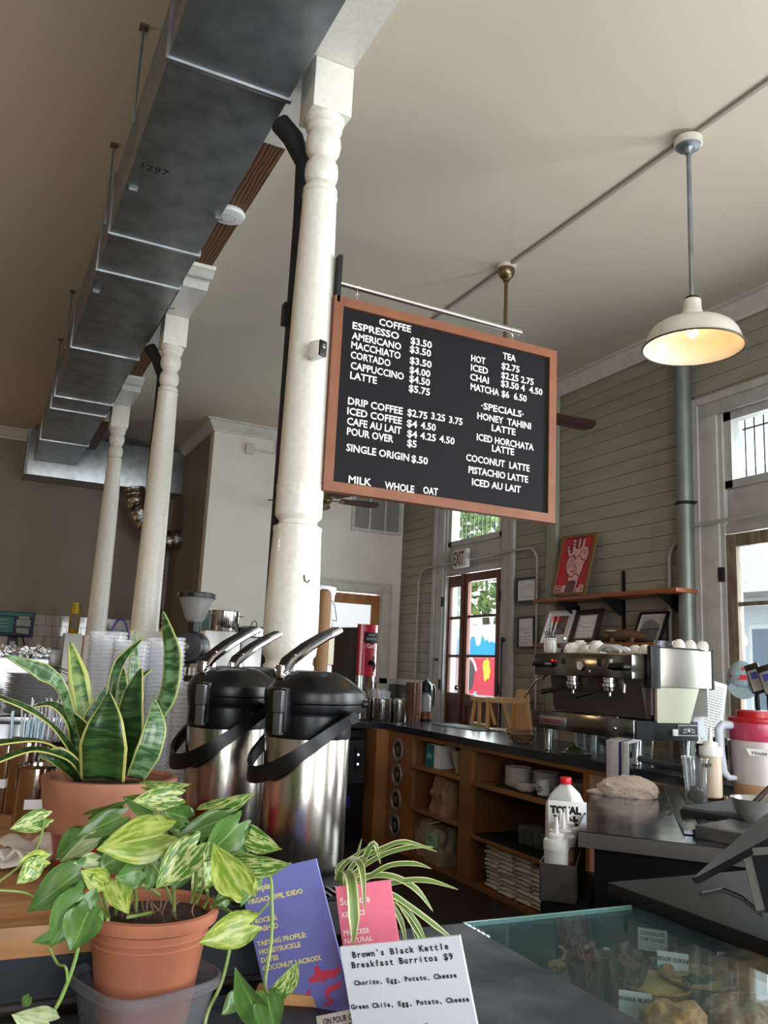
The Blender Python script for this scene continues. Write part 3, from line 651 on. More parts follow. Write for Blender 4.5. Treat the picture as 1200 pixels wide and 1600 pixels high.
def photo1(t, w, h, z):
    b = MB(); b.box(.2*w, .8*w, .30*h, .85*h, z, z+.0005).build('photo_print', M('street_photo', (120, 112, 110), .5, noise_=30, col2=(52, 50, 52)), t)
    MB().box(.2*w, .8*w, .68*h, .78*h, z+.0005, z+.001).build('photo_band', M('photo_band_rust', (150, 84, 66), .5), t)
def photo2(t, w, h, z):
    MB().box(.2*w, .8*w, .2*h, .82*h, z, z+.0005).build('certificate_sheet', m_paper, t)
    cert2(t, w, h, z+.0006)
def photo3(t, w, h, z):
    MB().box(.12*w, .88*w, .1*h, .9*h, z, z+.0005).build('photo_print', M('photo_sky_grey', (172, 170, 166), .5), t)
    b = MB()
    P = lambda pts: [(x*w, y*h) for x, y in pts]
    b.prism(P([(.13, .1), (.2, .45), (.24, .68), (.45, .78), (.80, .62), (.84, .1)]), .001, Matrix.Translation((0, 0, z+.0004)))
    b.build('house_picture', M('photo_house_grey', (92, 90, 88), .5, noise_=60, col2=(130, 128, 124)), t)
    c = MB()
    for i in range(7): c.box((.2+.09*i)*w, (.23+.09*i)*w, .12*h, .42*h, z+.0012, z+.002)
    c.box(.18*w, .84*w, .43*h, .47*h, z+.0012, z+.002).build('porch_lines', M('photo_dark', (50, 48, 46), .6), t)
picture('framed_photo', 'white framed street photo at the left end of the lower shelf', 'photo', at(846.5, 961, 'x', 4.60), at(887, 959, 'x', 4.60), at(884, 1008, 'x', 4.5), at(845, 1008, 'x', 4.5), .02, m_plasticw, m_paper, photo1)
picture('framed_certificate', 'dark wood framed certificate standing on the lower shelf', 'certificate', at(899, 956, 'x', 4.60), at(941, 952.5, 'x', 4.60), at(931, 1007, 'x', 4.5), at(889.5, 1008, 'x', 4.5), .045, M('dark_walnut', (46, 34, 30), .4), M('mat_grey', (176, 172, 166), .6), photo2)
picture('framed_photo', 'black framed photo of an old two storey house on the lower shelf', 'photo', at(991, 961, 'x', 4.60), at(1036, 958, 'x', 4.60), at(1031, 1007, 'x', 4.5), at(987, 1007, 'x', 4.5), .02, m_black, m_paper, photo3)
p = at(981, 1002, 'x', 4.50)
t = thing('carved_animal', 'carved brown wooden animal lying on the lower shelf', 'ornament', (4.48, p.y, ZB+.03))
m_carv = M('driftwood_brown', (112, 84, 58), .7, noise_=14, col2=(84, 60, 40), bump=.4)
MB().tube([(0, .24, .045), (0, .17, .05), (0, .08, .055), (0, 0, .06), (0, -.08, .055), (0, -.16, .05), (0, -.24, .03)], [.018, .03, .04, .045, .04, .028, .012], 10).ball((0, .2, .055), (.03, .05, .03), 10, nz=.3).build('carved_body', m_carv, t)
for y in (.12, -.1): MB().ball((-.03, y, .02), (.018, .02, .024), 8, nz=.3).ball((.03, y, .02), (.018, .02, .024), 8, nz=.3).build('carved_legs', m_carv, t)
MB().ball((-.01, .16, .092), (.03, .06, .012), 10, nz=.2).build('pale_shell', M('shell_pale', (190, 176, 156), .6), t)
# ================================================================== back counter run
WX = 3.37
m_slate = M('black_worktop', (22, 24, 30), .22, noise_=5, col2=(40, 44, 56), bump=.03, spec=.6)
w = MB()
w.prism([(WX, 2.2), (4.12, 2.2), (4.12, 7.65), (2.4, 7.65), (2.4, 6.86), (WX, 6.86)], .05, Matrix.Translation((0, 0, .968)))
tag(w.build('bar_worktop', m_slate, origin=(3.7, 5, .968)), 'long black worktop with a corner, carrying the espresso machine', 'worktop')
t = thing('bar_cabinet', 'open honey wood bar cabinet with shelves under the black worktop', 'cabinet', (3.39, 5.5, 0))
Y = lambda y: y-5.5
cb = MB()
cb.box(0, .62, Y(6.69), Y(6.72), 0, .966).box(-.12, 0, Y(6.72), Y(7.5), 0, .966)
cb.box(.60, .62, Y(3.6), Y(6.69), 0, .966)
cb.box(0, .60, Y(3.6), Y(6.69), 0, .03).box(0, .60, Y(3.6), Y(6.69), .935, .966)
cb.box(0, .60, Y(5.36), Y(5.52), .03, .935).box(0, .60, Y(4.05), Y(4.11), .03, .935)
cb.box(0, .60, Y(6.27), Y(6.30), .03, .935)
cb.build('cabinet_body', m_cab, t)
MB().box(0, .02, Y(6.30), Y(6.69), .03, .935).build('dispenser_panel', m_cab, t)
for z, a, b_ in ((.70, 5.52, 6.27), (.37, 5.52, 6.27), (.69, 4.11, 5.36), (.33, 4.11, 5.36)):
    MB().box(-.012, .60, Y(a), Y(b_), z, z+.028, bev=.003).build('shelf', m_cab, t)
for y in (5.545, 5.335, 6.245): MB().box(.03, .034, Y(y)-.008, Y(y)+.008, .03, .93).build('shelf_track', m_steel, t)
for i, z in enumerate((.815, .61, .405, .20)):
    d = thing('cup_dispenser', ['top round steel cup dispenser in the end of the bar cabinet', 'second round steel cup dispenser from the top', 'third round steel cup dispenser from the top', 'lowest round steel cup dispenser in the bar cabinet'][i], 'cup dispenser', (3.388, 6.53, z), 0, 'round cup dispensers in the cabinet end')
    mm_ = frame((0, 0, 0), (0, -1, 0), (0, 0, 1))
    MB().lathe([(.096, 0), (.098, .006), (.094, .012), (.070, .010), (.062, .002)], m=mm_, n=36, cap=False).build('steel_ring', M('ring_steel', (158, 154, 146), .38, .6), d)
    MB().lathe([(.064, .001), (.0, .001)], m=mm_, n=30, cap=False).build('rubber_gasket', m_black, d)
    MB().lathe([(.030, .002), (.030, .006), (0, .007)], m=mm_, n=24, cap=False).build('cup_base', M('cup_bottom_grey', (104, 100, 96), .6), d)
# contents of the left bay
def at_sh(px, py, x, z): p = at(px, py, 'x', x); return Vector((x, p.y, z))
t = thing('tissue_box', 'teal and white carton on the top left cabinet shelf', 'box', (3.52, 6.03, .728), R_(4))
MB().box(-.075, .075, -.10, .10, 0, .18, bev=.004).build('carton', m_paper, t)
MB().box(-.0765, .0, .10, .1015, 0, .18).box(-.077, -.075, -.015, .1, 0.002, .178).build('teal_panel', M('teal_print', (28, 110, 122), .5), t)
MB().text('qbitp', .055, frame((-.0775, .09, .075), (0, -1, 0), (0, 0, 1)), .001, .0006, sx=.7).build('carton_lettering', M('pale_print', (160, 200, 206), .5), t, smooth=False, fix=False)
m_cupp = M('pulp_cups', (176, 160, 140), .7)
cupst = MB().lathe([(.032, 0), (.034, .008), (.05, .085), (.053, .088), (.052, .094), (.048, .09), (.032, .01)], n=24, cap=False).lathe([(0, .004), (.033, .004)], n=24, cap=False)
c0 = tag(cupst.build('paper_cup', m_cupp), 'x', 'paper cup', 'stack of pale paper cups in the cabinet'); c0.location = (3.5, 5.70, .73)
cl = ['pale paper cup at the bottom of the short stack in the cabinet', 'pale paper cup low in the short stack in the cabinet', 'pale paper cup in the upper half of the short cabinet stack', 'pale paper cup at the top of the short cabinet stack']
c0['label'] = cl[0]
for i in range(1, 4):
    c = copy_tree(c0, None, cl[i]); c.location.z += .022*i; c.scale = (1+.16*i,)*2+(1,)
def bag(name, label, loc, w, d, h, mat_, rz=0, seed=0, fold=True, cat='bag', group=None):
    """crumpled paper bag with a rolled top"""
    t = thing(name, label, cat, loc, rz, group)
    b = bmesh.new(); bmesh.ops.create_cube(b, size=1); bmesh.ops.subdivide_edges(b, edges=b.edges[:], cuts=9, use_grid_fill=True)
    for v in b.verts:
        x, y, z = v.co; k = z+.5
        sx = 1-.45*max(0, k-.6)/.4 if fold else 1
        n = noise.noise_vector(Vector((x*3+seed, y*3, z*3)))
        cr = abs(noise.noise(Vector((x*5+seed, y*5+2, z*4))))
        v.co = Vector((x*d*sx*(1-.22*cr), y*w*(1-.18*cr)*(1-.1*max(0, k-.6)), k*h)) + n*.03*min(1, k*4)
        if k < .02: v.co.z = 0
    o = MB().merge(b).build('bag_body', mat_, t, ang=50)
    if fold:
        b = MB(); b.tube([(-.01+.01*math.sin(i), w*(-.42+.84*i/8), h*1.0+.012*math.sin(i*2+seed)) for i in range(9)], .028, 8, flat=.8).build('rolled_top', mat_, t)
    return t
m_kraft = M('kraft_paper', (150, 118, 90), .75, noise_=14, bump=.5, col2=(138, 106, 80))
bag('paper_bag', 'large brown kraft bag with rolled top on the middle cabinet shelf', (3.53, 5.85, .399), .27, .28, .27, m_kraft, R_(-8), 3)
bag('paper_bag', 'smaller brown kraft bag behind and left of the large rolled one', (3.66, 6.13, .399), .20, .20, .24, m_kraft, R_(10), 8)
bag('paper_bag', 'brown kraft bag at the right edge of the middle cabinet shelf', (3.72, 5.61, .399), .12, .22, .2, m_kraft, 0, 5)
m_kraft2 = M('pale_kraft', (156, 136, 114), .7, noise_=14, bump=.4)
bag('paper_bag', 'pale kraft bag leaning at the left of the bottom cabinet shelf', (3.55, 6.19, .03), .16, .20, .27, m_kraft2, R_(6), 1)
t = bag('coffee_bag', 'kraft coffee bag with a pale green label on the bottom shelf', (3.50, 5.93, .03), .27, .19, .25, m_kraft2, R_(-6), 12, False)
MB().box(-.108, -.090, -.11, .09, .13, .23).build('bag_label', M('mint_label', (150, 190, 160), .6), t)
MB().box(-.110, -.108, -.05, .03, .185, .193).box(-.110, -.108, -.04, .02, .165, .170).build('label_writing', m_ink, t)
MB().tube([(-.06, .10, .2), (-.08, .08, .27), (-.07, -.02, .30), (-.05, -.06, .31)], .004, 6).build('bag_cord', m_paper, t)
# plates, mugs, glasses, towels of the right bay
MB0 = MB()
pl_prof = [(0, .004), (.05, .003), (.056, 0), (.066, 0), (.07, .004), (.088, .011), (.094, .016), (.093, .018), (.086, .014), (.068, .008), (0, .008)]
pp_ = MB().lathe(pl_prof, n=36, cap=False).build('plate', m_porc); tag(pp_, 'x', 'plate', 'stacked plates in the bar cabinet')
def stack(src, pos, n, dz, lab, jit=.0015, sc=1., rnd=random.Random(4)):
    for i in range(n):
        c = src if src.get('label') == 'x' else src.copy()
        if c is not src: C.objects.link(c)
        c['label'] = lab(i, n); c.location = Vector(pos)+Vector((rnd.uniform(-jit, jit), rnd.uniform(-jit, jit), i*dz)); c.scale = (sc, sc, 1)
        c.rotation_euler.z = rnd.uniform(0, 6)
def ordi(i): return ['bottom', 'second', 'third', 'fourth', 'fifth', 'sixth', 'seventh', 'eighth', 'ninth', 'tenth', 'eleventh', 'twelfth', 'thirteenth', 'fourteenth', 'fifteenth', 'sixteenth', 'seventeenth', 'eighteenth', 'nineteenth', 'twentieth'][i]
def slab(what, where):
    def f(i, n):
        if i == n-1: return '%s, topmost of %s' % (what, where)
        if i == 0: return '%s, lowest of %s' % (what, where)
        return '%s, %s from the bottom of %s' % (what, ordi(i), where)
    return f
tag(MB().box(-.17, .17, -.50, .26, 0, .012, bev=.003).build('bar_mat', m_blackm, origin=(0, 0, 0)), 'black bar mat under the plates on the cabinet shelf', 'mat').location = (3.60, 4.86, .718)
stack(pp_, (3.53, 4.97, .731), 11, .0115, slab('white plate', 'the near left plate stack'))
stack(pp_, (3.64, 4.80, .731), 10, .0115, slab('white plate', 'the plate stack behind the mug'))
stack(pp_, (3.47, 4.79, .731), 3, .011, slab('small white saucer', 'the low stack beside the mug'), sc=.8)
stack(pp_, (3.74, 4.56, .731), 7, .0115, slab('white plate', 'the shadowed stack behind the two mugs'))
def mug(loc, rz, label, mat_, r=.042, h=.095, deco=None, cat='mug', hs=1):
    t = thing('mug', label, cat, loc, rz)
    MB().lathe([(r*.9, 0), (r, .004), (r, h), (r-.003, h+.001), (r-.005, h-.002), (r-.005, .006), (0, .006)], n=32).build('mug_body', mat_, t)
    if hs: MB().tube([(0, r-.003+.028*math.sin(a), h*.52+h*.3*math.cos(a)) for a in [PI*i/10 for i in range(11)]], .0055, 8).build('handle', mat_, t)
    if deco: deco(t, r, h)
    return t
def lg1(t, r, h):
    b = MB()
    for s, z in (('Queen', .52), ('Coffee', .34), ('Bar', .2)):
        for i, ch in enumerate(s):
            a = PI+(i-len(s)/2+.5)*.20; b.text(ch, .02, frame((r*math.cos(a)*1.006, r*math.sin(a)*1.006, h*z), (math.sin(a)*-1, math.cos(a), 0), (0, 0, 1)), .0005, .0006, 'CENTER')
    b.build('mug_lettering', M('grey_print', (70, 74, 78), .5), t, smooth=False, fix=False)
def lg2(t, r, h):
    MB().ball((-r, 0, h*.42), (.002, .016, .018), 14).box(-r-.001, -r+.002, -.006, .006, h*.55, h*.78).build('jug_mark', m_ink, t)
mug((3.47, 4.60, .731), R_(12), 'white mug with grey lettering on the middle cabinet shelf', M('mug_white', (216, 220, 222), .2), deco=lg1)
mug((3.50, 4.475, .731), R_(150), 'short cream mug with a dark jug mark beside the white mug', M('mug_cream', (200, 184, 152), .3), .036, .07, deco=lg2, hs=0)
t = thing('glass_rack', 'black mesh mat with drinking glasses on the cabinet shelf', 'rack mat', (3.62, 4.85, .359))
MB().box(-.24, .20, -.45, .42, 0, .008).build('mat_base', m_blackm, t)
g = MB()
for i in range(22): g.box(-.24, .2, -.45+i*.04, -.444+i*.04, .008, .022)
for i in range(11): g.box(-.24+i*.042, -.234+i*.042, -.45, .42, .008, .02)
g.build('mat_grid', m_blackm, t)
gl = tag(MB().lathe([(.026, 0), (.030, .01), (.036, .12), (.034, .12), (.028, .014), (0, .012)], n=20, cap=False).build('drinking_glass', m_clear), 'x', 'glass', 'upturned glasses on the dark rack')
k = 0
for iy in range(5):
    for ix in range(2):
        c = gl if k == 0 else gl.copy()
        if k: C.objects.link(c)
        c.location = (3.47+ix*.1, 4.82-iy*.082, .385+.0)
        c['label'] = '%s clear glass from the left in the %s row of the dark rack' % (['first', 'second', 'third', 'fourth', 'fifth'][iy], ['front', 'rear'][ix]); k += 1
m_towel = M('cotton_towel', (206, 198, 190), .9, noise_=80, bump=.5)
m_stripe = M('orange_stitching', (186, 120, 84), .9)
def towel_obj():
    b = bmesh.new(); bmesh.ops.create_cube(b, size=1); bmesh.ops.subdivide_edges(b, edges=b.edges[:], cuts=6, use_grid_fill=True)
    for v in b.verts:
        x, y, z = v.co; e = 1-.5*abs(z*2)**3*.4
        v.co = Vector((x*.26*e, y*.17*e, (z+.5)*.03))+noise.noise_vector(v.co*4)*.006
    o = MB().merge(b).build('folded_towel', m_towel, ang=60)
    MB().tube([(-.118, -.08+.16*i/8, .026-.012*abs(math.sin(i))) for i in range(9)], .0035, 5).build('orange_edge', m_stripe, o)
    return o
tw = towel_obj(); tag(tw, 'x', 'towel', 'folded white towels in the bar cabinet'); first = True; rnd = random.Random(9)
for (yy, n, wh, xx) in ((5.13, 10, 'the left towel stack', 3.56), (4.93, 10, 'the towel stack left of centre', 3.54), (4.74, 10, 'the towel stack right of centre', 3.54), (4.56, 9, 'the towel stack near the counter', 3.54), (4.38, 8, 'the towel stack half hidden by the counter', 3.54)):
    for i in range(n):
        c = tw if first else copy_tree(tw); first = False
        c['label'] = slab('folded white towel', wh)(i, n); c.location = (xx+rnd.uniform(-.012, .012), yy+rnd.uniform(-.01, .01), .031+i*.0275); c.rotation_euler.z = rnd.uniform(-.09, .09)
# ice machine and drawers left of the cabinet
t = thing('ice_machine', 'black under counter ice machine beside the cabinet corner', 'ice machine', (2.93, 6.88, 0))
MB().box(-.33, .33, .03, .6, 0, .94, bev=.006).build('machine_body', m_dark, t)
MB().prism([(.03, .42), (-.03, .5), (0, .86), (.03, .88)], .6, frame((-.3, 0, 0), (0, 1, 0), (0, 0, 1))).build('bin_door', M('bin_door_black', (28, 29, 33), .35), t)
MB().box(.20, .26, -.036, .02, .60, .80, Matrix.Translation((0, 0, 0))).build('control_strip', m_black, t)
for z in (.66, .74): MB().ball((.23, -.036, z), (.011, .006, .011), 10).build('indicator_lamp', M('led_white', (210, 225, 255), .4, emit=(200, 220, 255), es=1.6), t)
MB().box(.08, .2, .022, .03, .28, .38).build('blue_badge', M('badge_blue', (28, 34, 120), .4), t)
# ================================================================== helpers for things given in world coordinates
SC.cycles.transparent_max_bounces = 32
def wb_(mb, name, mat_, root, **k):
    inv = (Matrix.Translation(root.location) @ Matrix.Rotation(root.rotation_euler.z, 4, 'Z')).inverted()
    bmesh.ops.transform(mb.bm, matrix=inv, verts=mb.bm.verts)
    return mb.build(name, mat_, root, **k)
# ================================================================== espresso machine
ZT = 1.018
em = thing('espresso_machine', 'two group steel espresso machine on the black worktop', 'espresso machine', (3.75, 4.2, ZT))
m_em = M('machine_steel', (128, 126, 120), .14, 1.)
wb_(MB().box(3.45, 3.60, 3.755, 4.69, 1.502, 1.642, bev=.004), 'control_panel', m_em, em)
wb_(MB().box(3.60, 4.05, 3.76, 4.68, 1.30, 1.60).prism([(3.60, 1.275), (3.66, 1.275), (3.66, 1.50), (3.56, 1.50)], .86, frame((0, 4.66, 0), (1, 0, 0), (0, 0, 1))), 'machine_body', M('backsplash_dark', (96, 90, 84), .35, .6), em)
wb_(MB().box(3.46, 4.06, 3.76, 4.68, 1.642, 1.650), 'cup_tray', m_em, em)
wb_(MB().box(3.64, 4.06, 3.722, 3.748, 1.466, 1.692, bev=.003), 'side_panel', M('satin_side', (176, 172, 164), .3, 1., noise_=3, bump=.03), em)
wb_(MB().box(3.64, 4.06, 4.69, 4.715, 1.466, 1.692, bev=.003), 'side_panel', m_em, em)
wb_(MB().box(3.565, 3.64, 3.722, 3.752, 1.455, 1.70, bev=.003).box(3.63, 4.068, 3.718, 3.75, 1.690, 1.697).box(4.055, 4.068, 3.718, 3.75, 1.46, 1.697), 'side_edge', m_black, em)
wb_(MB().prism([(3.62, 1.26), (3.875, 1.26), (3.955, 1.463), (3.62, 1.463)], .02, frame((0, 3.752, 0), (1, 0, 0), (0, 0, 1))), 'lower_side_panel', M('lower_panel_steel', (214, 212, 190), .3, .7), em)
wb_(MB().box(3.45, 3.47, 3.745, 4.705, 1.158, 1.272, bev=.003).box(3.47, 3.60, 3.75, 4.70, 1.158, 1.255), 'drip_tray_front', m_em, em)
wb_(MB().box(3.60, 3.95, 3.742, 4.70, 1.158, 1.268, bev=.002).box(3.47, 3.60, 3.742, 3.75, 1.158, 1.268), 'base_body', m_dark, em)
g = MB()
for i in range(40): g.box(3.475, 3.60, 3.77+i*.0228, 3.775+i*.0228, 1.256, 1.264)
wb_(g, 'drip_grate', m_chrome, em)
wb_(MB().box(3.50, 3.585, 4.02, 4.20, 1.264, 1.272, bev=.002), 'grate_plate', m_chrome, em)
for x in (3.52, 3.90):
    for y in (3.80, 4.62):
        wb_(MB().lathe([(.019, ZT), (.026, ZT+.003), (.026, ZT+.012), (.022, ZT+.02), (.030, 1.158)], (x, y, 0), n=20), 'machine_leg', m_steelh, em)
def yx(px, py, x): return at(px, py, 'x', x)
for i, (gx, hx) in enumerate((((896, 1064), (845, 1081)), ((953, 1067), (898, 1088)))):
    p = yx(*gx, 3.53); h = yx(*hx, 3.40)
    gh = wb_(MB().lathe([(.034, 1.445), (.044, 1.45), (.044, 1.468), (.036, 1.475), (.036, 1.49), (.042, 1.495), (.042, 1.515)], (3.53, p.y, 0), n=28), 'group_head', m_chrome, em)
    pf = wb_(MB().lathe([(.0, 1.415), (.03, 1.418), (.038, 1.425), (.04, 1.445)], (3.53, p.y, 0), n=28).tube([(3.53, p.y, 1.42), (3.53, p.y, 1.395)], .010, 10), 'portafilter', m_chrome, em)
    a = Vector((3.50, p.y+.02, 1.432)); e = Vector((h.x, h.y, h.z))
    wb_(MB().tube([a, a.lerp(e, .3), a.lerp(e, .45), a.lerp(e, .7), a.lerp(e, .97), e], [.007, .008, .014, .016, .018, .010], 12), 'portafilter_handle', m_black, em)
p = yx(854, 1055, 3.47); q = yx(848, 1060, 3.42); r_ = yx(838, 1063, 3.40); e = yx(820, 1089, 3.38)
wb_(MB().tube([p, q+Vector((0, 0, .0)), r_, e], [.006, .006, .0055, .005], 10), 'steam_wand', m_chrome, em)
wb_(MB().tube([yx(975, 1060, 3.48), yx(976, 1070, 3.46), yx(975, 1082, 3.46)], [.006, .006, .009], 10), 'hot_water_tap', m_chrome, em)
for px, py, nm in ((851, 1037, 'steam_knob'), (972, 1042, 'steam_knob')):
    p = yx(px, py, 3.45)
    kb = wb_(MB().tube([p+Vector((.0, -.06, 0)), p+Vector((-.02, -.055, 0)), p+Vector((-.028, .045, 0)), p+Vector((-.03, .072, 0))], [.020, .024, .024, .018], 18), nm, m_black, em)
    MB().tube([p+Vector((-.031, .066, 0))-em.location, p+Vector((-.032, .078, 0))-em.location], .017, 18).build('knob_cap', m_galv2, kb)
p = yx(908, 1040, 3.449)
gz = wb_(MB().lathe([(.034, 0), (.034, .01), (.028, .012), (.028, .006)], m=frame(p, (0, -1, 0), (0, 0, 1)), n=32, cap=False), 'pressure_gauge', m_chrome, em)
MB().lathe([(.028, .007), (0, .007)], m=frame(p-em.location, (0, -1, 0), (0, 0, 1)), n=30, cap=False).build('gauge_dial', m_paper, gz)
MB().box(-.012, .002, -.001, .001, .0075, .0085, frame(p-em.location, (0, -1, 0), (0, .3, 1))).build('gauge_needle', m_ink, gz)
for px, py, w, h, mt_ in ((880, 1033, .014, .02, m_black), (936, 1035, .014, .022, m_black), (955, 1033, .010, .012, m_paper), (922, 1048, .014, .014, m_black), (922.5, 1048.5, .007, .008, m_paper)):
    p = yx(px, py, 3.449); wb_(MB().box(p.x-(.006 if mt_ is m_black else .008), p.x+.002, p.y-w, p.y+w, p.z-h, p.z+h, bev=.002), 'rocker_switch' if mt_ is m_black else 'switch_label', mt_, em)
p = yx(863, 1032, 3.44); wb_(MB().ball(p, .006, 8), 'power_light', M('red_led', (255, 40, 20), .4, emit=(255, 40, 20), es=2.5), em)
p0 = yx(844, 1134, 3.449); p1 = yx(884, 1135, 3.449); hh = .056
bd = wb_(MB().box(3.443, 3.452, p1.y, p0.y, 1.185, 1.185+hh, bev=.003), 'maker_badge', m_galv2, em)
MB().text('LA MARZOCCO', .036, frame(Vector((3.4425, p0.y-.010, 1.198))-em.location, (0, -1, 0), (0, 0, 1)), .002, .0012, sx=.84).build('badge_lettering', M('badge_red', (140, 30, 40), .5), bd, smooth=False, fix=False)
wb_(MB().ball((3.447, 3.895, 1.213), .013, 12), 'tray_bolt', m_chrome, em)
# maker plate on the near side
p0 = at(1059, 1150, 'y', 3.74); p1 = at(1090, 1133, 'y', 3.74)
pl_ = wb_(MB().box(p0.x, p1.x, 3.736, 3.742, p0.z, p1.z), 'maker_plate', m_galv2, em)
MB().box(p0.x+.006-em.location.x, p1.x-.006-em.location.x, 3.7345-4.2, 3.7365-4.2, p0.z+.006-ZT, p1.z-.006-ZT).build('plate_field', m_black, pl_)
b = MB(); mx = (p0.x+p1.x)/2-em.location.x
b.tube([(mx+.045*math.cos(a), 3.733-4.2, p1.z-.035-ZT+.016*math.sin(a)) for a in [R_(x) for x in range(20, 161, 14)]], .0022, 5).ball((mx, 3.733-4.2, p1.z-.034-ZT), (.012, .001, .010), 8)
for zz in (.032, .018):
    for xx in (-.045, .02): b.box(mx+xx, mx+xx+.03, 3.7325-4.2, 3.7345-4.2, p0.z+zz-ZT, p0.z+zz+.006-ZT)
b.build('plate_emblem', m_galv2, pl_)
tag(MB().box(p0.x-.045, p0.x-.008, 3.728, 3.7415, p0.z+.0, p0.z+.038, bev=.002).build('sticker_box', m_paper, origin=(p0.x-.03, 3.735, p0.z)), 'tiny white sticker beside the maker plate on the machine', 'sticker')
# towel hanging from the machine
tt = thing('bar_towel', 'white bar towel with a blue stripe hanging from the machine', 'towel', (3.44, 3.85, 1.17))
def hang(y0, y1, x, name, m):
    b = bmesh.new(); bmesh.ops.create_grid(b, x_segments=8, y_segments=14, size=.5)
    for v in b.verts:
        u = v.co.x+.5; w = v.co.y+.5
        v.co = Vector((x+.004*math.sin(u*7+w*2)+(.09*(w-.93)/.07 if w > .93 else 0), y0+(y1-y0)*u, .93+.235*w))
    return wb_(MB().merge(b), name, m, tt, solid=.006)
m_tw = M('waffle_towel', (214, 214, 216), .9, noise_=120, bump=.6)
_a, _b, _c, _d = [at(px, 1180, 'x', 3.352).y for px in (947, 966, 971, 982)]
hang(_b, _a, 3.352, 'towel_fold', m_tw); hang(_d, _c, 3.350, 'towel_fold', m_tw); hang(_c, _b, 3.356, 'blue_stripe', M('towel_blue', (36, 46, 110), .9))
# things on top of the machine
zt2 = 1.650
def on_top(px, x, z=zt2): p = at(px, 1021, 'x', x); return (x, p.y, z)
t = thing('ceramic_jar', 'white ceramic jar of markers on the left end of the machine', 'jar', on_top(860, 3.60))
MB().lathe([(.03, 0), (.038, .004), (.042, .02), (.043, .06), (.038, .085), (.036, .092), (.041, .098), (.041, .104), (.037, .104), (.034, .09), (.034, .01), (0, .01)], n=32, cap=False).build('jar_body', m_porc, t)
for i, (dx, dy, h, c) in enumerate(((.01, -.03, .24, (210, 60, 70)), (.02, -.075, .235, (200, 40, 56)))):
    o = tag(MB().tube([(-.01, .01, 0), (dx, dy, h)], .0045, 8).build('paint_marker', M('marker_body', (190, 186, 176), .5), origin=(0, 0, 0)), ['silver marker leaning in the white jar, nearer the wall', 'red capped marker leaning farthest right out of the white jar'][i], 'marker'); o.location = Vector(on_top(858, 3.60))+Vector((0, 0, .015))
    MB().tube([Vector((-.01, .01, 0)).lerp(Vector((dx, dy, h)), .86), (dx, dy, h+.004)], .006, 8).build('marker_cap', M('marker_cap_%d' % i, c, .4), o)
rnd = random.Random(5); b = MB()
for i in range(9): b.tube([(rnd.uniform(-.02, .02), rnd.uniform(-.02, .02), .02), (rnd.uniform(-.04, .04), rnd.uniform(-.04, .05), rnd.uniform(.13, .17))], .003, 5)
b.build('dark_stirrers', M('stirrer_dark', (48, 46, 44), .5), t)
t = thing('glass_shaker', 'small clear glass shaker beside the white jar', 'shaker', on_top(881, 3.58))
MB().lathe([(.018, 0), (.021, .004), (.021, .07), (.016, .082), (.016, .095)], n=20).build('shaker_glass', m_clear, t)
MB().lathe([(.019, .004), (.019, .03)], n=18).build('cinnamon', M('cinnamon', (120, 70, 48), .8), t)
MB().lathe([(.018, .092), (.018, .108), (.012, .113), (0, .114)], n=18).build('shaker_cap', m_galv2, t)
def cup_up(loc, s, label, rz=0, tilt=0):
    t = thing('coffee_cup', label, 'cup', loc, rz, 'upturned white cups on the espresso machine')
    m0 = Matrix.Rotation(tilt, 4, 'X')
    MB().lathe([(.046*s, 0), (.046*s, .003), (.042*s, .03*s), (.030*s, .052*s), (.02*s, .056*s), (.02*s, .06*s), (0, .06*s)], m=m0, n=28).build('cup_body', m_porc, t)
    MB().tube([m0 @ Vector((.043*s+.018*s*math.sin(a), 0, .028*s+.016*s*math.cos(a))) for a in [PI*i/8 for i in range(9)]], .0045*s, 8).build('handle', m_porc, t)
cup_up(on_top(893, 3.56), 1.15, 'large upturned white cup left of the cup heap on the machine', R_(200))
cup_up(on_top(906, 3.66), 1.5, 'tallest upturned white cup at the back left of the heap', R_(250))
cup_up(on_top(914, 3.56), .9, 'small upturned white cup in the middle of the heap', R_(220))
cup_up(on_top(932, 3.66), 1.45, 'tall rounded white cup at the back right of the heap', R_(120))
cup_up(on_top(930, 3.56), 1.1, 'upturned white cup directly left of the rolled towel', R_(180))
cup_up(on_top(992, 3.70), 1.0, 'upturned white cup right of the rolled towel, farther left one', R_(150))
cup_up(on_top(1008, 3.66), 1.0, 'upturned white cup right of the rolled towel, against the side panel', R_(160))
for i, (x, y) in enumerate(((3.73, 3.80), (3.82, 3.80))):
    tag(MB().lathe([(.026, 0), (.03, .003), (.033, .085), (.030, .085), (.027, .01), (0, .008)], n=20, cap=False).build('etched_glass', M('etched_glass', (190, 196, 206), .1, 0, noise_=70, col2=(90, 96, 112), trans=.5), origin=(0, 0, 0)), ['left etched glass on the right end of the machine', 'right etched glass on the right end of the machine'][i], 'glass').location = (x-.02, y, 1.652)
cup_up((3.80, 3.735, 1.698), .85, 'white espresso cup in front of the etched glasses', R_(180))
cup_up((3.89, 3.735, 1.698), .85, 'white espresso cup between the etched glasses and the tipped cup', R_(90))
cup_up((3.99, 3.74, 1.70), .85, 'tipped white espresso cup at the far right of the machine', R_(20), R_(16))
t = thing('rolled_towel', 'rolled white towel lying on top of the machine', 'towel', on_top(962, 3.55))
b = bmesh.new(); bmesh.ops.create_uvsphere(b, u_segments=24, v_segments=16, radius=1)
for v in b.verts:
    n = noise.noise(v.co*2.2); v.co = Vector((v.co.x*.05*(1+.3*n), v.co.y*.115*(1+.15*n), .024+v.co.z*.026*(1+.5*n)))
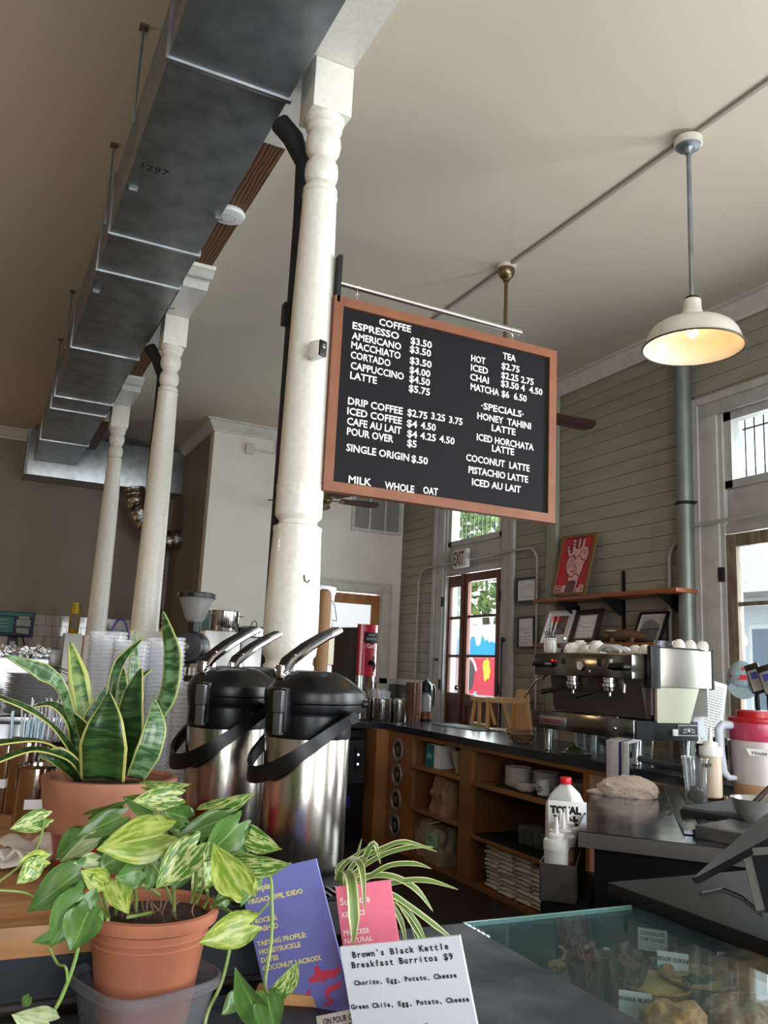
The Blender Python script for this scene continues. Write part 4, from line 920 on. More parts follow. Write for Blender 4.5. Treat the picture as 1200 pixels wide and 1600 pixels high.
MB().merge(b).tube([(-.045, .10, .02), (-.05, .05, .044), (-.04, -.02, .04), (-.05, -.10, .012)], [.012, .014, .014, .01], 8).build('towel_roll', m_tw, t)
# under and around the machine
def wire_basket(loc):
    t = thing('wire_basket', 'round dark wire basket on the worktop left of the machine', 'basket', loc)
    b = MB()
    for r, z in ((.105, .085), (.095, .055), (.08, .025), (.055, .004)): b.tube([(r*math.cos(a), r*math.sin(a), z) for a in [2*PI*i/28 for i in range(29)]], .002, 5)
    for i in range(26):
        a = 2*PI*i/26; b.tube([(.105*math.cos(a), .105*math.sin(a), .085), (.095*math.cos(a), .095*math.sin(a), .055), (.08*math.cos(a), .08*math.sin(a), .025), (.05*math.cos(a), .05*math.sin(a), .003)], .0013, 4)
    b.build('basket_wire', m_blackm, t)
    MB().ball((0, 0, .055), (.075, .07, .035), 14, nz=.5).build('brown_paper_filling', m_kraft, t)
wire_basket((3.62, 5.07, ZT))
tb = tag(MB().lathe([(.028, 0), (.031, .003), (.042, .12), (.040, .12), (.03, .01), (0, .008)], n=20, cap=False).build('tumbler', m_clear), 'x', 'glass', 'clear tumblers under the machine')
for i in range(8):
    c = tb if i == 0 else tb.copy()
    if i: C.objects.link(c)
    c['label'] = '%s clear tumbler from the left in the row under the machine' % ordi(i).replace('bottom', 'first'); c.location = (3.78, 4.62-i*.09, ZT)
t = thing('green_glass_dish', 'small green tinted glass dish cover lying under the machine', 'dish', (3.56, 4.40, ZT))
MB().lathe([(.06, 0), (.064, .003), (.055, .02), (.03, .036), (0, .04)], n=28, cap=False).build('lid_glass', glass('green_glass', (120, 140, 96), .2, base=(90, 104, 60), basefac=.5), t)
MB().ball((0, 0, .046), .008, 10).build('lid_knob', m_blackm, t)
tag(MB().lathe([(0, .002), (.09, .002), (.10, .006), (.09, .004)], n=30, cap=False).build('saucer', m_porc), 'flat pale saucer under the green glass lid', 'saucer').location = (3.54, 4.36, ZT)
t = thing('steaming_pitcher', 'small steel milk pitcher on the worktop near the machine', 'pitcher', (3.56, 3.42, ZT))
MB().lathe([(.034, 0), (.036, .003), (.034, .04), (.024, .075), (.026, .082), (.023, .082), (.022, .074)], n=24, cap=False).build('pitcher_body', m_steelh, t)
MB().tube([(.03, 0, .07), (.055, 0, .06), (.055, 0, .03), (.035, 0, .015)], .004, 8).build('handle', m_steelh, t)
t = thing('knock_box', 'black grinder block standing right of the machine base', 'grinder', (3.78, 3.42, ZT))
MB().box(-.09, .09, -.10, .10, 0, .15, bev=.01).lathe([(.035, .15), (.045, .18), (.04, .19)], n=20).build('grinder_block', m_black, t)
MB().tube([(-.09, -.02, .13), (-.14, -.04, .12), (-.17, -.05, .10)], [.012, .01, .014], 10).build('grinder_lever', m_black, t)
MB().ball((-.1, -.06, .05), (.02, .02, .02), 12).build('grinder_dial', m_chrome, t)
tag(MB().tube([(3.50, 4.1, 1.13), (3.5, 3.95, 1.09), (3.53, 3.75, 1.05), (3.60, 3.62, 1.03), (3.66, 3.5, 1.03)], [.018]*5, 12).build('ribbed_hose', M('ribbed_hose', (40, 40, 42), .5, noise_=5, wave=(60, 0, 'Y'), bump=1., col2=(110, 110, 108)), origin=(3.5, 3.9, 1.05)), 'ribbed dark hose curving out from under the machine', 'hose')
# papers and rack to the right of the machine
def sheet(name, label, cat, cs, mat_, th=.002):
    tl, tr, br, bl = [Vector(c) for c in cs]
    m0 = frame(bl, br-bl, tl-bl); w = (br-bl).length; h = (tl-bl).length
    inv = m0.inverted(); P = [(inv @ c) for c in (bl, br, tr, tl)]
    t = bpy.data.objects.new(name, None); C.objects.link(t); t.matrix_world = m0; tag(t, label, cat)
    MB().prism([(p.x, p.y) for p in P], th).build('sheet', mat_, t)
    return t, w, h
t, w, h = sheet('paper_sheet', 'tall white printed sheet standing right of the machine', 'paper', [at(1106, 1061, 'y', 4.0), at(1137, 1070, 'y', 3.95), at(1124, 1185, 'y', 3.8), at(1086, 1174, 'y', 3.85)], m_paper)
b = MB(); rnd = random.Random(2); skew = (t.matrix_world.inverted() @ at(1106, 1061, 'y', 4.0)).x
for i in range(22):
    y = h*(.14+.036*i); x = w*.14+(inv@Vector(tl)).x*y/h if False else w*.14+skew*y/h
    xe = x+w*.62
    while x < xe: l = rnd.uniform(.01, .03); b.box(x, min(x+l, xe), y, y+.004, .002, .0026); x += l+.006
b.build('printed_text', M('faint_ink', (110, 110, 112), .7), t)
sheet('paper_sheet', 'smaller translucent sheet leaning in front of the tall one', 'paper', [at(1092, 1082, 'y', 3.86), at(1098, 1090, 'y', 3.80), at(1106, 1160, 'y', 3.76), at(1080, 1140, 'y', 3.80)], M('sheet_grey', (220, 222, 228), .5))
# black rack, cap and card readers
t = thing('equipment_rack', 'black metal equipment rack by the right street door', 'rack', (4.05, 2.9, ZT))
for x in (-.16, .16):
    for y in (-.20, .16): MB().box(x-.01, x+.01, y-.01, y+.01, 0, .50).build('rack_post', m_black, t)
MB().box(-.17, .17, -.21, .17, .26, .28).box(-.17, .17, -.21, .17, .50, .515).build('rack_shelf', m_black, t)
cp = at(1160, 1074, 'x', 3.74)
t = thing('baseball_cap', 'pale blue cap with red stars and hat emblem, hung by the door', 'cap', (cp.x, cp.y, cp.z), R_(-48))
b = bmesh.new(); bmesh.ops.create_uvsphere(b, u_segments=32, v_segments=20, radius=1)
bmesh.ops.delete(b, geom=[v for v in b.verts if v.co.z < -.35], context='VERTS')
for v in b.verts: v.co = Vector((v.co.x*.078, v.co.y*.092, v.co.z*.105+.035))
m_cap = M('cap_fabric', (136, 158, 164), .8, noise_=60, bump=.2, col2=(150, 172, 178))
MB().merge(b).build('cap_crown', m_cap, t, solid=.002)
pts = [(.075*math.sin(a), -.06-.095*math.cos(a)) for a in [R_(x) for x in range(-80, 81, 10)]]
MB().prism([(x*1.0, y) for x, y in pts]+[(.06, -.05), (0, -.075), (-.06, -.05)], .003, Matrix.Translation((0, -.078, .004)) @ Matrix.Rotation(R_(48), 4, 'X') @ Matrix.Translation((0, .068, 0))).build('cap_brim', m_cap, t)
def on_crown(az, el):
    v = Vector((math.sin(az)*math.cos(el)*.078, -math.cos(az)*math.cos(el)*.092, math.sin(el)*.105+.035)); n = Vector((v.x/.078**2, v.y/.092**2, (v.z-.035)/.105**2)).normalized(); return v+n*.0015, n
m_emb = M('cap_red', (196, 40, 52), .7)
b = MB()
for az, el in ((.05, .62), (-.85, .2)):
    v, n = on_crown(az, el); m0 = frame(v, Vector((0, 0, 1)).cross(n), z=n); pts = []
    for i in range(16): rr = .014 if i % 2 == 0 else .005; pts.append((rr*math.cos(PI*i/8), rr*math.sin(PI*i/8)))
    b.prism(pts, .0015, m0)
v, n = on_crown(.05, .12); m0 = frame(v, Vector((0, 0, 1)).cross(n), z=n)
b.prism([(-.03, -.008), (.03, -.008), (.03, -.003), (.018, -.002), (.016, .014), (.008, .018), (-.008, .018), (-.016, .014), (-.018, -.002), (-.03, -.003)], .002, m0)
b.build('cap_emblems', m_emb, t)
for i, (px, py) in enumerate(((1182, 1062), (1201, 1065))):
    p = at(px, py, 'x', 3.72)
    t = thing('card_reader', ['left grey and black handheld card reader beside the blue cap', 'right grey and black handheld card reader at the frame edge'][i], 'card reader', p, R_(-60), 'handheld readers')
    m0 = Matrix.Rotation(R_(-20), 4, 'Y') @ Matrix.Rotation(R_(-14), 4, 'X')
    MB().box(-.036, .036, -.018, .018, -.075, .085, m0, bev=.008).build('reader_shell', m_black, t)
    MB().box(-.030, .030, -.022, -.016, -.065, .05, m0, bev=.003).build('reader_face', m_galv2, t)
    MB().box(-.016, .016, -.0235, -.021, .0, .035, m0).build('reader_screen', M('reader_blue', (60, 60, 140), .3), t)
    MB().tube([(0, 0, -.07), (0, .02, -.16)], .014, 10).build('reader_stand', m_black, t)
p = at(1142, 1122, 'x', 3.62)
t = thing('dark_canister', 'dark metal canister with a label behind the red lid', 'canister', (p.x, p.y, ZT))
MB().lathe([(.055, 0), (.058, .003), (.058, .19), (.054, .19), (.053, .02)], n=28).build('canister_body', m_em, t)
MB().box(-.0595, -.055, -.028, .028, .10, .17).build('canister_label', m_black, t)
# ================================================================== diagonal steel counter
SZ = .95
A = Vector((2.06, 2.53, SZ)); ua = Vector((.681, .732, 0)); ub = Vector((.66, -.751, 0)); ub = Vector((.732, -.681, 0)) if False else ub
def sc(a, b, z=0): return A+ua*a+ub*b+Vector((0, 0, z))
t = thing('steel_counter', 'stainless steel prep counter with a black front, set diagonally', 'counter', (2.6, 2.6, 0))
poly = [(2.06, 2.53), (3.13, 3.68), (3.365, 3.68), (3.365, 1.25), (3.24, 1.19)]
b = MB().prism(poly, .055, Matrix.Translation((0, 0, SZ-.055)))
bmesh.ops.recalc_face_normals(b.bm, faces=b.bm.faces[:]); bmesh.ops.bevel(b.bm, geom=b.bm.edges[:], offset=.004, segments=2, affect='EDGES')
dd = (Vector((3.24, 1.19, 0))-Vector((2.06, 2.53, 0))).normalized(); nn = Vector((dd.y, -dd.x, 0))
nn = nn if nn.x < 0 else -nn
e0 = Vector((2.06, 2.53, 0))+dd*.004; e1 = Vector((3.24, 1.19, 0))
wb_(MB().add([e0+nn*.002+Vector((0, 0, SZ-.054)), e1+nn*.002+Vector((0, 0, SZ-.054)), e1+nn*.002+Vector((0, 0, SZ-.003)), e0+nn*.002+Vector((0, 0, SZ-.003)), e0+Vector((0, 0, SZ-.054)), e1+Vector((0, 0, SZ-.054)), e1+Vector((0, 0, SZ-.003)), e0+Vector((0, 0, SZ-.003))], [(0, 1, 2, 3), (4, 5, 6, 7), (0, 1, 5, 4), (1, 2, 6, 5), (2, 3, 7, 6), (3, 0, 4, 7)]), 'counter_edge', M('edge_steel', (138, 134, 130), .42, .8), t)
wb_(b, 'counter_top', M('worn_steel_top', (182, 192, 216), .17, 1., noise_=7, bump=.05, col2=(120, 122, 126)), t)
b = MB().prism([(2.13, 2.52), (3.10, 3.56), (3.36, 3.56), (3.36, 1.33), (3.22, 1.25)], SZ-.055)
b.add([sc(-.02, -.13, -.95), sc(.6, -.13, -.95), sc(.6, .04, -.95), sc(-.02, .04, -.95), sc(-.02, -.13, -.26), sc(.6, -.13, -.26), sc(.6, .04, -.26), sc(-.02, .04, -.26)], [(0, 1, 2, 3), (4, 5, 6, 7), (0, 1, 5, 4), (1, 2, 6, 5), (2, 3, 7, 6), (3, 0, 4, 7)])
wb_(b, 'counter_base', m_dark, t)
# bottle rail on the counter's left side
rot = math.atan2(ua.y, ua.x)
t = thing('bottle_rail', 'folded sheet steel bottle rail on the left end of the counter', 'bottle rail', sc(0, -.07, -.21), rot)
MB().box(0, .62, -.065, .065, -.045, -.04).box(0, .004, -.065, .065, -.045, .085).box(0, .62, .061, .065, -.045, .085).box(0, .62, -.065, -.061, -.045, .085).box(.616, .62, -.065, .065, -.045, .085).build('sheet_rail', M('dull_sheet_steel', (118, 110, 100), .45, .8, noise_=8, col2=(100, 94, 86)), t)
m_sq = M('squeeze_plastic', (222, 222, 216), .35, trans=.25, sss=.0)
m_syr = M('syrup_brown', (128, 96, 72), .4)
def squeeze(loc, label, s=1., body=None, rz=0, group='squeeze bottles in the steel rail'):
    t = thing('squeeze_bottle', label, 'squeeze bottle', loc, rz, group)
    MB().lathe([(.04*s, 0), (.044*s, .005*s), (.044*s, .165*s), (.042*s, .175*s)], n=28).build('bottle_body', body or m_sq, t)
    MB().lathe([(.046*s, .17*s), (.047*s, .175*s), (.047*s, .20*s), (.044*s, .206*s), (.030*s, .208*s), (.030*s, .222*s), (.026*s, .226*s), (.011*s, .228*s), (.009*s, .24*s), (.005*s, .285*s), (.003*s, .286*s)], n=28).build('nozzle_cap', m_plasticw, t)
    return t
for i, (a, bd_) in enumerate(((.055, None), (.155, m_syr), (.25, None), (.34, m_syr), (.42, None))):
    o = sc(a, -.075+(.012 if i % 2 else -.006), -.254)
    squeeze(o, ['nearest white topped squeeze bottle in the rail, clear syrup', 'second squeeze bottle in the rail, brown syrup inside', 'third squeeze bottle from the near end of the rail', 'fourth squeeze bottle in the rail, brown syrup inside', 'farthest squeeze bottle in the rail, in front of the milk jug'][i], 1.0, bd_)
t = thing('milk_jug', 'translucent milk jug with a red cap at the end of the rail', 'jug', sc(.52, -.085, -.15), rot+R_(-20))
b = bmesh.new(); bmesh.ops.create_cube(b, size=1); bmesh.ops.subdivide_edges(b, edges=b.edges[:], cuts=5, use_grid_fill=True)
for v in b.verts:
    x, y, z = v.co; k = z+.5; s_ = 1 if k < .55 else max(.22, (1-((k-.55)/.47)**2.6))
    r = max(abs(x), abs(y))/.5; n = math.hypot(x, y) or 1; f = (.75+.25*(max(abs(x), abs(y))/n if n else 1))
    v.co = Vector((x*.135*s_*f, y*.135*s_*f, k*.25))
MB().merge(b).build('jug_body', M('milk_jug_plastic', (214, 216, 218), .3, trans=.15), t, ang=60)
MB().lathe([(.023, .248), (.024, .25), (.024, .272), (.022, .275), (0, .275)], n=24).build('jug_cap', M('cap_bright_red', (198, 26, 34), .35), t)
lbm = frame((-.0, 0, 0), (1, 0, 0), (0, 0, 1))
lp = sc(.40, -.07, -.045)
t = thing('label_card', 'white card lettered TOTAL leaning on the red capped jug', 'card', lp, rot-PI/2+R_(10))
MB().box(-.075, .08, -.002, .002, -.06, .088, bev=.001).build('card_sheet', m_paper, t)
b = MB().text('TOTAL', .038, frame((-.066, -.0025, .040), (1, 0, 0), (0, 0, 1)), .001, .0028, sx=1.0); b.text('YEN:', .048, frame((-.050, -.0025, -.004), (1, 0, 0), (0, 0, 1)), .001, .0030, sx=.95)
b.prism([(.04, -.06), (.08, -.06), (.08, .045), (.070, .05), (.066, .0), (.055, -.03)], .0008, frame((0, -.002, 0), (1, 0, 0), (0, 0, 1))).build('card_lettering', m_ink, t, smooth=False)
# crumpled cloth on the steel
cpos = at(985, 1245, 'z', SZ)
t = thing('cleaning_cloth', 'crumpled off white cleaning cloth on the steel counter', 'cloth', (cpos.x, cpos.y, SZ), R_(-40))
b = bmesh.new(); bmesh.ops.create_icosphere(b, subdivisions=5, radius=1)
for v in b.verts:
    d = v.co.copy(); n1 = abs(noise.noise(d*1.7+Vector((3, 1, 0)))); n2 = abs(noise.noise(d*4)); n3 = noise.noise(d*9)
    k = 1-.22*n1-.10*n2+.015*n3
    v.co = Vector((d.x*.135*k*(1+.25*max(0, -d.x)), d.y*.085*k, max(0, .03+d.z*.072*k)))
MB().merge(b).tube([(-.12, .0, .01), (-.17, .01, .012), (-.2, .025, .006)], [.02, .013, .006], 8).build('cloth', M('cloth_offwhite', (206, 190, 176), .95, noise_=90, bump=.5, col2=(188, 168, 150)), t, ang=70)
# drip mat stand, knives, cup, bottle, pitcher
MZ = 1.0
mc = [at(1058, 1226, 'z', MZ), at(1062, 1262, 'z', MZ), at(1152, 1277, 'z', MZ)]
ux = (mc[2]-mc[1]).normalized(); uy = Vector((-ux.y, ux.x, 0)); mw = (mc[2]-mc[1]).length*1.12; md = abs((mc[0]-mc[1]).dot(uy))
mroot = mc[1]; mrot = math.atan2(ux.y, ux.x)
t = thing('drip_mat', 'black ribbed drip mat under the plastic cup and tan bottle', 'mat', mroot, mrot)
MB().box(0, mw, 0, md, -.030, -.004, bev=.004).build('mat_base', m_blackm, t)
g = MB()
for i in range(24): g.box(.008+i*(mw-.016)/24, .008+i*(mw-.016)/24+.008, .006, md-.006, -.004, .006)
g.build('mat_ribs', M('mat_rib', (78, 78, 82), .6), t)
t = thing('steel_stand', 'low stainless stand carrying the black drip mat', 'stand', (mroot.x, mroot.y, SZ), mrot)
MB().box(.06, mw, .01, md+.03, .0, .018, bev=.002).build('stand_plate', m_steelh, t)
t = thing('tablet_dock', 'flat grey metal box in front of the drip mat', 'box', (mroot.x, mroot.y, SZ), mrot)
MB().box(.22, .56, -.30, -.03, 0.0, .045, bev=.004).build('box_shell', M('dark_grey_metal', (90, 90, 92), .35, .8), t)
for i, (a, b_, c) in enumerate(((1043, 1232, (1082, 1304)), (1057, 1227, (1096, 1297)))):
    p = at(a, b_, 'z', SZ+.004); q = at(*c, 'z', SZ+.004)
    d_ = (q-p).normalized(); n_ = Vector((-d_.y, d_.x, 0))*(.028 if i == 0 else .018)
    z_ = Vector((0, 0, .012))
    tag(MB().add([p-n_, q-n_, q+n_, p+n_, p-n_+z_, q-n_+z_, q+n_+z_*2, p+n_+z_*2], [(0, 1, 2, 3), (4, 5, 6, 7), (0, 1, 5, 4), (1, 2, 6, 5), (2, 3, 7, 6), (3, 0, 4, 7)]).build('steel_strip', m_steelh, smooth=False, origin=p), ['wide flat steel strip lying left of the drip mat', 'narrow bent steel strip against the edge of the drip mat'][i], 'steel strip')
def on_mat(px, py): p = at(px, py, 'z', MZ+.004); return (p.x, p.y, MZ+.005)
p = on_mat(1089, 1254)
t = thing('plastic_cup', 'clear plastic cup with dark dregs on the drip mat', 'cup', p)
MB().lathe([(.038, 0), (.041, .003), (.050, .09), (.058, .175), (.061, .178), (.061, .184), (.057, .184), (.048, .09), (.039, .006), (0, .006)], n=32, cap=False).build('cup_wall', glass('cup_plastic', (240, 242, 242), .4, .04, (225, 227, 230), .04), t)
MB().ball((0, 0, .026), (.039, .039, .024), 14, nz=.4).ball((.01, .004, .045), (.02, .02, .016), 12, nz=.5).ball((-.012, 0, .05), (.016, .018, .016), 12, nz=.5).build('dark_dregs', M('coffee_dregs', (34, 20, 22), .25), t)
b = MB()
for i, ch in enumerate('mayhew'):
    a = -PI*.62+i*.16; b.text(ch, .03, frame((.0575*math.cos(a), .0575*math.sin(a), .150), (-math.sin(a), math.cos(a), 0), (0, 0, 1)), .0005, .0004)
b.build('cup_lettering', m_ink, t, smooth=False, fix=False)
p = on_mat(1112, 1246); s_ = 1.22
squeeze(p, 'tall tan squeeze bottle standing behind the plastic cup', 1.05, M('tan_syrup', (178, 160, 136), .4), 0, None)
p = on_mat(1185, 1244); 
t = thing('plastic_pitcher', 'large plastic pitcher with a red lid, labelled, full of brown drink', 'pitcher', p, R_(-50))
PH = .33
MB().lathe([(.095, 0), (.10, .005), (.106, .16), (.112, PH)], n=40).build('pitcher_body', M('pitcher_plastic', (188, 178, 172), .3, sss=0), t)
MB().lathe([(.0965, .0), (.1015, .006), (.1035, .055)], n=40, cap=False).build('drink', M('tea_tan', (176, 136, 104), .35), t)
MB().lathe([(.1105, PH-.085), (.114, PH-.08), (.1165, PH-.01), (.115, PH)], n=40, cap=False).build('red_band', M('lid_skirt_red', (176, 60, 84), .3), t)
MB().lathe([(.118, PH-.006), (.120, PH), (.120, PH+.014), (.10, PH+.018), (.085, PH+.02), (.085, PH+.045), (.075, PH+.05), (0, PH+.05)], n=40).build('pitcher_lid', m_red, t)
hx = R_(-140+50)
hd = Matrix.Rotation(R_(208), 4, 'Z')
MB().tube([hd @ Vector(q) for q in ((.108, 0, PH-.02), (.16, 0, PH-.02), (.178, 0, PH-.04), (.172, 0, PH*.55), (.160, 0, .10), (.135, 0, .075), (.100, 0, .075))], [.018, .02, .021, .019, .018, .014, .012], 10).build('pitcher_handle', M('handle_frost', (200, 208, 220), .4), t)
# label facing the camera
v = Vector((CAM.x-p[0], CAM.y-p[1], 0)).normalized(); v = Matrix.Rotation(R_(50), 3, 'Z') @ v
lm = frame(v*.111+Vector((0, 0, PH*.60)), Vector((0, 0, 1)).cross(v), (0, 0, 1))
MB().prism([(-.032, -.014), (.05, -.014), (.05, .016), (-.045, .016)], .001, lm).build('pitcher_label', m_paper, t)
MB().text('House', .024, lm @ Matrix.Translation((-.022, -.009, .0012)), .0006, .0004).build('label_writing', m_ink, t, smooth=False, fix=False)
# steel bowl with tools
p = at(1185, 1300, 'z', SZ)
t = thing('mixing_bowl', 'small steel bowl with tools at the right end of the counter', 'bowl', (p.x, p.y, SZ+.02))
MB().lathe([(.035, 0), (.05, .004), (.085, .06), (.095, .10), (.098, .103), (.094, .10), (.083, .062), (.045, .01), (0, .008)], n=36, cap=False).build('bowl', M('bowl_grey', (176, 176, 172), .25, .6), t)
MB().tube([(-.03, .02, .06), (.07, -.02, .16), (.16, -.06, .26)], [.012, .010, .014], 8).build('tool_handle', M('dark_tool', (52, 44, 42), .4), t)
# fork and small tools on the steel
p = at(1046, 1270, 'z', SZ+.004)
tag(MB().tube([(0, 0, .004), (.05, .04, .004)], .004, 6).tube([(0, 0, .004), (-.03, -.01, .004)], .003, 6).tube([(0, 0, .004), (-.025, -.022, .004)], .003, 6).build('small_tongs', m_steelh, origin=(0, 0, 0)), 'small dark tongs lying left of the steel strip', 'tongs').location = p
# ================================================================== far end of the back counter
m_can = M('can_steel', (196, 194, 188), .16, 1., noise_=2, bump=.02)
YC = 7.0
t = thing('water_boiler', 'tall steel hot water boiler with a red front, behind the airpots', 'boiler', (3.31, 7.12, ZT), R_(15))
MB().box(-.12, .12, -.02, .42, .01, .84, bev=.02).build('boiler_body', M('boiler_steel', (92, 88, 84), .28, .9), t)
MB().box(-.125, .125, -.05, .43, .0, .012).build('boiler_base', m_blackm, t)
def rnd_front(r0, r1, z0, z1, dy=-.02, w=.105, n=14):
    pts = [(w*math.sin(a), dy-(r1)*math.cos(a)) for a in [R_(-90+180*i/n) for i in range(n+1)]]
    return MB().prism(pts+[(w, .0), (-w, .0)], z1-z0, Matrix.Translation((0, 0, z0)))
rnd_front(0, .03, .012, .40, w=.10).build('lower_column', m_can, t)
rnd_front(0, .045, .40, .87, w=.115).build('red_front', M('boiler_red', (172, 20, 40), .3, coat=.4), t)
MB().box(-.075, .08, -.073, -.06, .70, .80, bev=.004).build('display', m_black, t)
MB().box(-.06, .06, -.076, -.07, .725, .75).box(-.035, .04, -.076, -.07, .765, .785).build('display_label', m_galv2, t)
MB().text('Curtis', .055, frame((-.045, -.0685, .655), (1, 0, 0), (0, 0, 1)), .002, .0008, sx=.8).build('front_lettering', m_paper, t, smooth=False, fix=False)
MB().box(-.05, .05, -.068, -.05, .48, .64, bev=.01).build('front_recess', M('recess_red', (140, 16, 34), .4), t)
MB().tube([(0, -.06, .52), (0, -.12, .52), (0, -.13, .50), (0, -.13, .46)], [.022, .018, .016, .012], 12).tube([(0, -.12, .52), (.0, -.125, .58)], .008, 8).build('tap', m_black, t)
MB().ball((0, -.13, .455), .012, 8).build('tap_tip', m_chrome, t)
m_straw = M('straw_white', (226, 230, 236), .5)
def canister(name, loc, r, h, label, mat_=m_can, lab=None, group=None):
    t = thing(name, label, 'canister', loc, 0, group)
    MB().lathe([(r*.97, 0), (r, .004), (r, h-.006), (r+.004, h-.004), (r+.005, h), (r-.001, h+.001), (r-.003, h-.006), (r-.003, .01), (0, .008)], n=40, cap=False).build('canister_wall', mat_, t)
    if lab: MB().prism([(-.022, -.010), (.022, -.010), (.022, .010), (-.022, .010)], .0008, lab).build('canister_label', m_paper, t)
    return t
c1 = (3.46, 7.05, ZT); canister('steel_canister', c1, .083, .20, 'steel canister full of wrapped straws beside the boiler')
canister('steel_canister', (3.64, 7.05, ZT), .080, .20, 'steel canister holding a wire spoon beside the paper cups')
def straws(loc, n, rad, h, spread, label, seed, mat_=m_straw, group='wrapped straws', r=.0045, name='wrapped_straw'):
    rnd = random.Random(seed)
    for i in range(n):
        a = rnd.uniform(0, 6.28); q = rnd.uniform(0, rad)
        o = Vector((q*math.cos(a), q*math.sin(a), .012)); d = Vector((q*math.cos(a)*spread+rnd.uniform(-.02, .02), q*math.sin(a)*spread+rnd.uniform(-.02, .02), rnd.uniform(h*.9, h)))
        ob = MB().tube([o, d], r, 5, flat=.45).build(name, mat_); ob.location = loc
        tag(ob, label, 'straw', group)
straws(c1, 34, .066, .29, 1.35, 'white wrapped straw in the steel canister beside the boiler', 4, group='wrapped straws beside the boiler')
o = tag(MB().tube([(.02, .02, .02), (.03, .01, .24), (.045, 0, .26), (.06, -.0, .24), (.05, 0, .2)], .002, 6).build('wire_spoon', m_steelh), 'thin wire spoon standing in the second steel canister', 'spoon'); o.location = (3.64, 7.05, ZT)
m_bc = M('brown_paper_cup', (96, 62, 44), .6); m_bc2 = M('printed_cup', (170, 134, 108), .6, noise_=60, col2=(96, 60, 44))
for k, (x, y, mt_, n, lb) in enumerate(((3.765, 7.05, m_bc, 26, 'dark brown paper cup in the nested stack beside the canisters'), (3.86, 7.10, m_bc2, 26, 'printed brown paper cup in the nested stack beside the carafe'))):
    src = None
    for i in range(n):
        if src is None:
            src = tag(MB().lathe([(.036, .0), (.045, .088), (.047, .09), (.047, .094), (.044, .094), (.035, .003)], n=20, cap=False).build('nested_paper_cup', mt_), lb, 'paper cup', ['dark paper cup stack', 'printed paper cup stack'][k]); c = src
        else: c = src.copy(); C.objects.link(c)
        c.location = (x, y, ZT+.0105*i)
t = thing('coffee_carafe', 'glass and black thermal carafe at the end of the back counter', 'carafe', (3.98, 7.14, ZT), R_(20))
MB().lathe([(.06, 0), (.062, .005), (.062, .02)], n=28).lathe([(.060, .27), (.062, .275), (.062, .33), (.045, .36), (.03, .375), (.012, .38), (.01, .395), (0, .396)], n=28).box(-.1, -.04, -.012, .012, .335, .355).build('carafe_top', m_black, t)
MB().lathe([(.057, .02), (.057, .27)], n=28, cap=False).build('carafe_glass', m_clear, t)
MB().lathe([(.05, .02), (.05, .22), (.03, .25)], n=24).build('inner_flask', M('flask_white', (200, 200, 204), .3), t)
MB().lathe([(.0575, .02), (.0575, .09)], n=28, cap=False).build('coffee_inside', M('coffee_tan', (120, 74, 56), .4), t)
MB().tube([(.055, 0, .34), (.10, 0, .34), (.125, 0, .30), (.12, 0, .2), (.105, 0, .13)], [.010, .012, .012, .011, .008], 10).box(.056, .064, -.008, .008, .01, .3).build('carafe_handle', m_black, t)
t = thing('service_tray', 'flat black tray on the worktop under the carafe', 'tray', (3.85, 6.35, ZT))
MB().box(-.02, .25, -.35, .4, 0, .006, bev=.002).build('tray', m_blackm, t)
# ------------------------------------------------------------------ high chairs
m_hc = M('highchair_wood', (206, 164, 112), .45, noise_=6, col2=(220, 180, 128), stretch=(3, 3, .6)); m_hcd = M('highchair_dark', (58, 34, 30), .5)
def highchair(loc, rz, m, label):
    t = thing('high_chair', label, 'high chair', loc, rz, 'stacked wooden high chairs')
    for sx in (-1, 1):
        for sy in (-1, 1):
            MB().tube([(sx*.24, sy*.25, 0), (sx*.19, sy*.145, .70)], [.024, .019], 4).build('leg', m, t)
    for sy in (-1, 1):
        MB().box(-.235, .20, sy*.15-.014, sy*.15+.014, .655, .70, bev=.006).build('arm_rail', m, t)
        MB().box(-.215, .215, sy*.215-.012, sy*.215+.012, .22, .26, bev=.004).build('side_rail', m, t)
        MB().tube([(-.05, sy*.16, .66), (.02, sy*.17, .45)], [.016, .016], 4).build('side_slat', m, t)
    MB().box(-.235, -.205, -.165, .165, .655, .70, bev=.006).build('front_bar', m, t)
    MB().box(-.225, -.2, -.19, .19, .42, .47, bev=.005).build('front_rail', m, t)
    MB().box(-.222, -.202, -.025, .025, .46, .66, bev=.004).build('crotch_post', m, t)
    MB().box(-.18, .19, -.17, .17, .40, .42, bev=.004).build('seat', m, t)
    MB().prism([(-.14, .42), (.14, .42), (.14, .70), (.09, .78), (-.09, .78), (-.14, .70)], .018, frame((.20, 0, 0), (0, 1, 0), (0, 0, 1))).build('backrest', m, t)
    MB().tube([(-.21, .05, .63), (-.19, .06, .55), (-.17, .04, .50)], .010, 6).build('strap', M('strap_red_black', (70, 30, 32), .6), t)
    return t
hp = at(783, 1110, 'x', 4.36)
highchair((4.36, hp.y, .0), R_(-10), m_hcd, 'dark stained wooden high chair under the pale one')
highchair((4.36, hp.y, .585), R_(-10), m_hc, 'pale wooden high chair stacked on top by the exit door')
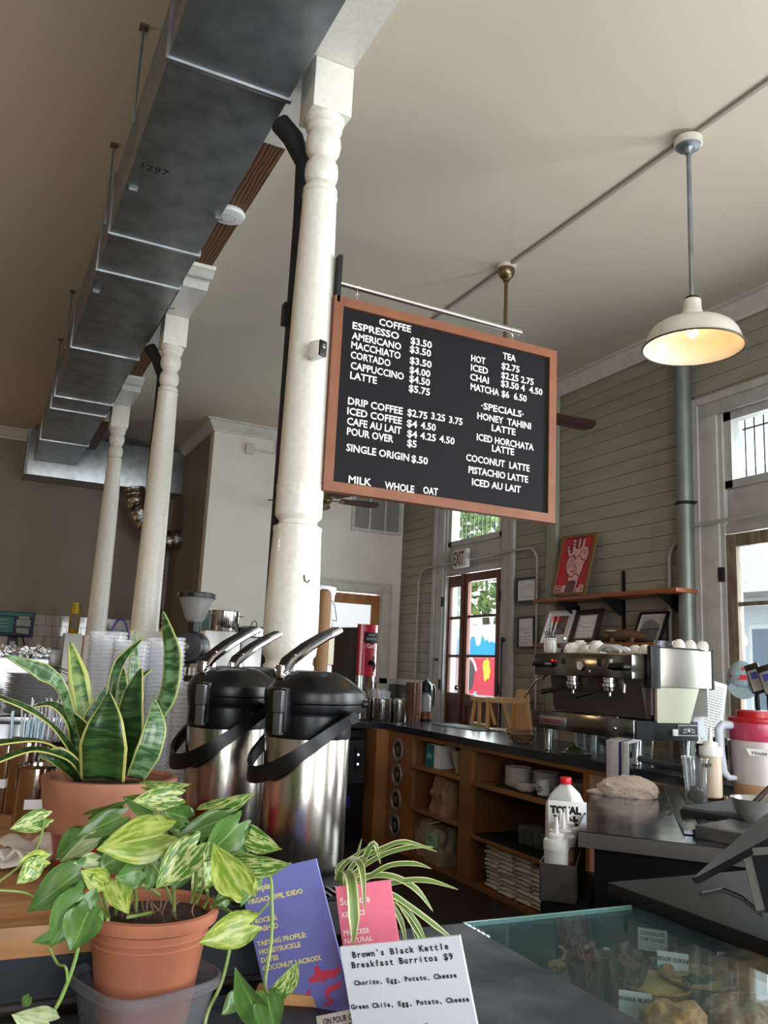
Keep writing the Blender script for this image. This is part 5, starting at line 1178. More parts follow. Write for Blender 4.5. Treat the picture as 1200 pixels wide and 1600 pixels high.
# ================================================================== behind the nearest post
tag(MB().tube([(1.255, 3.12, 0), (1.255, 3.12, 1.77), (1.255, 3.12, 1.79), (1.255, 3.12, 1.80)], [.029, .029, .025, .012], 20).build('wooden_pole', M('plain_brown_wood', (108, 78, 46), .65, noise_=5, col2=(124, 92, 58), stretch=(3, 3, .4)), origin=(1.262, 3.12, 0)), 'thick brown wooden pole right behind the nearest white post', 'pole')
t = thing('white_cabinet', 'white equipment cabinet mostly hidden behind the nearest airpot', 'cabinet', (1.49, 3.75, 0))
MB().box(-.10, .03, -.12, .12, 0, 1.50, bev=.01).build('cabinet_shell', m_plasticw, t)
t = thing('beige_box', 'beige box under the white bucket behind the post', 'box', (1.49, 3.72, 1.50))
MB().box(-.09, .035, -.09, .09, 0, .13, bev=.006).build('box_shell', M('beige_plastic', (190, 186, 160), .5), t)
t = thing('white_bucket', 'white plastic bucket with a wire handle behind the post', 'bucket', (1.465, 3.72, 1.63))
MB().lathe([(.066, 0), (.068, .004), (.078, .20), (.083, .202), (.083, .215), (.079, .216), (.083, .222), (.083, .236), (.078, .238)], n=32).build('bucket_body', M('bucket_white', (206, 210, 212), .4), t)
MB().tube([(.0, -.082, .21), (.05, -.085, .15), (.075, -.06, .09), (.10, 0, .08), (.075, .06, .09), (.05, .085, .15), (0, .082, .21)], .002, 5).build('wire_handle', m_blackm, t)
# ------------------------------------------------------------------ kitchen side: grinder, ovens, counters
kc = thing('kitchen_counter', 'steel kitchen counter behind the clear cup stacks', 'counter', (1.25, 4.6, 0))
MB().box(-.45, .45, -.35, .5, 0, .96).build('counter_base', m_dark, kc); MB().box(-.47, .47, -.37, .52, .96, 1.0, bev=.004).build('counter_top', m_steelh, kc)
gp = dp(308, 928, 4.35)
t = thing('coffee_grinder', 'black coffee grinder with a clear bean hopper', 'coffee grinder', (gp.x, gp.y, 1.0), R_(-26))
zt_ = gp.z-1.0
MB().box(-.07, .07, -.10, .12, 0, .03, bev=.006).box(-.05, .05, .0, .11, .03, zt_-.42, bev=.008).build('grinder_base', m_black, t)
zc_ = at(308, 1012, 'y', gp.y).z-1.0
MB().lathe([(.0, -.11), (.05, -.11), (.075, -.09), (.083, -.05), (.083, .05), (.07, .10), (0, .10)], m=frame((0, 0, zc_), (1, 0, 0), (0, 0, 1)), n=32).build('grinder_head', m_black, t)
MB().lathe([(.072, .10), (.072, .125), (.045, .128), (.045, .15), (.02, .152), (0, .152)], m=frame((0, 0, zc_), (1, 0, 0), (0, 0, 1)), n=32).build('grind_dial', M('dial_dark_grey', (48, 48, 50), .4), t)
MB().lathe([(.018, .152), (.018, .16), (0, .162)], m=frame((0, 0, zc_), (1, 0, 0), (0, 0, 1)), n=20).build('dial_screw', m_chrome, t)
MB().lathe([(.036, zc_+.06), (.036, zc_+.14)], n=20).build('hopper_neck', m_black, t)
zh = zc_+.13
MB().lathe([(.035, zh), (.05, zh+.02), (.085, zh+.11), (.098, zt_-.012)], n=36, cap=False).build('bean_hopper', glass('hopper_plastic', (214, 214, 212), .3, .08, (206, 206, 204), .34), t)
MB().lathe([(.099, zt_-.022), (.101, zt_-.02), (.101, zt_), (.085, zt_+.006), (0, zt_+.008)], n=36).build('hopper_lid', m_black, t)
b = MB()
for i in range(5): b.box(-.05+i*.022, -.042+i*.022, -.12, -.11, zc_-.14, zc_-.10)
b.build('portafilter_fork', m_chrome, t)
op = at(346, 1040, 'y', 4.7); ot = at(346, 986, 'y', 4.7)
t = thing('louvred_appliance', 'steel kitchen appliance with louvred vents under the pot', 'kitchen appliance', (op.x, 4.70, 1.0))
hz = ot.z-1.0
MB().box(-.11, .10, 0, .3, 0, hz, bev=.005).build('appliance_shell', M('pale_steel', (176, 176, 172), .35, .7), t)
b = MB()
for i in range(12):
    for x in (-.075, .02): b.box(x, x+.055, -.004, .002, .05+i*.026+.08, .06+i*.026+.08)
b.build('louvres', m_black, t)
t = thing('stock_pot', 'steel stock pot standing on the louvred appliance', 'pot', (op.x+.03, 4.82, ot.z+.002))
MB().lathe([(.082, 0), (.085, .004), (.085, .115), (.088, .118), (.083, .12)], n=36).build('pot_body', m_can, t)
for s_ in (-1, 1): MB().tube([(s_*.084, -.02, .09), (s_*.108, -.018, .094), (s_*.108, .018, .094), (s_*.084, .02, .09)], .004, 6).build('pot_handle', m_steelh, t)
rp = at(393, 1030, 'y', 4.85); rt = at(393, 978, 'y', 4.85)
t = thing('lidded_warmer', 'steel food warmer with a small wire lid handle', 'food warmer', (rp.x, 4.85, 1.0))
h_ = rt.z-1.0
MB().box(-.10, .10, -.10, .14, 0, h_-.07, bev=.005).build('warmer_shell', M('warmer_steel', (150, 150, 148), .3, .8), t)
MB().lathe([(.105, h_-.07), (.11, h_-.065), (.11, h_-.02), (.112, h_-.018), (.08, h_-.004), (0, h_)], n=32).build('warmer_lid', m_steelh, t)
MB().tube([(-.018, 0, h_-.004), (-.014, 0, h_+.02), (0, 0, h_+.034), (.014, 0, h_+.02), (.018, 0, h_-.004)], .003, 6).build('lid_handle', m_black, t)
b = MB()
for i in range(12): b.box(-.02, .045, -.106, -.098, .05+i*.026, .06+i*.026)
b.build('louvres', m_black, t)
t = thing('green_sign', 'round green sign board behind the grinder hopper', 'sign', tuple(at(330, 985, 'y', 5.3)))
MB().lathe([(.0, 0), (.13, 0), (.13, .01), (0, .012)], m=frame((0, 0, 0), (1, 0, 0), (0, 0, 1)), n=30).build('sign_disc', M('dull_green', (52, 84, 70), .6), t)
MB().tube([(0, .015, -.1), (0, .02, -at(330, 985, 'y', 5.3).z)], .012, 8).build('sign_pole', m_blackm, t)
# tiles of the far kitchen wall
b = MB(); rows = 14; th_ = .132; tw_ = .168
for r in range(rows):
    x = -4+(.5*tw_ if r % 2 else 0)
    while x < 1.9: b.box(x, x+tw_-.006, YB-.010, YB, .1+r*th_, .1+(r+1)*th_-.006); x += tw_
struct('wall_kitchen_tiles', b, M('glazed_tile', (168, 158, 148), .12, coat=.5))
struct('wall_kitchen_grout', MB().box(-4, 2.0, YB-.006, YB, 0, .1+rows*th_), M('grout_dark', (96, 88, 80), .8))
def at_y(px, py, y): return at(px, py, 'y', y)
p = at_y(18, 975, 11.02)
t = thing('kitchen_poster', 'teal and blue kitchen notice poster on the far tiled wall', 'poster', (p.x, 11.02, p.z))
m_teal = M('poster_teal', (50, 120, 116), .5)
MB().box(-.28, .25, -.008, 0, -.15, .15).build('poster_sheet', M('poster_navy', (28, 34, 84), .5), t)
b = MB().box(-.28, .02, -.011, -.008, -.10, .08).box(-.28, .23, -.011, -.008, .10, .14); b.build('teal_blocks', m_teal, t)
m_pp = M('poster_pale', (160, 168, 160), .5)
for q in ((.05, .21, -.02, .06), (.07, .19, .065, .1), (.06, .2, -.11, -.04), (-.25, -.05, .04, .048), (-.25, -.05, 0, .008), (-.25, -.05, -.04, -.032)): MB().box(q[0], q[1], -.012, -.008, q[2], q[3]).build('notice_panel', m_pp, t)
p = at_y(20, 1003, 10.9)
t = thing('wall_telephone', 'black wall telephone with a hanging cord on the tiles', 'telephone', (p.x, 11.03, p.z))
MB().box(-.06, .06, -.05, 0, -.13, .06, bev=.01).box(-.05, .09, -.09, -.04, .07, .11, bev=.01).build('phone_body', m_black, t)
MB().box(-.03, .03, -.055, -.048, -.05, .01).build('phone_keypad', m_galv, t); MB().tube([(.09, -.06, .09), (.13, -.04, 0), (.15, -.04, -.2), (.17, -.03, -.4)], .008, 6).build('phone_cord', m_black, t)
p = at_y(122, 990, 9.5); q = at_y(122, 960, 9.5)
t = thing('steel_dispenser', 'tall narrow steel dispenser against the tiled wall', 'dispenser', (p.x, 10.0, 0))
pz = at_y(119, 990, 10.0)
MB().box(-.09, .09, -.06, .2, 0, pz.z, bev=.006).build('dispenser_shell', M('pale_steel', (176, 176, 172), .35, .7), t)
t = thing('spray_can', 'tall yellow spray can on the narrow steel dispenser', 'spray can', (p.x, 10.0, pz.z))
MB().lathe([(.055, 0), (.058, .004), (.058, .27), (.05, .30), (.05, .34), (0, .345)], n=24).build('can_body', M('can_yellow', (176, 150, 40), .3, .3), t)
MB().box(-.045, .03, -.062, -.055, .05, .22).build('can_label', M('can_label_dark', (92, 74, 40), .4), t)
t = thing('knife_holder', 'small steel box fixed on the tiles above the whisk', 'holder', tuple(at_y(88, 1030, 10.9)))
MB().box(-.08, .08, -.04, .12, -.15, .12, bev=.02).build('holder_box', M('pale_steel', (176, 176, 172), .35, .7), t); MB().box(-.03, .04, -.06, -.04, -.17, -.1).build('holder_clip', m_black, t)
# steel oven box with foil parcels, plates
KX = 5.0
p = at(78, 1030, 'y', 4.5); zt_ = p.z
t = thing('steel_oven', 'large pale steel oven at the left edge, foil parcels on top', 'oven', (p.x-.45, 4.75, 0))
MB().box(-.5, .45, -.22, .25, .12, zt_, bev=.006).box(-.45, -.4, -.2, -.15, 0, .12).box(.35, .4, -.2, -.15, 0, .12).box(-.45, -.4, .1, .15, 0, .12).box(.35, .4, .1, .15, 0, .12).build('oven_shell', M('oven_steel', (170, 172, 174), .28, .8, noise_=3, col2=(150, 152, 154)), t)
for i, px in enumerate((4, 20, 30, 44, 58, 70)):
    q = at(px, 1022, 'y', 4.52)
    tag(MB().ball((0, 0, .028), (.036, .03, .028), 14, nz=.9, seed=i*3).build('foil_parcel', M('foil', (210, 210, 212), .2, 1., noise_=60, bump=1.), ang=25), '%s crumpled foil parcel from the left on the steel oven' % ['first', 'second', 'third', 'fourth', 'fifth', 'sixth'][i], 'foil parcel', 'foil parcels on the oven').location = (q.x, 4.57+.02*(i % 2), zt_)
m_mp = M('metal_plate', (196, 196, 196), .4, .2)
mp_ = MB().lathe([(0, .002), (.07, .002), (.10, .010), (.104, .012), (.10, .012), (.07, .005), (0, .005)], n=36, cap=False).build('metal_plate', m_mp); tag(mp_, 'x', 'plate', 'stacked grey plates')
q = at(46, 1118, 'y', 3.9)
t = thing('steel_shelf', 'steel shelf under the stacks of grey plates', 'shelf', (q.x-.2, 3.95, 0)); zs = q.z
MB().box(-.5, .40, -.14, .2, zs-.03, zs, bev=.003).build('shelf_board', m_steelh, t)
for x in (-.48, .38): MB().box(x-.015, x+.015, -.12, -.09, 0, zs-.03).build('shelf_leg', m_steelh, t)
stack(mp_, (q.x, 3.93, zs), 20, .0085, slab('grey metal plate', 'the tall stack behind the snake plant'), .004, 1.05)
stack(mp_, (q.x-.215, 3.93, zs), 12, .0085, slab('grey metal plate', 'the short stack at the left edge'), .004, 1.0)
p = at(103, 1060, 'y', 4.42)
t = thing('wire_whisk', 'steel wire whisk lying behind the snake plant', 'whisk', tuple(p))
b = MB()
for i in range(5):
    a = PI*i/5; b.tube([(-.10, 0, .06)]+[(-.10+.13*math.sin(PI*k/10), .04*math.cos(a)*math.sin(PI*k/10*1.0)*1, .06-.14*k/10+.03*math.sin(a)*math.sin(PI*k/10)) for k in range(1, 10)]+[(-.06, 0, -.06)], .0022, 5)
b.tube([(0, 0, -.08), (.06, .0, -.13)], .008, 8).build('whisk_wire', m_chrome, t)
t = thing('kitchen_rack', 'dark rack with a blue tray behind the snake plant', 'rack', (p.x+.03, 4.45, 0))
MB().box(-.2, .2, -.15, .15, p.z-.17, p.z-.14).box(-.2, -.17, -.15, -.12, 0, p.z-.14).box(.17, .2, -.15, -.12, 0, p.z-.14).build('rack_frame', m_dark, t)
MB().box(-.12, .15, -.13, .1, p.z-.14, p.z-.11, bev=.004).build('blue_tray', M('tray_blue', (48, 78, 130), .4), t)
# ================================================================== front bar: counters, case
WZ = 1.12; LZ = 1.0
t = thing('wooden_bar', 'wooden topped bar with a black steel frame, under the snake plant', 'bar counter', (-.2, 1.9, 0))
m_bar = M('bar_top_pine', (142, 98, 58), .5, noise_=5, col2=(172, 126, 80), stretch=(.8, 7, 7), bump=.08, detail=7)
wb_(MB().box(-1.2, .665, 1.336, 2.45, WZ-.042, WZ, bev=.003), 'bar_top', m_bar, t)
fr = MB().box(-1.2, .665, 1.345, 1.39, WZ-.10, WZ-.042)
wb_(fr, 'front_rail', M('black_steel_frame', (34, 36, 40), .45, .6), t)
for x in (-.02, .615, -1.15):
    wb_(MB().box(x, x+.045, 1.35, 1.395, 0, WZ-.10, bev=.002), 'frame_leg', M('black_steel_frame', (34, 36, 40), .45, .6), t)
wb_(MB().box(-1.2, .665, 1.40, 1.44, .3, WZ-.11), 'dark_board', M('dark_stained_board', (40, 28, 24), .5, noise_=5, wave=(3, 4, 'Z'), col2=(56, 40, 34), stretch=(.5, 1, 6), bump=.2), t)
b = MB()
for i in range(22): b.box(-1.2+i*.083, -1.2+i*.083+.074, 1.37, 1.398, .825, .875)
wb_(b, 'tile_band', M('white_tile_band', (176, 168, 160), .3), t)
t = thing('slate_counter', 'dark scuffed slate counter where the cards and price sign stand', 'counter', (.5, 1.1, 0))
m_sl = M('scuffed_slate', (24, 26, 32), .5, noise_=9, col2=(74, 77, 84), detail=8, bump=.1, spec=.3)
CX0, CX1, CY1 = .962, 1.405, 1.535
b = MB().prism([(.04, .2), (CX0, .2), (CX0, CY1), (.705, CY1), (.705, 1.33), (.04, 1.33)], .03, Matrix.Translation((0, 0, LZ-.03)))
wb_(b, 'slate_top', m_sl, t)
wb_(MB().box(.06, CX0-.01, .22, 1.30, 0, LZ-.03), 'counter_body', m_dark, t)
# pastry case
t = thing('pastry_case', 'glass topped pastry case with painted back, full of pastries', 'display case', (1.18, 1.0, 0))
CZ = .893
CI = 1.72
wb_(MB().box(CX0-.0, CI, .25, CY1, .0, CZ), 'case_base', m_dark, t)
wb_(MB().box(CX0+.012, CI-.012, .26, CY1-.012, CZ, CZ+.004), 'case_floor', M('case_liner', (104, 108, 106), .5, noise_=6, col2=(128, 128, 124)), t)
m_cg = glass('case_glass', (240, 247, 247), .12, .015, (128, 168, 174), .06)
wb_(MB().box(CX0, CX1, .25, CY1, LZ-.008, LZ), 'glass_top', m_cg, t)
m_ge = M('glass_edge_green', (150, 190, 186), .2, trans=.3)
wb_(MB().box(CX0, CX1, CY1, CY1+.003, LZ-.009, LZ+.001), 'glass_edge', m_ge, t)
wb_(MB().box(CX0, CI, CY1-.010, CY1-.002, CZ, LZ-.008), 'glass_back', glass('case_back_glass', (170, 205, 202), .3, .05, (60, 96, 96), .35), t)
wb_(MB().box(CI-.008, CI, .25, CY1-.01, CZ, LZ-.008).box(CX0, CX0+.006, .25, CY1-.01, CZ, LZ-.008), 'case_side', m_dark, t)
# painted scuffs on the glass stay on the glass
rnd = random.Random(11)
# point of sale counter
t = thing('register_counter', 'black slab counter right of the pastry case', 'counter', (1.9, 1.0, 0))
wb_(MB().box(CI+.004, 2.35, .2, 1.60, 0, LZ+.0), 'counter_body', m_dark, t); wb_(MB().box(CX1+.004, 2.37, .2, 1.62, LZ, LZ+.03, bev=.003), 'counter_slab', M('black_laminate', (18, 18, 21), .5, noise_=4, col2=(28, 27, 29), spec=.3), t)
tag(MB().tube([at(1095, 1395, 'z', LZ+.034), at(1130, 1388, 'z', LZ+.034), at(1160, 1400, 'z', LZ+.034), at(1190, 1425, 'z', LZ+.034)], .0025, 6).build('black_cable', m_blackm, origin=at(1095, 1395, 'z', LZ+.034)), 'thin black cable across the black slab counter', 'cable')
def tablet(name, label, tl, bl, dirx, w, th, back, scr, face=True):
    tl = Vector(tl); bl = Vector(bl); h = (tl-bl).length
    m0 = frame(bl, dirx, tl-bl)
    m0 = frame(bl, Vector(dirx)-(tl-bl).normalized()*Vector(dirx).dot((tl-bl).normalized()), tl-bl)
    t = bpy.data.objects.new(name, None); C.objects.link(t); t.matrix_world = m0; tag(t, label, 'tablet', 'register tablets')
    b = MB().box(0, w, 0, h, -th, 0, bev=.0); bmesh.ops.bevel(b.bm, geom=[e for e in b.bm.edges if abs((e.verts[0].co-e.verts[1].co).normalized().z) > .9], offset=.018, segments=4, affect='EDGES')
    b.build('tablet_shell', back, t)
    MB().box(.014, w-.014, .014, h-.014, *((0, .0012) if face else (-th-.0012, -th))).build('screen', scr, t)
    return t, m0, h
m_tbl = M('tablet_grey', (58, 60, 64), .5, .2)
m_scr = M('dark_glass_screen', (18, 22, 26), .05, spec=.35)
tlp = dp(1195, 1272, 1.95); blp = dp(1075, 1378, 1.62)
t, m0, h = tablet('register_tablet', 'tilted register screen seen from its side, above the black slab', tlp, blp, dp(1230, 1305, 1.40)-blp, .24, .012, m_tbl, m_scr, False)
MB().tube([m0.inverted() @ (tlp.lerp(blp, .45)+AR*.16-AU*.06), m0.inverted() @ Vector((1.95, 1.15, LZ+.04))], .02, 10).build('stand_neck', m_black, t)
tlp2 = dp(1158, 1326, 1.45); blp2 = dp(1186, 1440, 1.36)
t, m0, h = tablet('register_tablet', 'front register tablet at the right edge, window reflecting in it', tlp2, blp2, AR*1.0+AU*.22-AF*.25, .20, .012, M('tablet_edge_silver', (120, 122, 118), .35, .7), m_scr)
b = MB()
MB().tube([m0.inverted() @ (tlp2.lerp(blp2, .5)+AR*.10+AF*.03), m0.inverted() @ Vector(dp(1235, 1420, 1.5))], .015, 8).build('stand_neck', m_black, t)
# ------------------------------------------------------------------ pastries
FZ = CZ+.004
def onf(px, py, z=FZ): p = at(px, py, 'z', z); return Vector((p.x, p.y, z))
m_crust = M('pastry_crust', (204, 156, 98), .6, noise_=70, bump=.9, col2=(150, 98, 52))
m_crust2 = M('golden_bake', (176, 112, 56), .5, noise_=50, bump=.9, col2=(216, 168, 104))
def quiche(p, label, s=1., green=True):
    t = thing('quiche', label, 'quiche', p, 0, 'quiches in the case')
    n = 40; pr = MB(); vs = []; fs = []
    rings = [(.045, 0), (.050, .004), (.062, .034), (.066, .038), (.064, .041), (.058, .036), (.056, .030)]
    for r, z in rings:
        for k in range(n):
            a = 2*PI*k/n; f = 1+(.03*math.cos(10*a) if z > .03 else .01*math.cos(10*a)); vs.append((r*f*s*math.cos(a), r*f*s*math.sin(a), z*s))
    for i in range(len(rings)-1):
        for k in range(n): fs.append((i*n+k, i*n+(k+1) % n, (i+1)*n+(k+1) % n, (i+1)*n+k))
    pr.add(vs, fs).build('crust', m_crust, t)
    MB().lathe([(.057*s, .030*s), (.04*s, .034*s), (0, .036*s)], n=32, cap=False).build('filling', M('egg_filling', (214, 190, 112), .5, noise_=26, bump=.4, col2=(190, 158, 84)), t)
    if green:
        b = MB(); rnd = random.Random(3)
        for i in range(16): a = rnd.uniform(0, 6.28); q = .032*math.sqrt(rnd.random()); b.ball((q*math.cos(a)*1.2, q*math.sin(a)*.7, .0375), (.011, .008, .003), 8, nz=.6, seed=i)
        b.build('spinach', M('spinach', (66, 74, 34), .6), t)
def bun(p, label, r, mat_, name='scone', cat='pastry', seed=0, rz=0., rx=1., hz=.6, group=None, nz=.35):
    t = tag(MB().ball((0, 0, r*hz*.92), (r*rx, r, r*hz), 28, nz=nz, seed=seed).build(name, mat_, ang=70), label, cat, group); t.location = p; t.rotation_euler.z = rz
    return t
quiche(onf(1092, 1562), 'veggie quiche with a dark green centre in the pastry case', 1.08)
quiche(onf(1026, 1570), 'plain quiche partly behind the banana muffin card', 1.0, False)
bun(onf(912, 1600+8), 'large glazed brown bake at the bottom right of the case', .062, M('sugar_bake', (160, 104, 62), .45, noise_=40, bump=.9, col2=(222, 196, 160)), 'glazed_bun', 'bun', 2, .3, 1.25, .55).location = onf(1168, 1618)
bun(onf(1170, 1545), 'pale smooth biscuit under the buttermilk biscuit card', .05, M('biscuit_tan', (190, 148, 100), .55, noise_=12, bump=.2, col2=(174, 128, 82)), 'biscuit', 'biscuit', 5, -.4, 1.5, .7)
bun(onf(1052, 1640), 'golden muffin at the bottom edge of the pastry case', .050, m_crust2, 'muffin', 'muffin', 7, 0, 1.1, .75)
bun(onf(1075, 1528), 'brown bread roll behind the veggie quiche card', .04, M('roll_brown', (140, 96, 64), .6, noise_=12, bump=.2), 'bread_roll', 'bread roll', 9, .2, 1.7, .7)
bun(onf(842, 1500), 'small cookie piece at the far left of the case', .03, m_crust2, 'cookie_piece', 'cookie', 12, .5, 1.4, .4)
bun(onf(872, 1514), 'crumbly pale pastry scrap in the left of the case', .018, m_crust, 'pastry_scrap', 'pastry', 15, .5, 1.8, .5)
def wrap(p, label, h, s, seed):
    t = thing('wrapped_muffin', label, 'muffin', p, seed*.7, 'muffins in brown paper')
    n = 28; b = MB(); vs = []; fs = []; rnd = random.Random(seed)
    for j, (r, z) in enumerate(((.026, 0), (.034, .03), (.040, .055), (.052, h))):
        for k in range(n):
            a = 2*PI*k/n; f = 1+.10*math.cos(k*PI)*z/h; zz = z+(.010*math.sin(a*4+seed)+.002 if j == 3 else 0)
            vs.append((r*f*s*math.cos(a), r*f*s*math.sin(a), zz))
    for i in range(3):
        for k in range(n): fs.append((i*n+k, i*n+(k+1) % n, (i+1)*n+(k+1) % n, (i+1)*n+k))
    b.add(vs, fs).build('paper_wrap', M('brown_baking_paper', (84, 62, 50), .55, noise_=20, col2=(104, 80, 66)), t, ang=10)
    MB().ball((0, 0, .052), (.038*s, .038*s, .026), 18, nz=.4, seed=seed).build('muffin_top', M('dark_muffin', (92, 58, 42), .7, noise_=40, bump=.5), t)
wrap(onf(922, 1556), 'dark muffin in tall brown paper, left of the two beside the slate', .072, 1.1, 1)
wrap(onf(968, 1562), 'dark muffin in tall brown paper, right of the two beside the slate', .076, 1.2, 4)
def card(txts, px, py, w, h, label, yaw=0, tz=None):
    p = onf(px, py, FZ); v = Vector((CAM.x-p.x, CAM.y-p.y, 0)).normalized(); v = Matrix.Rotation(yaw, 3, 'Z') @ v
    t = thing('price_card', label, 'name card', p, math.atan2(v.y, v.x)+PI/2, 'pastry name cards')
    z0 = .020
    mt_ = Matrix.Translation((0, 0, z0)) @ Matrix.Rotation(R_(-14), 4, 'X')
    MB().box(-w/2, w/2, -.0008, .0008, 0, h, mt_).build('card_sheet', m_paper, t)
    b = MB(); n = len(txts)
    for i, s in enumerate(txts):
        b.text(s, .0105, mt_ @ frame((0, -.0012, h*(.62 if n == 1 else .70-.27*i)-.0), (1, 0, 0), (0, 0, 1)), .0003, .0002, 'CENTER', sx=.80)
    b.build('card_lettering', m_ink, t, smooth=False, fix=False)
    c = MB()
    for x in (-.010, .008): c.box(x-.004, x+.002, -.003, .003, -.0205, .004).ball((x-.002, -.001, .008), (.004, .002, .005), 8)
    c.build('card_clip', m_black, t)
# positions are the foot of each card on the case floor
card(['CHOCOLATE', 'CHIP COOKIE'], 1020, 1502, .062, .044, 'white card reading CHOCOLATE CHIP COOKIE, highest in the case')
card(['VEGGIE QUICHE'], 1052, 1545, .060, .046, 'white card reading VEGGIE QUICHE behind the green quiche')
card(['BUTTERMILK', 'BISCUIT'], 1145, 1543, .058, .042, 'white card reading BUTTERMILK BISCUIT at the right of the case')
card(['BANANA MUFFIN'], 993, 1612, .056, .042, 'white card reading BANANA MUFFIN at the bottom of the case')
card(['BLUEBERRY'], 912, 1528, .056, .030, 'white card standing farthest left in the pastry case')
card(['SCONE'], 965, 1532, .056, .038, 'white card half hidden behind the paper wrapped muffins')
# ------------------------------------------------------------------ standing cards and price sign
def standing(name, label, tl, tr, br, bl, mat_, th=.004):
    tl, tr, br, bl = map(Vector, (tl, tr, br, bl))
    m0 = frame(bl, br-bl, tl-bl); t = bpy.data.objects.new(name, None); C.objects.link(t); t.matrix_world = m0
    w = (br-bl).length; h = (tl-bl).length
    tag(t, label, 'sign')
    MB().box(0, w, 0, h, -th, 0).build('card', mat_, t)
    return t, w, h
m_purple = M('card_periwinkle', (118, 122, 190), .45, noise_=3, col2=(128, 132, 200)); m_pink = M('card_pink', (228, 116, 138), .5); m_yl = M('print_yellow', (240, 228, 150), .5)
t, w, h = standing('coffee_card', 'periwinkle coffee card reading Ethiopia, stuck in a wooden block', dp(408, 1365, 1.27), dp(526, 1353, 1.24), dp(552, 1578, 1.215), dp(426, 1600, 1.245), m_purple)
b = MB(); z = .0008
def T(b, s, x, y, size, bold=.0003, sx=1., **k): b.text(s, size, Matrix.Translation((x*w, y*h, z)), .0004, bold, sx=sx, **k)
T(b, 'Ethiopia', .04, .875, .0135, .0003); T(b, 'YIRGACHEFFE, IDIDO', .04, .80, .0098, .0003)
T(b, 'PROCESS:', .04, .665, .0100); T(b, 'WASHED', .04, .610, .0100); T(b, 'TASTING PROFILE:', .04, .515, .0100); T(b, 'HONEYSUCKLE', .04, .46, .0100); T(b, 'DATES', .04, .405, .0100); T(b, 'COCONUT LACROIX', .04, .35, .0100)
b.build('card_lettering', m_yl, t, smooth=False, fix=False)
def croc(b, x, y, s, flip=1):
    pts = [(0, .10), (.12, .16), (.22, .20), (.24, .34), (.20, .36), (.36, .42), (.42, .24), (.60, .26), (.8, .22), (1.05, .32), (.9, .12), (.78, .06), (.74, -.02), (.68, .06), (.45, .02), (.42, -.08), (.36, .02), (.2, .0), (.02, .02)]
    b.prism([((x+p[0]*s*flip)*w, y*h+p[1]*s*w) for p in pts], .0004, Matrix.Translation((0, 0, .0006)))
b = MB(); croc(b, .56, .215, .42)
b.prism([(w*(.68+.26*q[0]), h*.07+q[1]*w*.24) for q in ((0, 0), (.3, .1), (.1, .35), (.3, .7), (.6, .75), (1, .85), (.95, .6), (.6, .5), (.35, .45), (.3, .25), (.5, .05), (.3, -.05), (.05, -.12))], .0004, Matrix.Translation((0, 0, .0006)))
b.prism([(w*(.42+.14*q[0]), h*.115+q[1]*w*.2) for q in ((0, 0), (.2, .3), (.5, .3), (1, .6), (.7, 0), (.2, -.2))], .0004, Matrix.Translation((0, 0, .0006)))
b.build('reptile_print', M('print_coral', (214, 70, 96), .5), t)
t, w, h = standing('coffee_card', 'pink coffee card reading Sumatra, right of the periwinkle one', dp(517, 1387, 1.215), dp(601, 1377, 1.20), dp(640, 1590, 1.16), dp(551, 1600, 1.17), m_pink)
b = MB()
T(b, 'Sumatra', .05, .86, .0135); T(b, 'KERINCI', .05, .77, .0092)
T(b, 'PROCESS:', .04, .635, .0092); T(b, 'NATURAL', .04, .575, .0092); T(b, 'TASTING PROFILE:', .03, .46, .0086, sx=.95); T(b, 'STRAWBERRY SODA', .03, .40, .0086, sx=.95); T(b, 'GUAVA HARD CANDY', .03, .34, .0086, sx=.95); T(b, 'NEGRONI', .03, .28, .0086)
b.build('card_lettering', M('print_cream', (244, 214, 210), .5), t, smooth=False, fix=False)
p = dp(500, 1608, 1.235)
t = thing('card_holder', 'small wooden block holding the two coffee cards', 'card holder', (p.x+.0, p.y+.0, LZ), R_(-28))
MB().box(-.10, .13, -.012, .028, 0, .016, bev=.002).build('wood_block', M('block_wood', (190, 140, 90), .5, noise_=5, col2=(206, 160, 108)), t)
t, w, h = standing('handwritten_note', 'handwritten strip reading ON POUR OVER, below the coffee cards', dp(494, 1588, 1.165), dp(567, 1574, 1.135), dp(572, 1612, 1.12), dp(498, 1626, 1.15), M('note_paper', (214, 206, 200), .6), .001)
b = MB(); T(b, 'ON POUR OVER', .14, .58, .0105, 0.0001, sx=.85); T(b, 'HOT / ICED', .22, .24, .0105, .0001); b.build('note_writing', m_ink, t, smooth=False, fix=False)
t, w, h = standing('price_sign', 'white acrylic price sign listing breakfast burritos, at the bottom edge', dp(573, 1483, 1.10), dp(756, 1474, 1.04), dp(757, 1660, 1.02), dp(562, 1668, 1.08), M('sign_sheet', (224, 228, 236), .25, coat=.5), .005)
b = MB()
def TM(s, yc, cw, size, xs=.5): b.text(s, size, Matrix.Translation((w*xs, h*yc, .0008)), .0004, .00022, mono=cw, align='CENTER')
cw = w*.0405
TM("Brown's Black Kettle", .90, cw, .0108); TM("Breakfast Burritos $9", .815, cw, .0108)
TM("Chorizo, Egg, Potato, Cheese", .67, w*.0302, .0082); TM("Green Chile, Egg, Potato, Cheese", .475, w*.0302, .0082)
b.build('sign_lettering', m_ink, t, smooth=False, fix=False)
b = MB(); pts = [(.38, .26), (.42, .30), (.5, .31), (.56, .29), (.62, .33), (.61, .26), (.5, .24)]
b.prism([(x*w, y*h) for x, y in pts], .0006, Matrix.Translation((0, 0, .0006))).build('kettle_mark', m_ink, t)
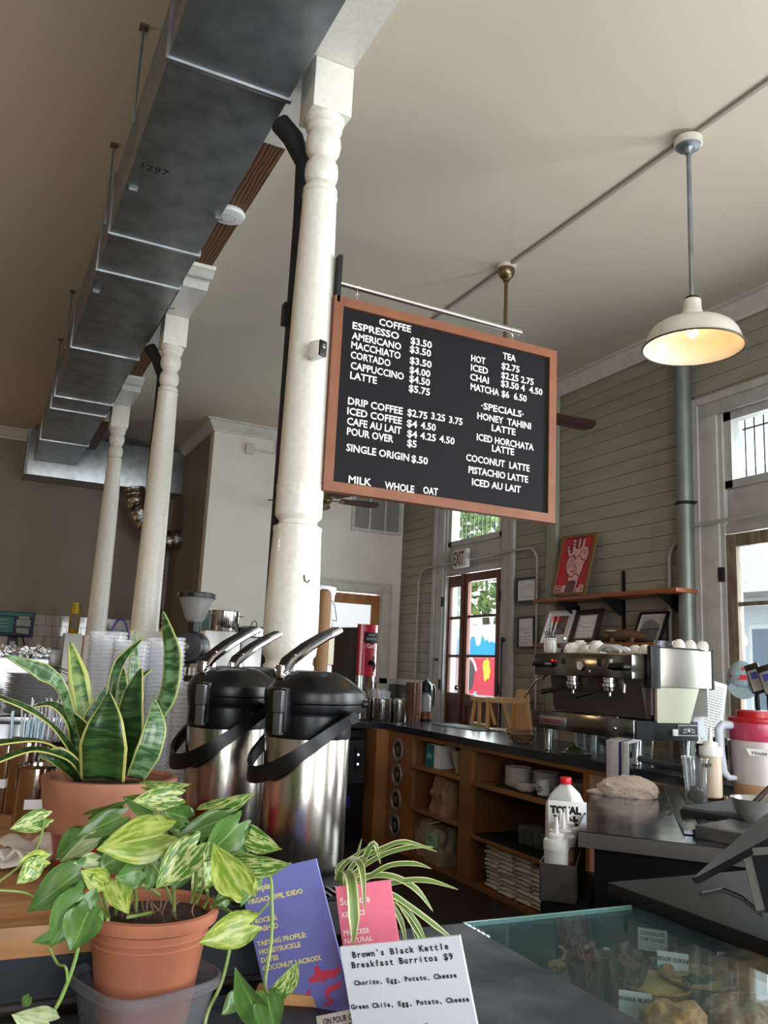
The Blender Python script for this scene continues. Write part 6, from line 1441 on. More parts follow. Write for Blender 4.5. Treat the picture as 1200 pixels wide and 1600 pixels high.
# ================================================================== airpots
t = thing('drip_tray', 'black ribbed tray on the wooden bar under the airpots', 'tray', (.5, 1.64, WZ))
wb_(MB().box(.32, .668, 1.328, 2.05, WZ+.0005, WZ+.002).box(.32, .668, 1.326, 1.334, WZ-.05, WZ+.002), 'tray_base', m_blackm, t)
g = MB()
for i in range(24): g.box(.325+i*.0143, .329+i*.0143, 1.345, 1.40, WZ+.002, WZ+.006)
wb_(g, 'tray_ribs', m_black, t)
m_ab = M('airpot_steel', (182, 176, 168), .2, 1., noise_=16, bump=.03, stretch=(30, 30, .3))
m_lid = M('airpot_black', (7, 7, 9), .34, spec=.35)
def airpot(loc, rz, label):
    t = thing('airpot', label, 'airpot', loc, rz, 'steel pump airpots'); t.scale = (1, 1, .957)
    MB().lathe([(.076, 0), (.079, .004), (.079, .012)], n=48).build('base_ring', m_black, t)
    MB().lathe([(.080, .012), (.0815, .016), (.0815, .250), (.0805, .254)], n=64).build('steel_body', m_ab, t)
    n = 56
    def loft(rings, name, mat_):
        vs = []; fs = []
        for r, z, ov in rings:
            for k in range(n):
                a = 2*PI*k/n; c = max(0, math.cos(a)); vs.append(((r+ov*c**3)*math.cos(a), (r)*math.sin(a), z))
        for i in range(len(rings)-1):
            for k in range(n): fs.append((i*n+k, i*n+(k+1) % n, (i+1)*n+(k+1) % n, (i+1)*n+k))
        fs += [tuple(range(n))[::-1], tuple((len(rings)-1)*n+k for k in range(n))]
        return MB().add(vs, fs).build(name, mat_, t)
    loft([(.082, .250, 0), (.083, .253, 0), (.083, .292, 0), (.083, .296, .0), (.085, .300, .030), (.086, .302, .030), (.0875, .316, .030)], 'shoulder_collar', m_lid)
    loft([(.088, .318, .031), (.0885, .320, .031), (.0885, .338, .031), (.087, .342, .029), (.080, .352, .022), (.068, .366, .012), (.056, .376, .004), (.048, .379, 0), (.02, .381, 0)], 'lid_dome', m_lid)
    MB().tube([(.10, -.035, .318), (.108, -.038, .318)], .008, 14).build('spout_button', m_black, t)
    MB().tube([(.095, 0, .302), (.095, 0, .285)], [.016, .012], 12).build('spout', m_black, t)
    # carrying strap: pivots on both sides, hanging to the back
    pts = []
    for i in range(21):
        a = -PI/2+PI*i/20
        x = .040-.150*math.cos(a)**.7 if math.cos(a) > 0 else .040; y = .101*math.sin(a)
        pts.append((x, y, .295-.115*(math.cos(a)**.8 if math.cos(a) > 1e-6 else 0)))
    vs = []; fs = []
    P = [Vector(p) for p in pts]; 
    for i, p in enumerate(P):
        tg = (P[min(i+1, 20)]-P[max(i-1, 0)]).normalized()
        nrm = Vector((p.x-.0, p.y, 0)); nrm = (nrm-tg*nrm.dot(tg)).normalized(); wd = tg.cross(nrm)
        ww = .010+.006*math.sin(PI*i/20)
        for a_, b_ in ((-1, -1), (1, -1), (1, 1), (-1, 1)): vs.append(p+wd*ww*a_+nrm*.0035*b_)
    for i in range(20):
        for k in range(4): fs.append((i*4+k, i*4+(k+1) % 4, (i+1)*4+(k+1) % 4, (i+1)*4+k))
    fs += [(0, 1, 2, 3), (80, 81, 82, 83)]
    b = MB().add(vs, fs)
    for s_ in (-1, 1): b.cyl((.040, s_*.076, .295), (.040, s_*.106, .295), .0115, n=16)
    b.build('carry_strap', m_lid, t)
    # side latch
    mL = Matrix.Rotation(R_(205), 4, 'Z') @ Matrix.Translation((.086, 0, 0))
    lt = MB().box(-.006, .014, -.022, .022, .262, .346, mL, bev=.004).build('latch_block', m_lid, t)
    MB().box(.008, .022, .0, .018, .258, .30, mL, bev=.003).box(.008, .024, -.002, .020, .30, .342, mL, bev=.004).build('latch_clip', M('latch_satin', (84, 84, 86), .35, .4), lt)
    # pump lever
    lv = [(-.066, .368), (-.052, .392), (-.014, .423), (.021, .445), (.052, .461), (.056, .457)]
    b = MB(); wds = [.015, .020, .0185, .017, .014, .009]
    vs = []; fs = []
    for (x, z), wd in zip(lv, wds):
        for a_, b_ in ((-1, 0), (1, 0), (1, 1), (-1, 1)): vs.append((x+.004*b_*-1, wd*a_, z+.012*b_))
    for i in range(len(lv)-1):
        for k in range(4): fs.append((i*4+k, i*4+(k+1) % 4, (i+1)*4+(k+1) % 4, (i+1)*4+k))
    fs += [(0, 1, 2, 3), tuple(range((len(lv)-1)*4, len(lv)*4))]
    lo = MB().add(vs, fs).build('pump_lever', m_lid, t)
    for s_ in (-1, 1):
        MB().tube([(x, s_*wd, z+.005) for (x, z), wd in zip(lv, wds)], [.005, .007, .0075, .0075, .007, .004], 8).build('lever_chrome_edge', m_chrome, lo)
    MB().box(-.074, -.042, -.016, .016, .364, .390, bev=.004).box(-.048, -.042, -.021, .021, .393, .412, bev=.002).build('lever_hinge', m_chrome, t)
    return t
pa = dp(468, 1352, 1.56)
airpot((pa.x, pa.y, WZ+.003), R_(6), 'nearest steel airpot with black lid, right of the other airpots')
pb = dp(338, 1340, 1.70)
airpot((pb.x, pb.y, WZ+.003), R_(12), 'second steel airpot, left of the nearest one and behind the pothos')
airpot((pb.x+.115, pb.y+.19, WZ+.003), R_(10), 'third airpot hidden behind the other two, only its lever showing')
# ================================================================== clear cup stacks
m_cc = glass('clear_cup', (246, 247, 248), .45, .12, (238, 240, 244), .28)
rim = MB().lathe([(.0385, .006), (.0465, .092), (.049, .094), (.0495, .098), (.047, .100)], n=28, cap=False)
cup0 = rim.build('clear_cup', m_cc)
rimb = MB().lathe([(.0440, .068), (.0455, .074), (.0462, .092), (.049, .094), (.0495, .098), (.047, .100)], n=28, cap=False)
cupb = rimb.build('clear_cup', m_cc)
used0 = [False, False]
def cupstack(px, py, t_, n, tilt, az, lb, group, pitch=.0105):
    q = dp(px, py, t_); base = Vector((q.x, q.y, WZ))
    rot = Matrix.Rotation(az, 4, 'Z') @ Matrix.Rotation(tilt, 4, 'X')
    for i in range(n):
        k = 0 if i == 0 else 1; src = (cup0, cupb)[k]
        if not used0[k]: c = src; used0[k] = True
        else: c = src.copy(); C.objects.link(c)
        c.matrix_world = Matrix.Translation(base) @ rot @ Matrix.Translation((0, 0, .004+i*pitch))
        tag(c, lb, 'plastic cup', group)
cupstack(150, 1180, 2.15, 33, R_(0), 0, 'clear plastic cup in the leftmost nested stack behind the snake plant', 'leftmost clear cup stack')
cupstack(176, 1190, 2.02, 31, R_(3), R_(60), 'clear plastic cup in the second nested stack, just right of the leftmost', 'second clear cup stack')
cupstack(222, 1190, 2.25, 31, R_(0), 0, 'clear plastic cup in the third stack, in front of the middle post', 'third clear cup stack')
cupstack(250, 1200, 2.05, 32, R_(-2), R_(60), 'clear plastic cup in the fourth stack, behind the tallest leaf', 'fourth clear cup stack')
cupstack(290, 1200, 1.95, 22, R_(0), 0, 'clear plastic cup in the shortest stack, beside the left airpot', 'fifth clear cup stack')
t = thing('blue_handle_bucket', 'container behind the cup stacks with an arched dark blue handle', 'bucket', (dp(186, 1000, 2.42).x, dp(186, 1000, 2.42).y, WZ))
MB().lathe([(.07, .0), (.08, .36), (.084, .365)], n=28).build('bucket_body', M('bucket_clear', (190, 192, 194), .3), t)
MB().tube([(.034*math.cos(a)*AR.x*1.0, .034*math.cos(a)*AR.y, .36+.125*math.sin(a)) for a in [PI*i/12 for i in range(13)]], .0035, 8).build('blue_handle', M('navy_handle', (34, 36, 92), .4), t)
# ================================================================== steel cans with straws on the wooden bar
for i, (px, py, t_, r, h, lb) in enumerate(((46, 1330, 1.80, .044, .135, 'steel can in front with a small label, nearest the terracotta pot'), (30, 1310, 1.98, .05, .17, 'steel can holding printed straw wrappers, second from the pot'), (2, 1300, 2.0, .055, .16, 'steel can at the left edge of the photo'))):
    q = dp(px, py, t_); v = Vector((CAM.x-q.x, CAM.y-q.y, 0)).normalized()
    canister('steel_can', (q.x, q.y, WZ), r, h, lb, M('tall_can_steel', (176, 160, 148), .1, 1.), frame(v*(r+.0012)+Vector((0, 0, h*.42)), Vector((0, 0, 1)).cross(v), (0, 0, 1)), 'steel cans on the wooden bar')
    if i == 1: cq = q
straws((cq.x, cq.y, WZ), 30, .038, .235, 1.2, 'white wrapped straw in the steel can on the wooden bar', 6, M('straw_wrapper', (214, 222, 230), .5, noise_=160, col2=(150, 196, 214)), 'wrapped straws on the wooden bar', .0055, 'paper_straw')
straws((cq.x+.06, cq.y+.20, WZ), 44, .07, .26, 1.4, 'white straw in the loose bunch behind the snake plant', 8, m_straw, 'loose straws behind the snake plant', .005, 'loose_straw')
canister('straw_tub', (cq.x+.06, cq.y+.20, WZ), .078, .15, 'dark tub holding the loose bunch of straws', m_dark)
def napkin(px, py, w, d, rz, label, seed, z):
    q = at(px, py, 'z', WZ+z)
    b = bmesh.new(); bmesh.ops.create_grid(b, x_segments=10, y_segments=10, size=.5)
    for v in b.verts: v.co = Vector((v.co.x*w, v.co.y*d, .004+.03*abs(noise.noise(Vector((v.co.x*2+seed, v.co.y*2, 0))))+.02*abs(v.co.x)))
    o = MB().merge(b).build('paper_napkin', M('napkin_paper', (222, 214, 204), .8), solid=.0012); tag(o, label, 'napkin'); o.location = (q.x, q.y, WZ+z); o.rotation_euler.z = rz
napkin(62, 1330, .13, .11, .3, 'white napkin crumpled against the red lower pot', 1, .018)
napkin(18, 1352, .13, .09, -.4, 'pale folded napkin nearest the left edge of the bar', 3, .0)
napkin(45, 1345, .15, .08, .9, 'white napkin between the can and the red lower pot', 7, .008)
# ================================================================== plants
def leafmat(name, c1, c2, edge=None, ew=.12, band=0, noise_s=9, rough=.32, thr=(.42, .6), transl=.18, stripe=None):
    """leaf material on UV: u across (0..1), v along; edge = margin colour"""
    m = bpy.data.materials.new(name); m.use_nodes = True; nt = m.node_tree; b = nt.nodes['Principled BSDF']
    b.inputs['Roughness'].default_value = rough
    uv = nt.nodes.new('ShaderNodeTexCoord'); mp = nt.nodes.new('ShaderNodeMapping')
    geo = nt.nodes.new('ShaderNodeTexCoord')
    n = nt.nodes.new('ShaderNodeTexNoise'); n.inputs['Detail'].default_value = 5; n.inputs['Scale'].default_value = 1
    add = nt.nodes.new('ShaderNodeVectorMath'); add.operation = 'ADD'
    oi = nt.nodes.new('ShaderNodeObjectInfo')
    mp.inputs['Scale'].default_value = (1.2, band, 1) if band else (noise_s, noise_s*.35, 1)
    nt.links.new(uv.outputs['UV'], mp.inputs[0]); nt.links.new(mp.outputs[0], add.inputs[0])
    sc_ = nt.nodes.new('ShaderNodeVectorMath'); sc_.operation = 'SCALE'; sc_.inputs[3].default_value = 9
    nt.links.new(oi.outputs['Location'], sc_.inputs[0]); nt.links.new(sc_.outputs[0], add.inputs[1])
    nt.links.new(add.outputs[0], n.inputs[0])
    r = nt.nodes.new('ShaderNodeValToRGB'); r.color_ramp.elements[0].color = (*lin(c1), 1); r.color_ramp.elements[1].color = (*lin(c2), 1)
    r.color_ramp.elements[0].position = thr[0]; r.color_ramp.elements[1].position = thr[1]
    nt.links.new(n.outputs['Fac'], r.inputs[0]); col = r.outputs[0]
    sep = nt.nodes.new('ShaderNodeSeparateXYZ'); nt.links.new(uv.outputs['UV'], sep.inputs[0])
    sub = nt.nodes.new('ShaderNodeMath'); sub.operation = 'SUBTRACT'; sub.inputs[1].default_value = .5; nt.links.new(sep.outputs[0], sub.inputs[0])
    ab = nt.nodes.new('ShaderNodeMath'); ab.operation = 'ABSOLUTE'; nt.links.new(sub.outputs[0], ab.inputs[0])
    def mixin(col, c, lo, inv=False):
        g = nt.nodes.new('ShaderNodeMath'); g.operation = 'LESS_THAN' if inv else 'GREATER_THAN'; g.inputs[1].default_value = lo; nt.links.new(ab.outputs[0], g.inputs[0])
        mx = nt.nodes.new('ShaderNodeMix'); mx.data_type = 'RGBA'; nt.links.new(g.outputs[0], mx.inputs[0]); nt.links.new(col, mx.inputs[6]); mx.inputs[7].default_value = (*lin(c), 1)
        return mx.outputs[2]
    if edge: col = mixin(col, edge, .5-ew)
    if stripe: col = mixin(col, stripe[0], stripe[1], True)
    nt.links.new(col, b.inputs['Base Color'])
    tr = nt.nodes.new('ShaderNodeBsdfTranslucent'); nt.links.new(col, tr.inputs[0])
    ms = nt.nodes.new('ShaderNodeMixShader'); ms.inputs[0].default_value = transl
    nt.links.new(b.outputs[0], ms.inputs[1]); nt.links.new(tr.outputs[0], ms.inputs[2]); nt.links.new(ms.outputs[0], nt.nodes['Material Output'].inputs[0])
    return m
def ribbon(name, pts, wds, root, mat_, face=None, fold=.25, twist=0., nu=4, sub=5, thick=.0):
    """strap leaf along world points with half widths; face = direction the blade looks at"""
    P = [Vector(p) for p in pts]; Q = []; Wd = []
    n = len(P)
    for i in range(n-1):
        p0 = P[max(i-1, 0)]; p1 = P[i]; p2 = P[i+1]; p3 = P[min(i+2, n-1)]
        for k in range(sub):
            t = k/sub
            Q.append(.5*((2*p1)+(-p0+p2)*t+(2*p0-5*p1+4*p2-p3)*t*t+(-p0+3*p1-3*p2+p3)*t**3)); Wd.append(wds[i]*(1-t)+wds[i+1]*t)
    Q.append(P[-1]); Wd.append(wds[-1]); L = len(Q)
    inv = root.matrix_basis.inverted()
    vs = []; uvs = []; fs = []
    f0 = Vector(face) if face is not None else -AF
    for i, q in enumerate(Q):
        tg = (Q[min(i+1, L-1)]-Q[max(i-1, 0)]).normalized()
        f = (f0-tg*f0.dot(tg)); f = f.normalized() if f.length > 1e-4 else AU
        s = tg.cross(f)
        if twist: Rm = Matrix.Rotation(twist*i/L, 3, tg); s = Rm @ s; f = Rm @ f
        for k in range(nu+1):
            u = k/nu*2-1
            vs.append(inv @ (q+s*Wd[i]*u+f*Wd[i]*fold*(abs(u)**1.3))); uvs.append((k/nu, i/(L-1)))
    for i in range(L-1):
        for k in range(nu): a = i*(nu+1)+k; fs.append((a, a+1, a+nu+2, a+nu+1))
    return leaf_mesh(name, vs, fs, uvs, mat_, root, thick)
def leaf_mesh(name, vs, fs, uvs, mat_, root, thick=0.):
    me = bpy.data.meshes.new(name); me.from_pydata([tuple(v) for v in vs], [], fs)
    ul = me.uv_layers.new(name='UVMap')
    for lp in me.loops: ul.data[lp.index].uv = uvs[lp.vertex_index]
    me.polygons.foreach_set('use_smooth', [True]*len(me.polygons)); me.materials.append(mat_)
    o = bpy.data.objects.new(name, me); C.objects.link(o); o.parent = root
    c = sum((Vector(v.co) for v in me.vertices), Vector())/len(me.vertices); me.transform(Matrix.Translation(-c)); o.location = c
    if thick:
        md = o.modifiers.new('thickness', 'SOLIDIFY'); md.thickness = thick; md.offset = 0
    return o
HP = [(0, .58), (.05, .80), (.14, .96), (.27, 1.0), (.42, .93), (.58, .76), (.72, .54), (.84, .31), (.93, .13), (1, 0)]
def hprof(v):
    for (a, x), (b, y) in zip(HP, HP[1:]):
        if v <= b: return x+(y-x)*(v-a)/(b-a)
    return 0
def heart(base, tip, width, roll, root, mat_, droop=.12, fold=.09, cup=.0, nm='leaf'):
    B = Vector(base); T_ = Vector(tip); L = (T_-B).length; ax = (T_-B).normalized()
    f = -AF; f = (f-ax*f.dot(ax)).normalized(); f = Matrix.Rotation(R_(roll), 3, ax) @ f; s = ax.cross(f)
    inv = root.matrix_basis.inverted(); NV, NU = 14, 8; vs = []; uvs = []; fs = []
    for i in range(NV+1):
        v = i/NV
        pr = hprof(v)
        for k in range(NU+1):
            u = k/NU*2-1; a = abs(u)
            y = L*v - L*.24*(1-(2*a-1)**2)*(1-v)**3
            x = width/2*pr*math.sin(u*PI/2)
            z = width*fold*a**1.2 - droop*L*(v**2) + droop*L*.25 + cup*width*a*a + width*.02*math.sin(v*9+u*3)
            vs.append(inv @ (B+ax*y+s*x+f*z)); uvs.append((k/NU, v))
    for i in range(NV):
        for k in range(NU): a = i*(NU+1)+k; fs.append((a, a+1, a+NU+2, a+NU+1))
    return leaf_mesh(nm, vs, fs, uvs, mat_, root)
m_terra = M('terracotta', (172, 106, 78), .7, noise_=9, col2=(156, 94, 68), bump=.1)
m_terra2 = M('old_terracotta', (172, 118, 94), .75, noise_=14, col2=(150, 98, 76), bump=.1)
m_soil = M('potting_soil', (42, 30, 24), .95, noise_=60, bump=1., col2=(66, 48, 38))
# ---- snake plant
rc = dp(173, 1212, 1.50)
root = thing('snake_plant', 'snake plant in a terracotta pot set in a red planter', 'potted plant', (rc.x, rc.y, WZ))
zr = rc.z-WZ
MB().lathe([(.070, zr*.0), (.080, zr-.09), (.100, zr-.088), (.104, zr-.082), (.118, zr-.004), (.118, zr), (.110, zr+.001), (.104, zr-.004), (.096, zr-.05)], n=56, cap=False).build('terracotta_pot', m_terra2, root)
MB().lathe([(.072, .0), (.078, .004), (.092, zr-.088), (.094, zr-.084), (.089, zr-.084), (.08, .01), (0, .01)], n=48, cap=False).build('red_planter', M('planter_red', (146, 16, 30), .35, coat=.3), root)
MB().lathe([(.100, zr-.02), (.05, zr-.014), (0, zr-.012)], n=32, cap=False).build('soil', m_soil, root)
sd = leafmat('snake_dark', (30, 58, 26), (58, 94, 44), (192, 186, 104), .055, 22, rough=.28)
sl = leafmat('snake_light', (66, 104, 52), (140, 164, 92), (190, 196, 112), .20, 20, rough=.28)
sm = leafmat('snake_banded', (50, 86, 46), (116, 150, 104), (170, 182, 104), .07, 26, rough=.28)
def S(x, y): return x/3.529, 880+y/3.529
def snake(pts, w, m, face=None, fold=.22, twist=0):
    P = [dp(*S(x, y), t) for x, y, t in pts]
    ribbon('leaf', P, [a/3.529*1.6/FPX/2 for a in w], root, m, face, fold, twist, thick=.0025)
B0 = 1.5
snake([(480, 1170, 1.50), (475, 1000, 1.52), (465, 840, 1.54), (430, 620, 1.56), (385, 430, 1.58)], [70, 90, 110, 105, 8], sl, -AF+AR*.4, .3)
snake([(770, 1170, 1.52), (850, 880, 1.55), (935, 720, 1.56), (960, 520, 1.58), (930, 380, 1.6), (898, 265, 1.62)], [60, 80, 110, 118, 75, 4], sm, -AF-AR*.4, .25)
snake([(575, 1185, 1.43), (580, 1000, 1.42), (590, 880, 1.42), (598, 790, 1.43), (600, 712, 1.44)], [215, 235, 175, 90, 6], sd, -AF, .25)
snake([(745, 1180, 1.45), (810, 1050, 1.44), (850, 920, 1.45), (855, 830, 1.46), (850, 745, 1.47)], [90, 130, 120, 70, 5], sm, -AF+AR*.5, .22)
snake([(700, 1170, 1.50), (725, 1000, 1.50), (728, 860, 1.50), (745, 720, 1.51), (780, 580, 1.52)], [110, 160, 165, 120, 8], sd, -AF-AR*.3, .3)
snake([(660, 1180, 1.54), (665, 900, 1.56), (668, 740, 1.57), (672, 620, 1.58), (662, 525, 1.59)], [70, 95, 95, 60, 5], sm, -AF, .3)
snake([(600, 1180, 1.53), (605, 900, 1.55), (615, 700, 1.56), (660, 540, 1.57), (790, 410, 1.58)], [60, 60, 62, 60, 4], sd, -AF+AR*.9, .3)
snake([(730, 1180, 1.56), (735, 900, 1.60), (735, 650, 1.62), (742, 500, 1.63), (745, 375, 1.64)], [50, 60, 66, 45, 4], sm, -AF+AR*.5, .3)
snake([(440, 1180, 1.48), (430, 1030, 1.48), (400, 860, 1.47), (335, 680, 1.45), (230, 600, 1.43), (30, 508, 1.40)], [46, 44, 40, 54, 92, 6], sm, -AF+AU*.8, .2)
snake([(445, 1180, 1.47), (410, 1070, 1.45), (310, 930, 1.42), (160, 810, 1.38), (-60, 720, 1.35)], [50, 56, 56, 46, 20], sd, AU-AF*.5, .25)
snake([(450, 1180, 1.49), (425, 980, 1.48), (370, 850, 1.47), (280, 785, 1.46), (178, 795, 1.44)], [50, 80, 80, 50, 4], sd, AU-AF*.4, .3)
snake([(430, 1190, 1.46), (330, 1050, 1.42), (200, 985, 1.38), (0, 1000, 1.33), (-90, 1030, 1.3)], [40, 60, 60, 50, 10], sd, AU-AF*.2, .3)
snake([(440, 1200, 1.45), (340, 1080, 1.40), (180, 1035, 1.36), (0, 1090, 1.31), (-100, 1140, 1.3)], [40, 60, 60, 40, 8], sd, AU-AF*.3, .3)
snake([(450, 1190, 1.45), (390, 1110, 1.42), (310, 1060, 1.40), (210, 1066, 1.38)], [60, 100, 90, 4], sd, -AF+AU*.2, .2)
snake([(500, 1180, 1.50), (500, 1000, 1.51), (530, 840, 1.52), (585, 680, 1.53)], [90, 125, 120, 5], sd, -AF+AR*.3, .25)
snake([(520, 1180, 1.49), (500, 1000, 1.48), (460, 900, 1.47), (408, 825, 1.46)], [80, 110, 75, 5], sd, -AF-AR*.2, .2)
snake([(690, 1150, 1.52), (680, 880, 1.53), (730, 680, 1.54), (838, 582, 1.55)], [40, 60, 52, 4], sd, -AF+AU*.5, .3)
# ---- pothos
rc = dp(238, 1414, 1.19)
root = thing('pothos_plant', 'trailing variegated pothos in a terracotta pot inside a plastic tub', 'potted plant', (rc.x, rc.y, LZ-.02))
zr = rc.z-(LZ-.02)
pot = [(.055, .0), (.060, .003), (.078, zr-.045), (.0795, zr-.043), (.078, zr-.041), (.0805, zr-.035), (.082, zr-.033), (.0805, zr-.031), (.083, zr-.022), (.092, zr-.018), (.0945, zr-.010), (.094, zr-.002), (.089, zr), (.083, zr-.004), (.080, zr-.03)]
MB().lathe(pot, n=64, cap=False).build('terracotta_pot', m_terra, root)
MB().lathe([(.084, zr-.016), (.05, zr-.010), (0, zr-.008)], n=32, cap=False).build('soil', m_soil, root)
tubm = glass('tub_plastic', (214, 216, 220), .25, .15, (206, 208, 214), .16)
def rsq(r, n=40, e=.55): return [(r*math.copysign(abs(math.cos(a))**e, math.cos(a)), r*math.copysign(abs(math.sin(a))**e, math.sin(a))) for a in [2*PI*i/n for i in range(n)]]
vs = []; fs = []
tl_ = [(.070, .0), (.080, .05), (.084, .068), (.0905, .069), (.0905, .081), (.087, .082), (.082, .071)]
for r, z in tl_:
    for x, y in rsq(r): vs.append((x, y, z))
for i in range(len(tl_)-1):
    for k in range(40): fs.append((i*40+k, i*40+(k+1) % 40, (i+1)*40+(k+1) % 40, (i+1)*40+k))
o = MB().add(vs, fs).build('plastic_tub', tubm, root); o.rotation_euler.z = R_(20)
pg = leafmat('pothos_green', (72, 110, 50), (104, 142, 72), None, noise_s=7, thr=(.3, .75), rough=.26, stripe=((120, 160, 84), .018), transl=.22)
pv = leafmat('pothos_variegated', (84, 130, 50), (202, 210, 138), None, noise_s=15, thr=(.46, .56), rough=.26, stripe=((180, 196, 120), .018), transl=.25)
py_ = leafmat('pothos_lime', (126, 156, 52), (196, 206, 112), None, noise_s=11, thr=(.40, .62), rough=.26, stripe=((190, 200, 120), .018), transl=.3)
pp2 = leafmat('pothos_pale', (140, 164, 104), (206, 216, 170), None, noise_s=8, thr=(.35, .6), rough=.32, stripe=((200, 210, 160), .02), transl=.35)
def Q4(x, y): return x/2.609, 1180+y/2.609
PL = [((610, 118), (775, 128), 62, 30, pv, 1.17), ((716, 170), (538, 186), 95, 20, pv, 1.16), ((852, 215), (1040, 163), 92, 30, pv, 1.16), ((662, 318), (392, 388), 178, 0, py_, 1.08),
      ((488, 255), (305, 335), 92, 25, pg, 1.12), ((330, 330), (225, 432), 110, -10, pg, 1.13), ((385, 330), (248, 440), 80, -35, pp2, 1.11), ((800, 372), (632, 545), 135, 15, pv, 1.05), ((915, 262), (708, 338), 92, 35, pg, 1.12),
      ((968, 280), (824, 440), 130, -10, pg, 1.08), ((985, 345), (870, 420), 120, 10, pg, 1.10), ((1006, 318), (1142, 388), 105, 10, pv, 1.09), ((978, 432), (1182, 452), 125, 25, pv, 1.06), ((985, 540), (868, 368), 150, 0, py_, 1.02),
      ((1012, 690), (810, 768), 125, 15, py_, 1.03), ((322, 478), (108, 640), 138, 10, pg, 1.06), ((335, 572), (202, 786), 150, -10, pg, 1.02), ((362, 640), (285, 802), 150, 10, pg, 1.01), ((500, 400), (400, 470), 120, 10, pg, 1.10), ((572, 470), (468, 500), 110, 10, pg, 1.08),
      ((470, 510), (524, 650), 105, -20, py_, 1.08), ((182, 258), (38, 302), 78, 20, pv, 1.10), ((180, 425), (75, 432), 70, 40, py_, 1.05), ((150, 440), (68, 528), 80, -20, pv, 1.04), ((195, 1085), (48, 1062), 110, 20, pp2, .98),
      ((1075, 1090), (952, 884), 130, -15, pg, .97), ((1095, 985), (1120, 1150), 130, 10, pg, .96), ((1140, 960), (1215, 850), 90, 20, pv, .97), ((960, 985), (905, 1060), 70, 0, pg, 1.0), ((380, 235), (520, 195), 70, 40, pg, 1.16),
      ((640, 230), (500, 170), 90, 30, pg, 1.18), ((690, 300), (640, 200), 110, -20, pp2, 1.17), ((760, 255), (672, 230), 90, 20, pg, 1.16), ((500, 440), (380, 400), 90, 30, pg, 1.13), ((640, 440), (590, 560), 80, -30, pg, 1.14),
      ((390, 430), (300, 440), 60, 40, pp2, 1.08), ((860, 430), (840, 540), 80, -50, pv, 1.1), ((420, 520), (330, 470), 90, 40, py_, 1.07), ((1040, 470), (985, 620), 90, -40, pg, 1.12), ((930, 560), (870, 600), 80, 0, pg, 1.12),
      ((720, 400), (660, 480), 90, 10, pg, 1.13), ((620, 400), (720, 520), 100, 10, pg, 1.17), ((760, 420), (700, 560), 100, -10, pg, 1.18), ((560, 420), (640, 330), 110, 10, pg, 1.18), ((850, 480), (780, 560), 90, 20, pv, 1.16), ((480, 380), (560, 450), 100, 10, pg, 1.17), ((420, 350), (340, 300), 80, 10, pg, 1.16), ((720, 330), (800, 400), 100, 0, pg, 1.18), ((560, 310), (450, 330), 90, 10, pv, 1.14), ((780, 300), (850, 330), 90, 30, pg, 1.15), ((120, 985), (90, 1030), 40, 10, pg, 1.0), ((240, 740), (130, 760), 50, 50, pg, 1.05)]
for b_, t_, w, rl, m, d in PL:
    heart(dp(*Q4(*b_), d+.01), dp(*Q4(*t_), d-.015), w*1.12/2.609/FPX*d, rl, root, m)
m_stem = M('pothos_stem', (112, 146, 66), .45, noise_=30, col2=(140, 150, 90))
def vine(pts, r, nm='vine', m=None):
    P = [dp(*Q4(x, y), t) for x, y, t in pts]; inv = root.matrix_basis.inverted(); Qs = []
    n = len(P)
    for i in range(n-1):
        p0 = P[max(i-1, 0)]; p1 = P[i]; p2 = P[i+1]; p3 = P[min(i+2, n-1)]
        for k in range(5):
            t = k/5; Qs.append(inv @ (.5*((2*p1)+(-p0+p2)*t+(2*p0-5*p1+4*p2-p3)*t*t+(-p0+3*p1-3*p2+p3)*t**3)))
    Qs.append(inv @ P[-1])
    MB().tube(Qs, r, 7).build(nm, m or m_stem, root)
vine([(870, 610, 1.12), (960, 560, 1.08), (1090, 490, 1.07), (1108, 600, 1.05), (1105, 760, 1.03), (1080, 930, 1.0), (1100, 990, .98)], .0022)
vine([(870, 620, 1.12), (938, 640, 1.07), (942, 750, 1.05), (905, 920, 1.03), (850, 1040, 1.0), (830, 1120, .99)], .0022)
vine([(420, 670, 1.14), (330, 640, 1.08), (315, 800, 1.03), (262, 960, 1.01), (215, 1050, 1.0), (170, 1110, .99)], .0025)
vine([(200, 785, 1.03), (235, 850, 1.02), (268, 865, 1.01), (275, 930, 1.01)], .0016)
vine([(290, 520, 1.10), (200, 600, 1.08), (100, 560, 1.06), (-20, 550, 1.04)], .0015)
vine([(182, 258, 1.10), (175, 300, 1.10), (150, 380, 1.09), (95, 440, 1.07), (-10, 520, 1.05)], .0016)
vine([(1010, 690, 1.04), (960, 760, 1.05), (1095, 600, 1.06)], .0016)
for a, b_ in (((550, 680), (545, 500)), ((710, 635), (690, 470)), ((830, 620), (845, 550)), ((545, 560), (600, 420)), ((430, 670), (330, 560)), ((450, 670), (345, 500)), ((440, 660), (400, 520)), ((470, 650), (470, 520)), ((700, 600), (620, 440)), ((780, 600), (800, 450)), ((620, 640), (520, 660)), ((800, 600), (850, 430)), ((860, 620), (990, 460)), ((650, 570), (560, 520)), ((350, 575), (440, 670)), ((365, 640), (440, 675))):
    vine([(*a, 1.16), ((a[0]+b_[0])/2+8, (a[1]+b_[1])/2, 1.14), (*b_, 1.11)], .0024, 'stem')
vine([(852, 215, 1.17), (850, 260, 1.17), (830, 330, 1.18), (790, 430, 1.18)], .0018, 'stem')
vine([(610, 118, 1.18), (600, 200, 1.19), (600, 330, 1.2), (610, 500, 1.2)], .0018, 'stem')
rt = M('aerial_roots', (120, 92, 70), .8)
rnd = random.Random(5)
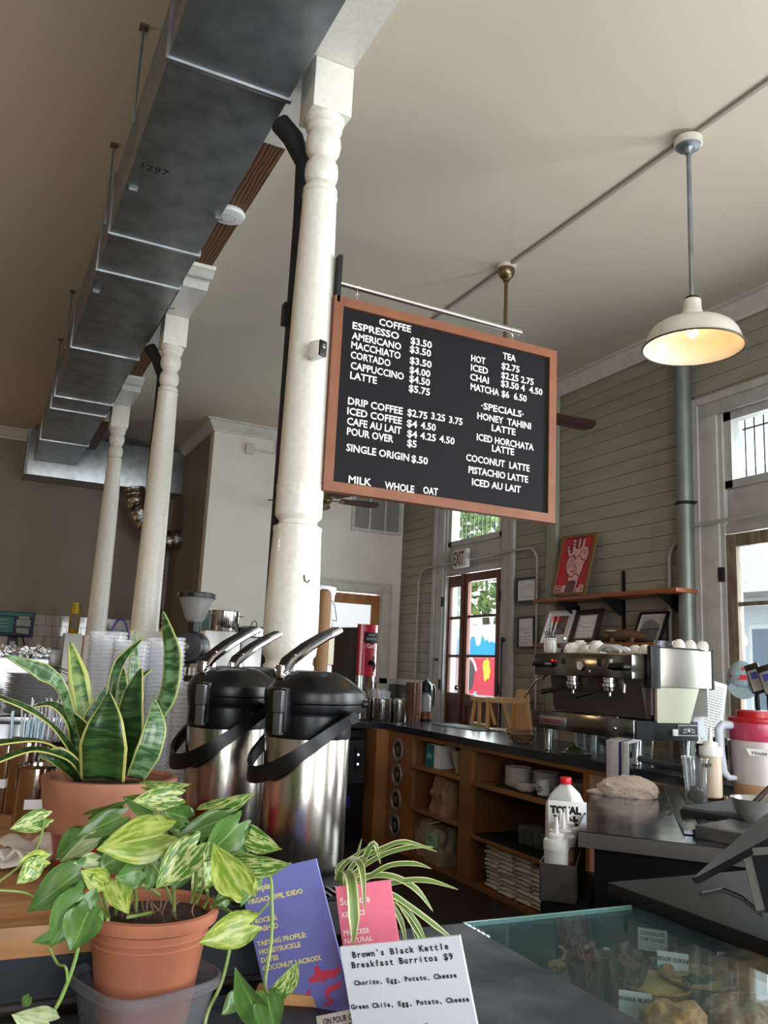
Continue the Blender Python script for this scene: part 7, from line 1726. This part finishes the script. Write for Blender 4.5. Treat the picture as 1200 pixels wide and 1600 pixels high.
for i in range(12):
    x = rnd.uniform(520, 800); vine([(x, rnd.uniform(560, 600), 1.17), (x+rnd.uniform(-30, 30), rnd.uniform(600, 640), 1.16), (x+rnd.uniform(-50, 50), rnd.uniform(640, 690), 1.16)], .0012, 'root', rt)
# ---- spider plant behind the cards
rc = dp(542, 1500, 1.43)
root = thing('spider_plant', 'spider plant with arching cream edged leaves behind the coffee cards', 'potted plant', (.635, 1.283, LZ), 0)
MB().lathe([(.030, .0), (.032, .003), (.042, .06), (.045, .062), (.045, .072), (.041, .072), (.036, .06), (.0, .06)], n=32, cap=False).build('plant_pot', m_terra, root)
sp = leafmat('spider_leaf', (96, 126, 58), (120, 150, 78), (222, 224, 168), .16, noise_s=4, rough=.4, transl=.25)
spd = leafmat('spider_leaf_dark', (44, 66, 36), (66, 88, 46), (150, 156, 104), .16, noise_s=4, rough=.4, transl=.2)
def Q5(x, y): return 380+x/3, 1300+y/3
def sleaf(pts, w, m=sp, face=None, d0=1.40):
    P = [dp(*Q5(*p[:2]), p[2] if len(p) > 2 else d0) for p in pts]
    n = len(P); wd = [w*1.35*(.7 if i == 0 else 1 if i < n-1 else .08)/3*1.35/FPX/2 for i in range(n)]
    ribbon('leaf', P, wd, root, m, face if face is not None else AU-AF*.7, .3, 0, 2, 5)
base = (470, 260, 1.39)
for L_ in [([base, (520, 150), (650, 80), (760, 48), (908, 92)], 20), ([base, (540, 180), (650, 110), (780, 72), (895, 72)], 20), ([base, (560, 230), (680, 160), (800, 150), (882, 172)], 20),
           ([base, (580, 210), (700, 210), (810, 270), (890, 372)], 24), ([base, (600, 270), (720, 235), (860, 228), (1008, 270)], 22), ([base, (540, 230), (560, 150), (612, 55), (644, 150)], 22),
           ([base, (500, 180), (530, 130), (556, 30)], 14), ([base, (440, 220, 1.36), (450, 160, 1.33), (500, 125, 1.25), (555, 170, 1.18), (568, 370, 1.16)], 22), ([base, (450, 230, 1.36), (468, 185, 1.28), (505, 220, 1.18), (520, 400, 1.15), (515, 525, 1.14)], 34),
           ([base, (450, 200), (490, 140), (600, 60)], 20)]:
    sleaf(*L_)
base = (600, 320, 1.40)
for L_ in [([base, (700, 300), (760, 380), (850, 520), (890, 560)], 20), ([base, (680, 290), (780, 350), (900, 440), (1010, 525)], 22), ([base, (680, 330), (740, 420), (770, 560)], 20), ([base, (690, 310), (780, 400), (830, 580)], 20),
           ([base, (660, 350), (700, 440), (730, 560)], 20), ([base, (670, 320), (740, 340), (820, 440), (870, 560)], 18), ([base, (640, 330), (690, 420), (690, 600)], 18)]:
    sleaf(*L_)
base = (60, 240, 1.36)
for L_ in [([(110, 260, 1.38), (60, 290), (-20, 380), (-50, 500)], 22), ([(110, 260, 1.38), (80, 330), (20, 420), (-20, 560)], 20), ([(110, 300, 1.38), (90, 400), (60, 500), (30, 620)], 18), ([(110, 300, 1.38), (110, 420), (90, 560), (60, 700)], 22),
           ([(110, 250, 1.38), (30, 290), (-50, 330), (-120, 450)], 18), ([(110, 320, 1.38), (60, 360), (10, 480), (-60, 640)], 20), ([(110, 340, 1.38), (100, 460), (100, 600), (40, 760)], 20)]:
    sleaf(L_[0], L_[1], spd)
# ================================================================== person in the kitchen
hp_ = at(247, 978, 'y', 8.9)
t = thing('person', 'person with dark curly hair, half hidden behind the middle post', 'person', (hp_.x, 8.9, 0), R_(150))
hz = hp_.z+.02
me = bpy.data.meshes.new('person_body'); K = hz/1.66
J = [(0, 0, .95), (0, 0, 1.15), (0, .01, 1.35), (0, .01, 1.46), (0, -.005, 1.54), (0, -.015, 1.62), (0, -.012, 1.72),
     (.17, 0, 1.40), (.22, -.03, 1.14), (.20, -.20, 1.02), (.19, -.30, 1.02), (-.17, 0, 1.40), (-.22, -.03, 1.14), (-.20, -.20, 1.02), (-.19, -.30, 1.02),
     (.09, 0, .88), (.10, -.01, .48), (.10, .02, .08), (.10, -.12, .03), (-.09, 0, .88), (-.10, -.01, .48), (-.10, .02, .08), (-.10, -.12, .03)]
E_ = [(0, 1), (1, 2), (2, 3), (3, 4), (4, 5), (5, 6), (2, 7), (7, 8), (8, 9), (9, 10), (2, 11), (11, 12), (12, 13), (13, 14), (0, 15), (15, 16), (16, 17), (17, 18), (0, 19), (19, 20), (20, 21), (21, 22)]
rad = [.14, .13, .14, .06, .058, .085, .075, .06, .043, .03, .03, .06, .043, .03, .03, .09, .06, .045, .035, .09, .06, .045, .035]
# five fingers per hand
for h_, sx in ((10, 1), (14, -1)):
    bx, by, bz = J[h_]
    for i in range(5):
        a = len(J); off = (-.03+.015*i)
        if i < 4:
            J += [(bx+off, by-.05, bz+.0), (bx+off, by-.085+abs(i-1.5)*.006, bz-.02)]
        else: J += [(bx-sx*.035, by-.02, bz), (bx-sx*.05, by-.045, bz-.012)]
        rad += [.009, .008]; E_ += [(h_, a), (a, a+1)]
me.from_pydata([(x*K, y*K, z*K) for x, y, z in J], E_, []); ob = bpy.data.objects.new('person_body', me); C.objects.link(ob); ob.parent = t
ob.modifiers.new('skin', 'SKIN'); sv = me.skin_vertices[0].data
for i, r in enumerate(rad): sv[i].radius = (r*K, r*K)
sv[0].use_root = True
sb = ob.modifiers.new('smooth', 'SUBSURF'); sb.levels = sb.render_levels = 2
me.materials.append(M('skin_tone', (176, 126, 104), .6))
MB().ball((0, -.105*K, 1.645*K), (.014, .02, .02), 10).ball((.035, -.09*K, 1.665*K), (.012, .008, .008), 8).ball((-.035, -.09*K, 1.665*K), (.012, .008, .008), 8).box(-.025, .025, -.10*K, -.08*K, 1.595*K, 1.602*K).build('face_features', M('lip_tone', (150, 92, 80), .6), t)
for s_ in (-1, 1): MB().ball((s_*.082*K, -.01, 1.65*K), (.012, .02, .03), 10).build('ear', M('skin_tone', (176, 126, 104), .6), t)
b = MB(); rnd = random.Random(8)
for i in range(150):
    v = Vector((rnd.gauss(0, 1), rnd.gauss(0, 1)+.35, rnd.gauss(0, 1)+.55)).normalized()
    if v.y < -.5 and v.z < .45: continue
    b.ball((v.x*.088, v.y*.098+.005, 1.70*K+v.z*.088), rnd.uniform(.018, .028), 6, nz=.4, seed=i)
b.build('curly_hair', M('dark_brown_hair', (40, 28, 24), .7, noise_=60, bump=.6), t)
MB().lathe([(.15, .95), (.165, 1.1), (.185, 1.35), (.12, 1.44), (.07, 1.455)], n=20, cap=False).build('dark_shirt', M('shirt_charcoal', (50, 52, 58), .8), t).scale = (K, K*.8, K)
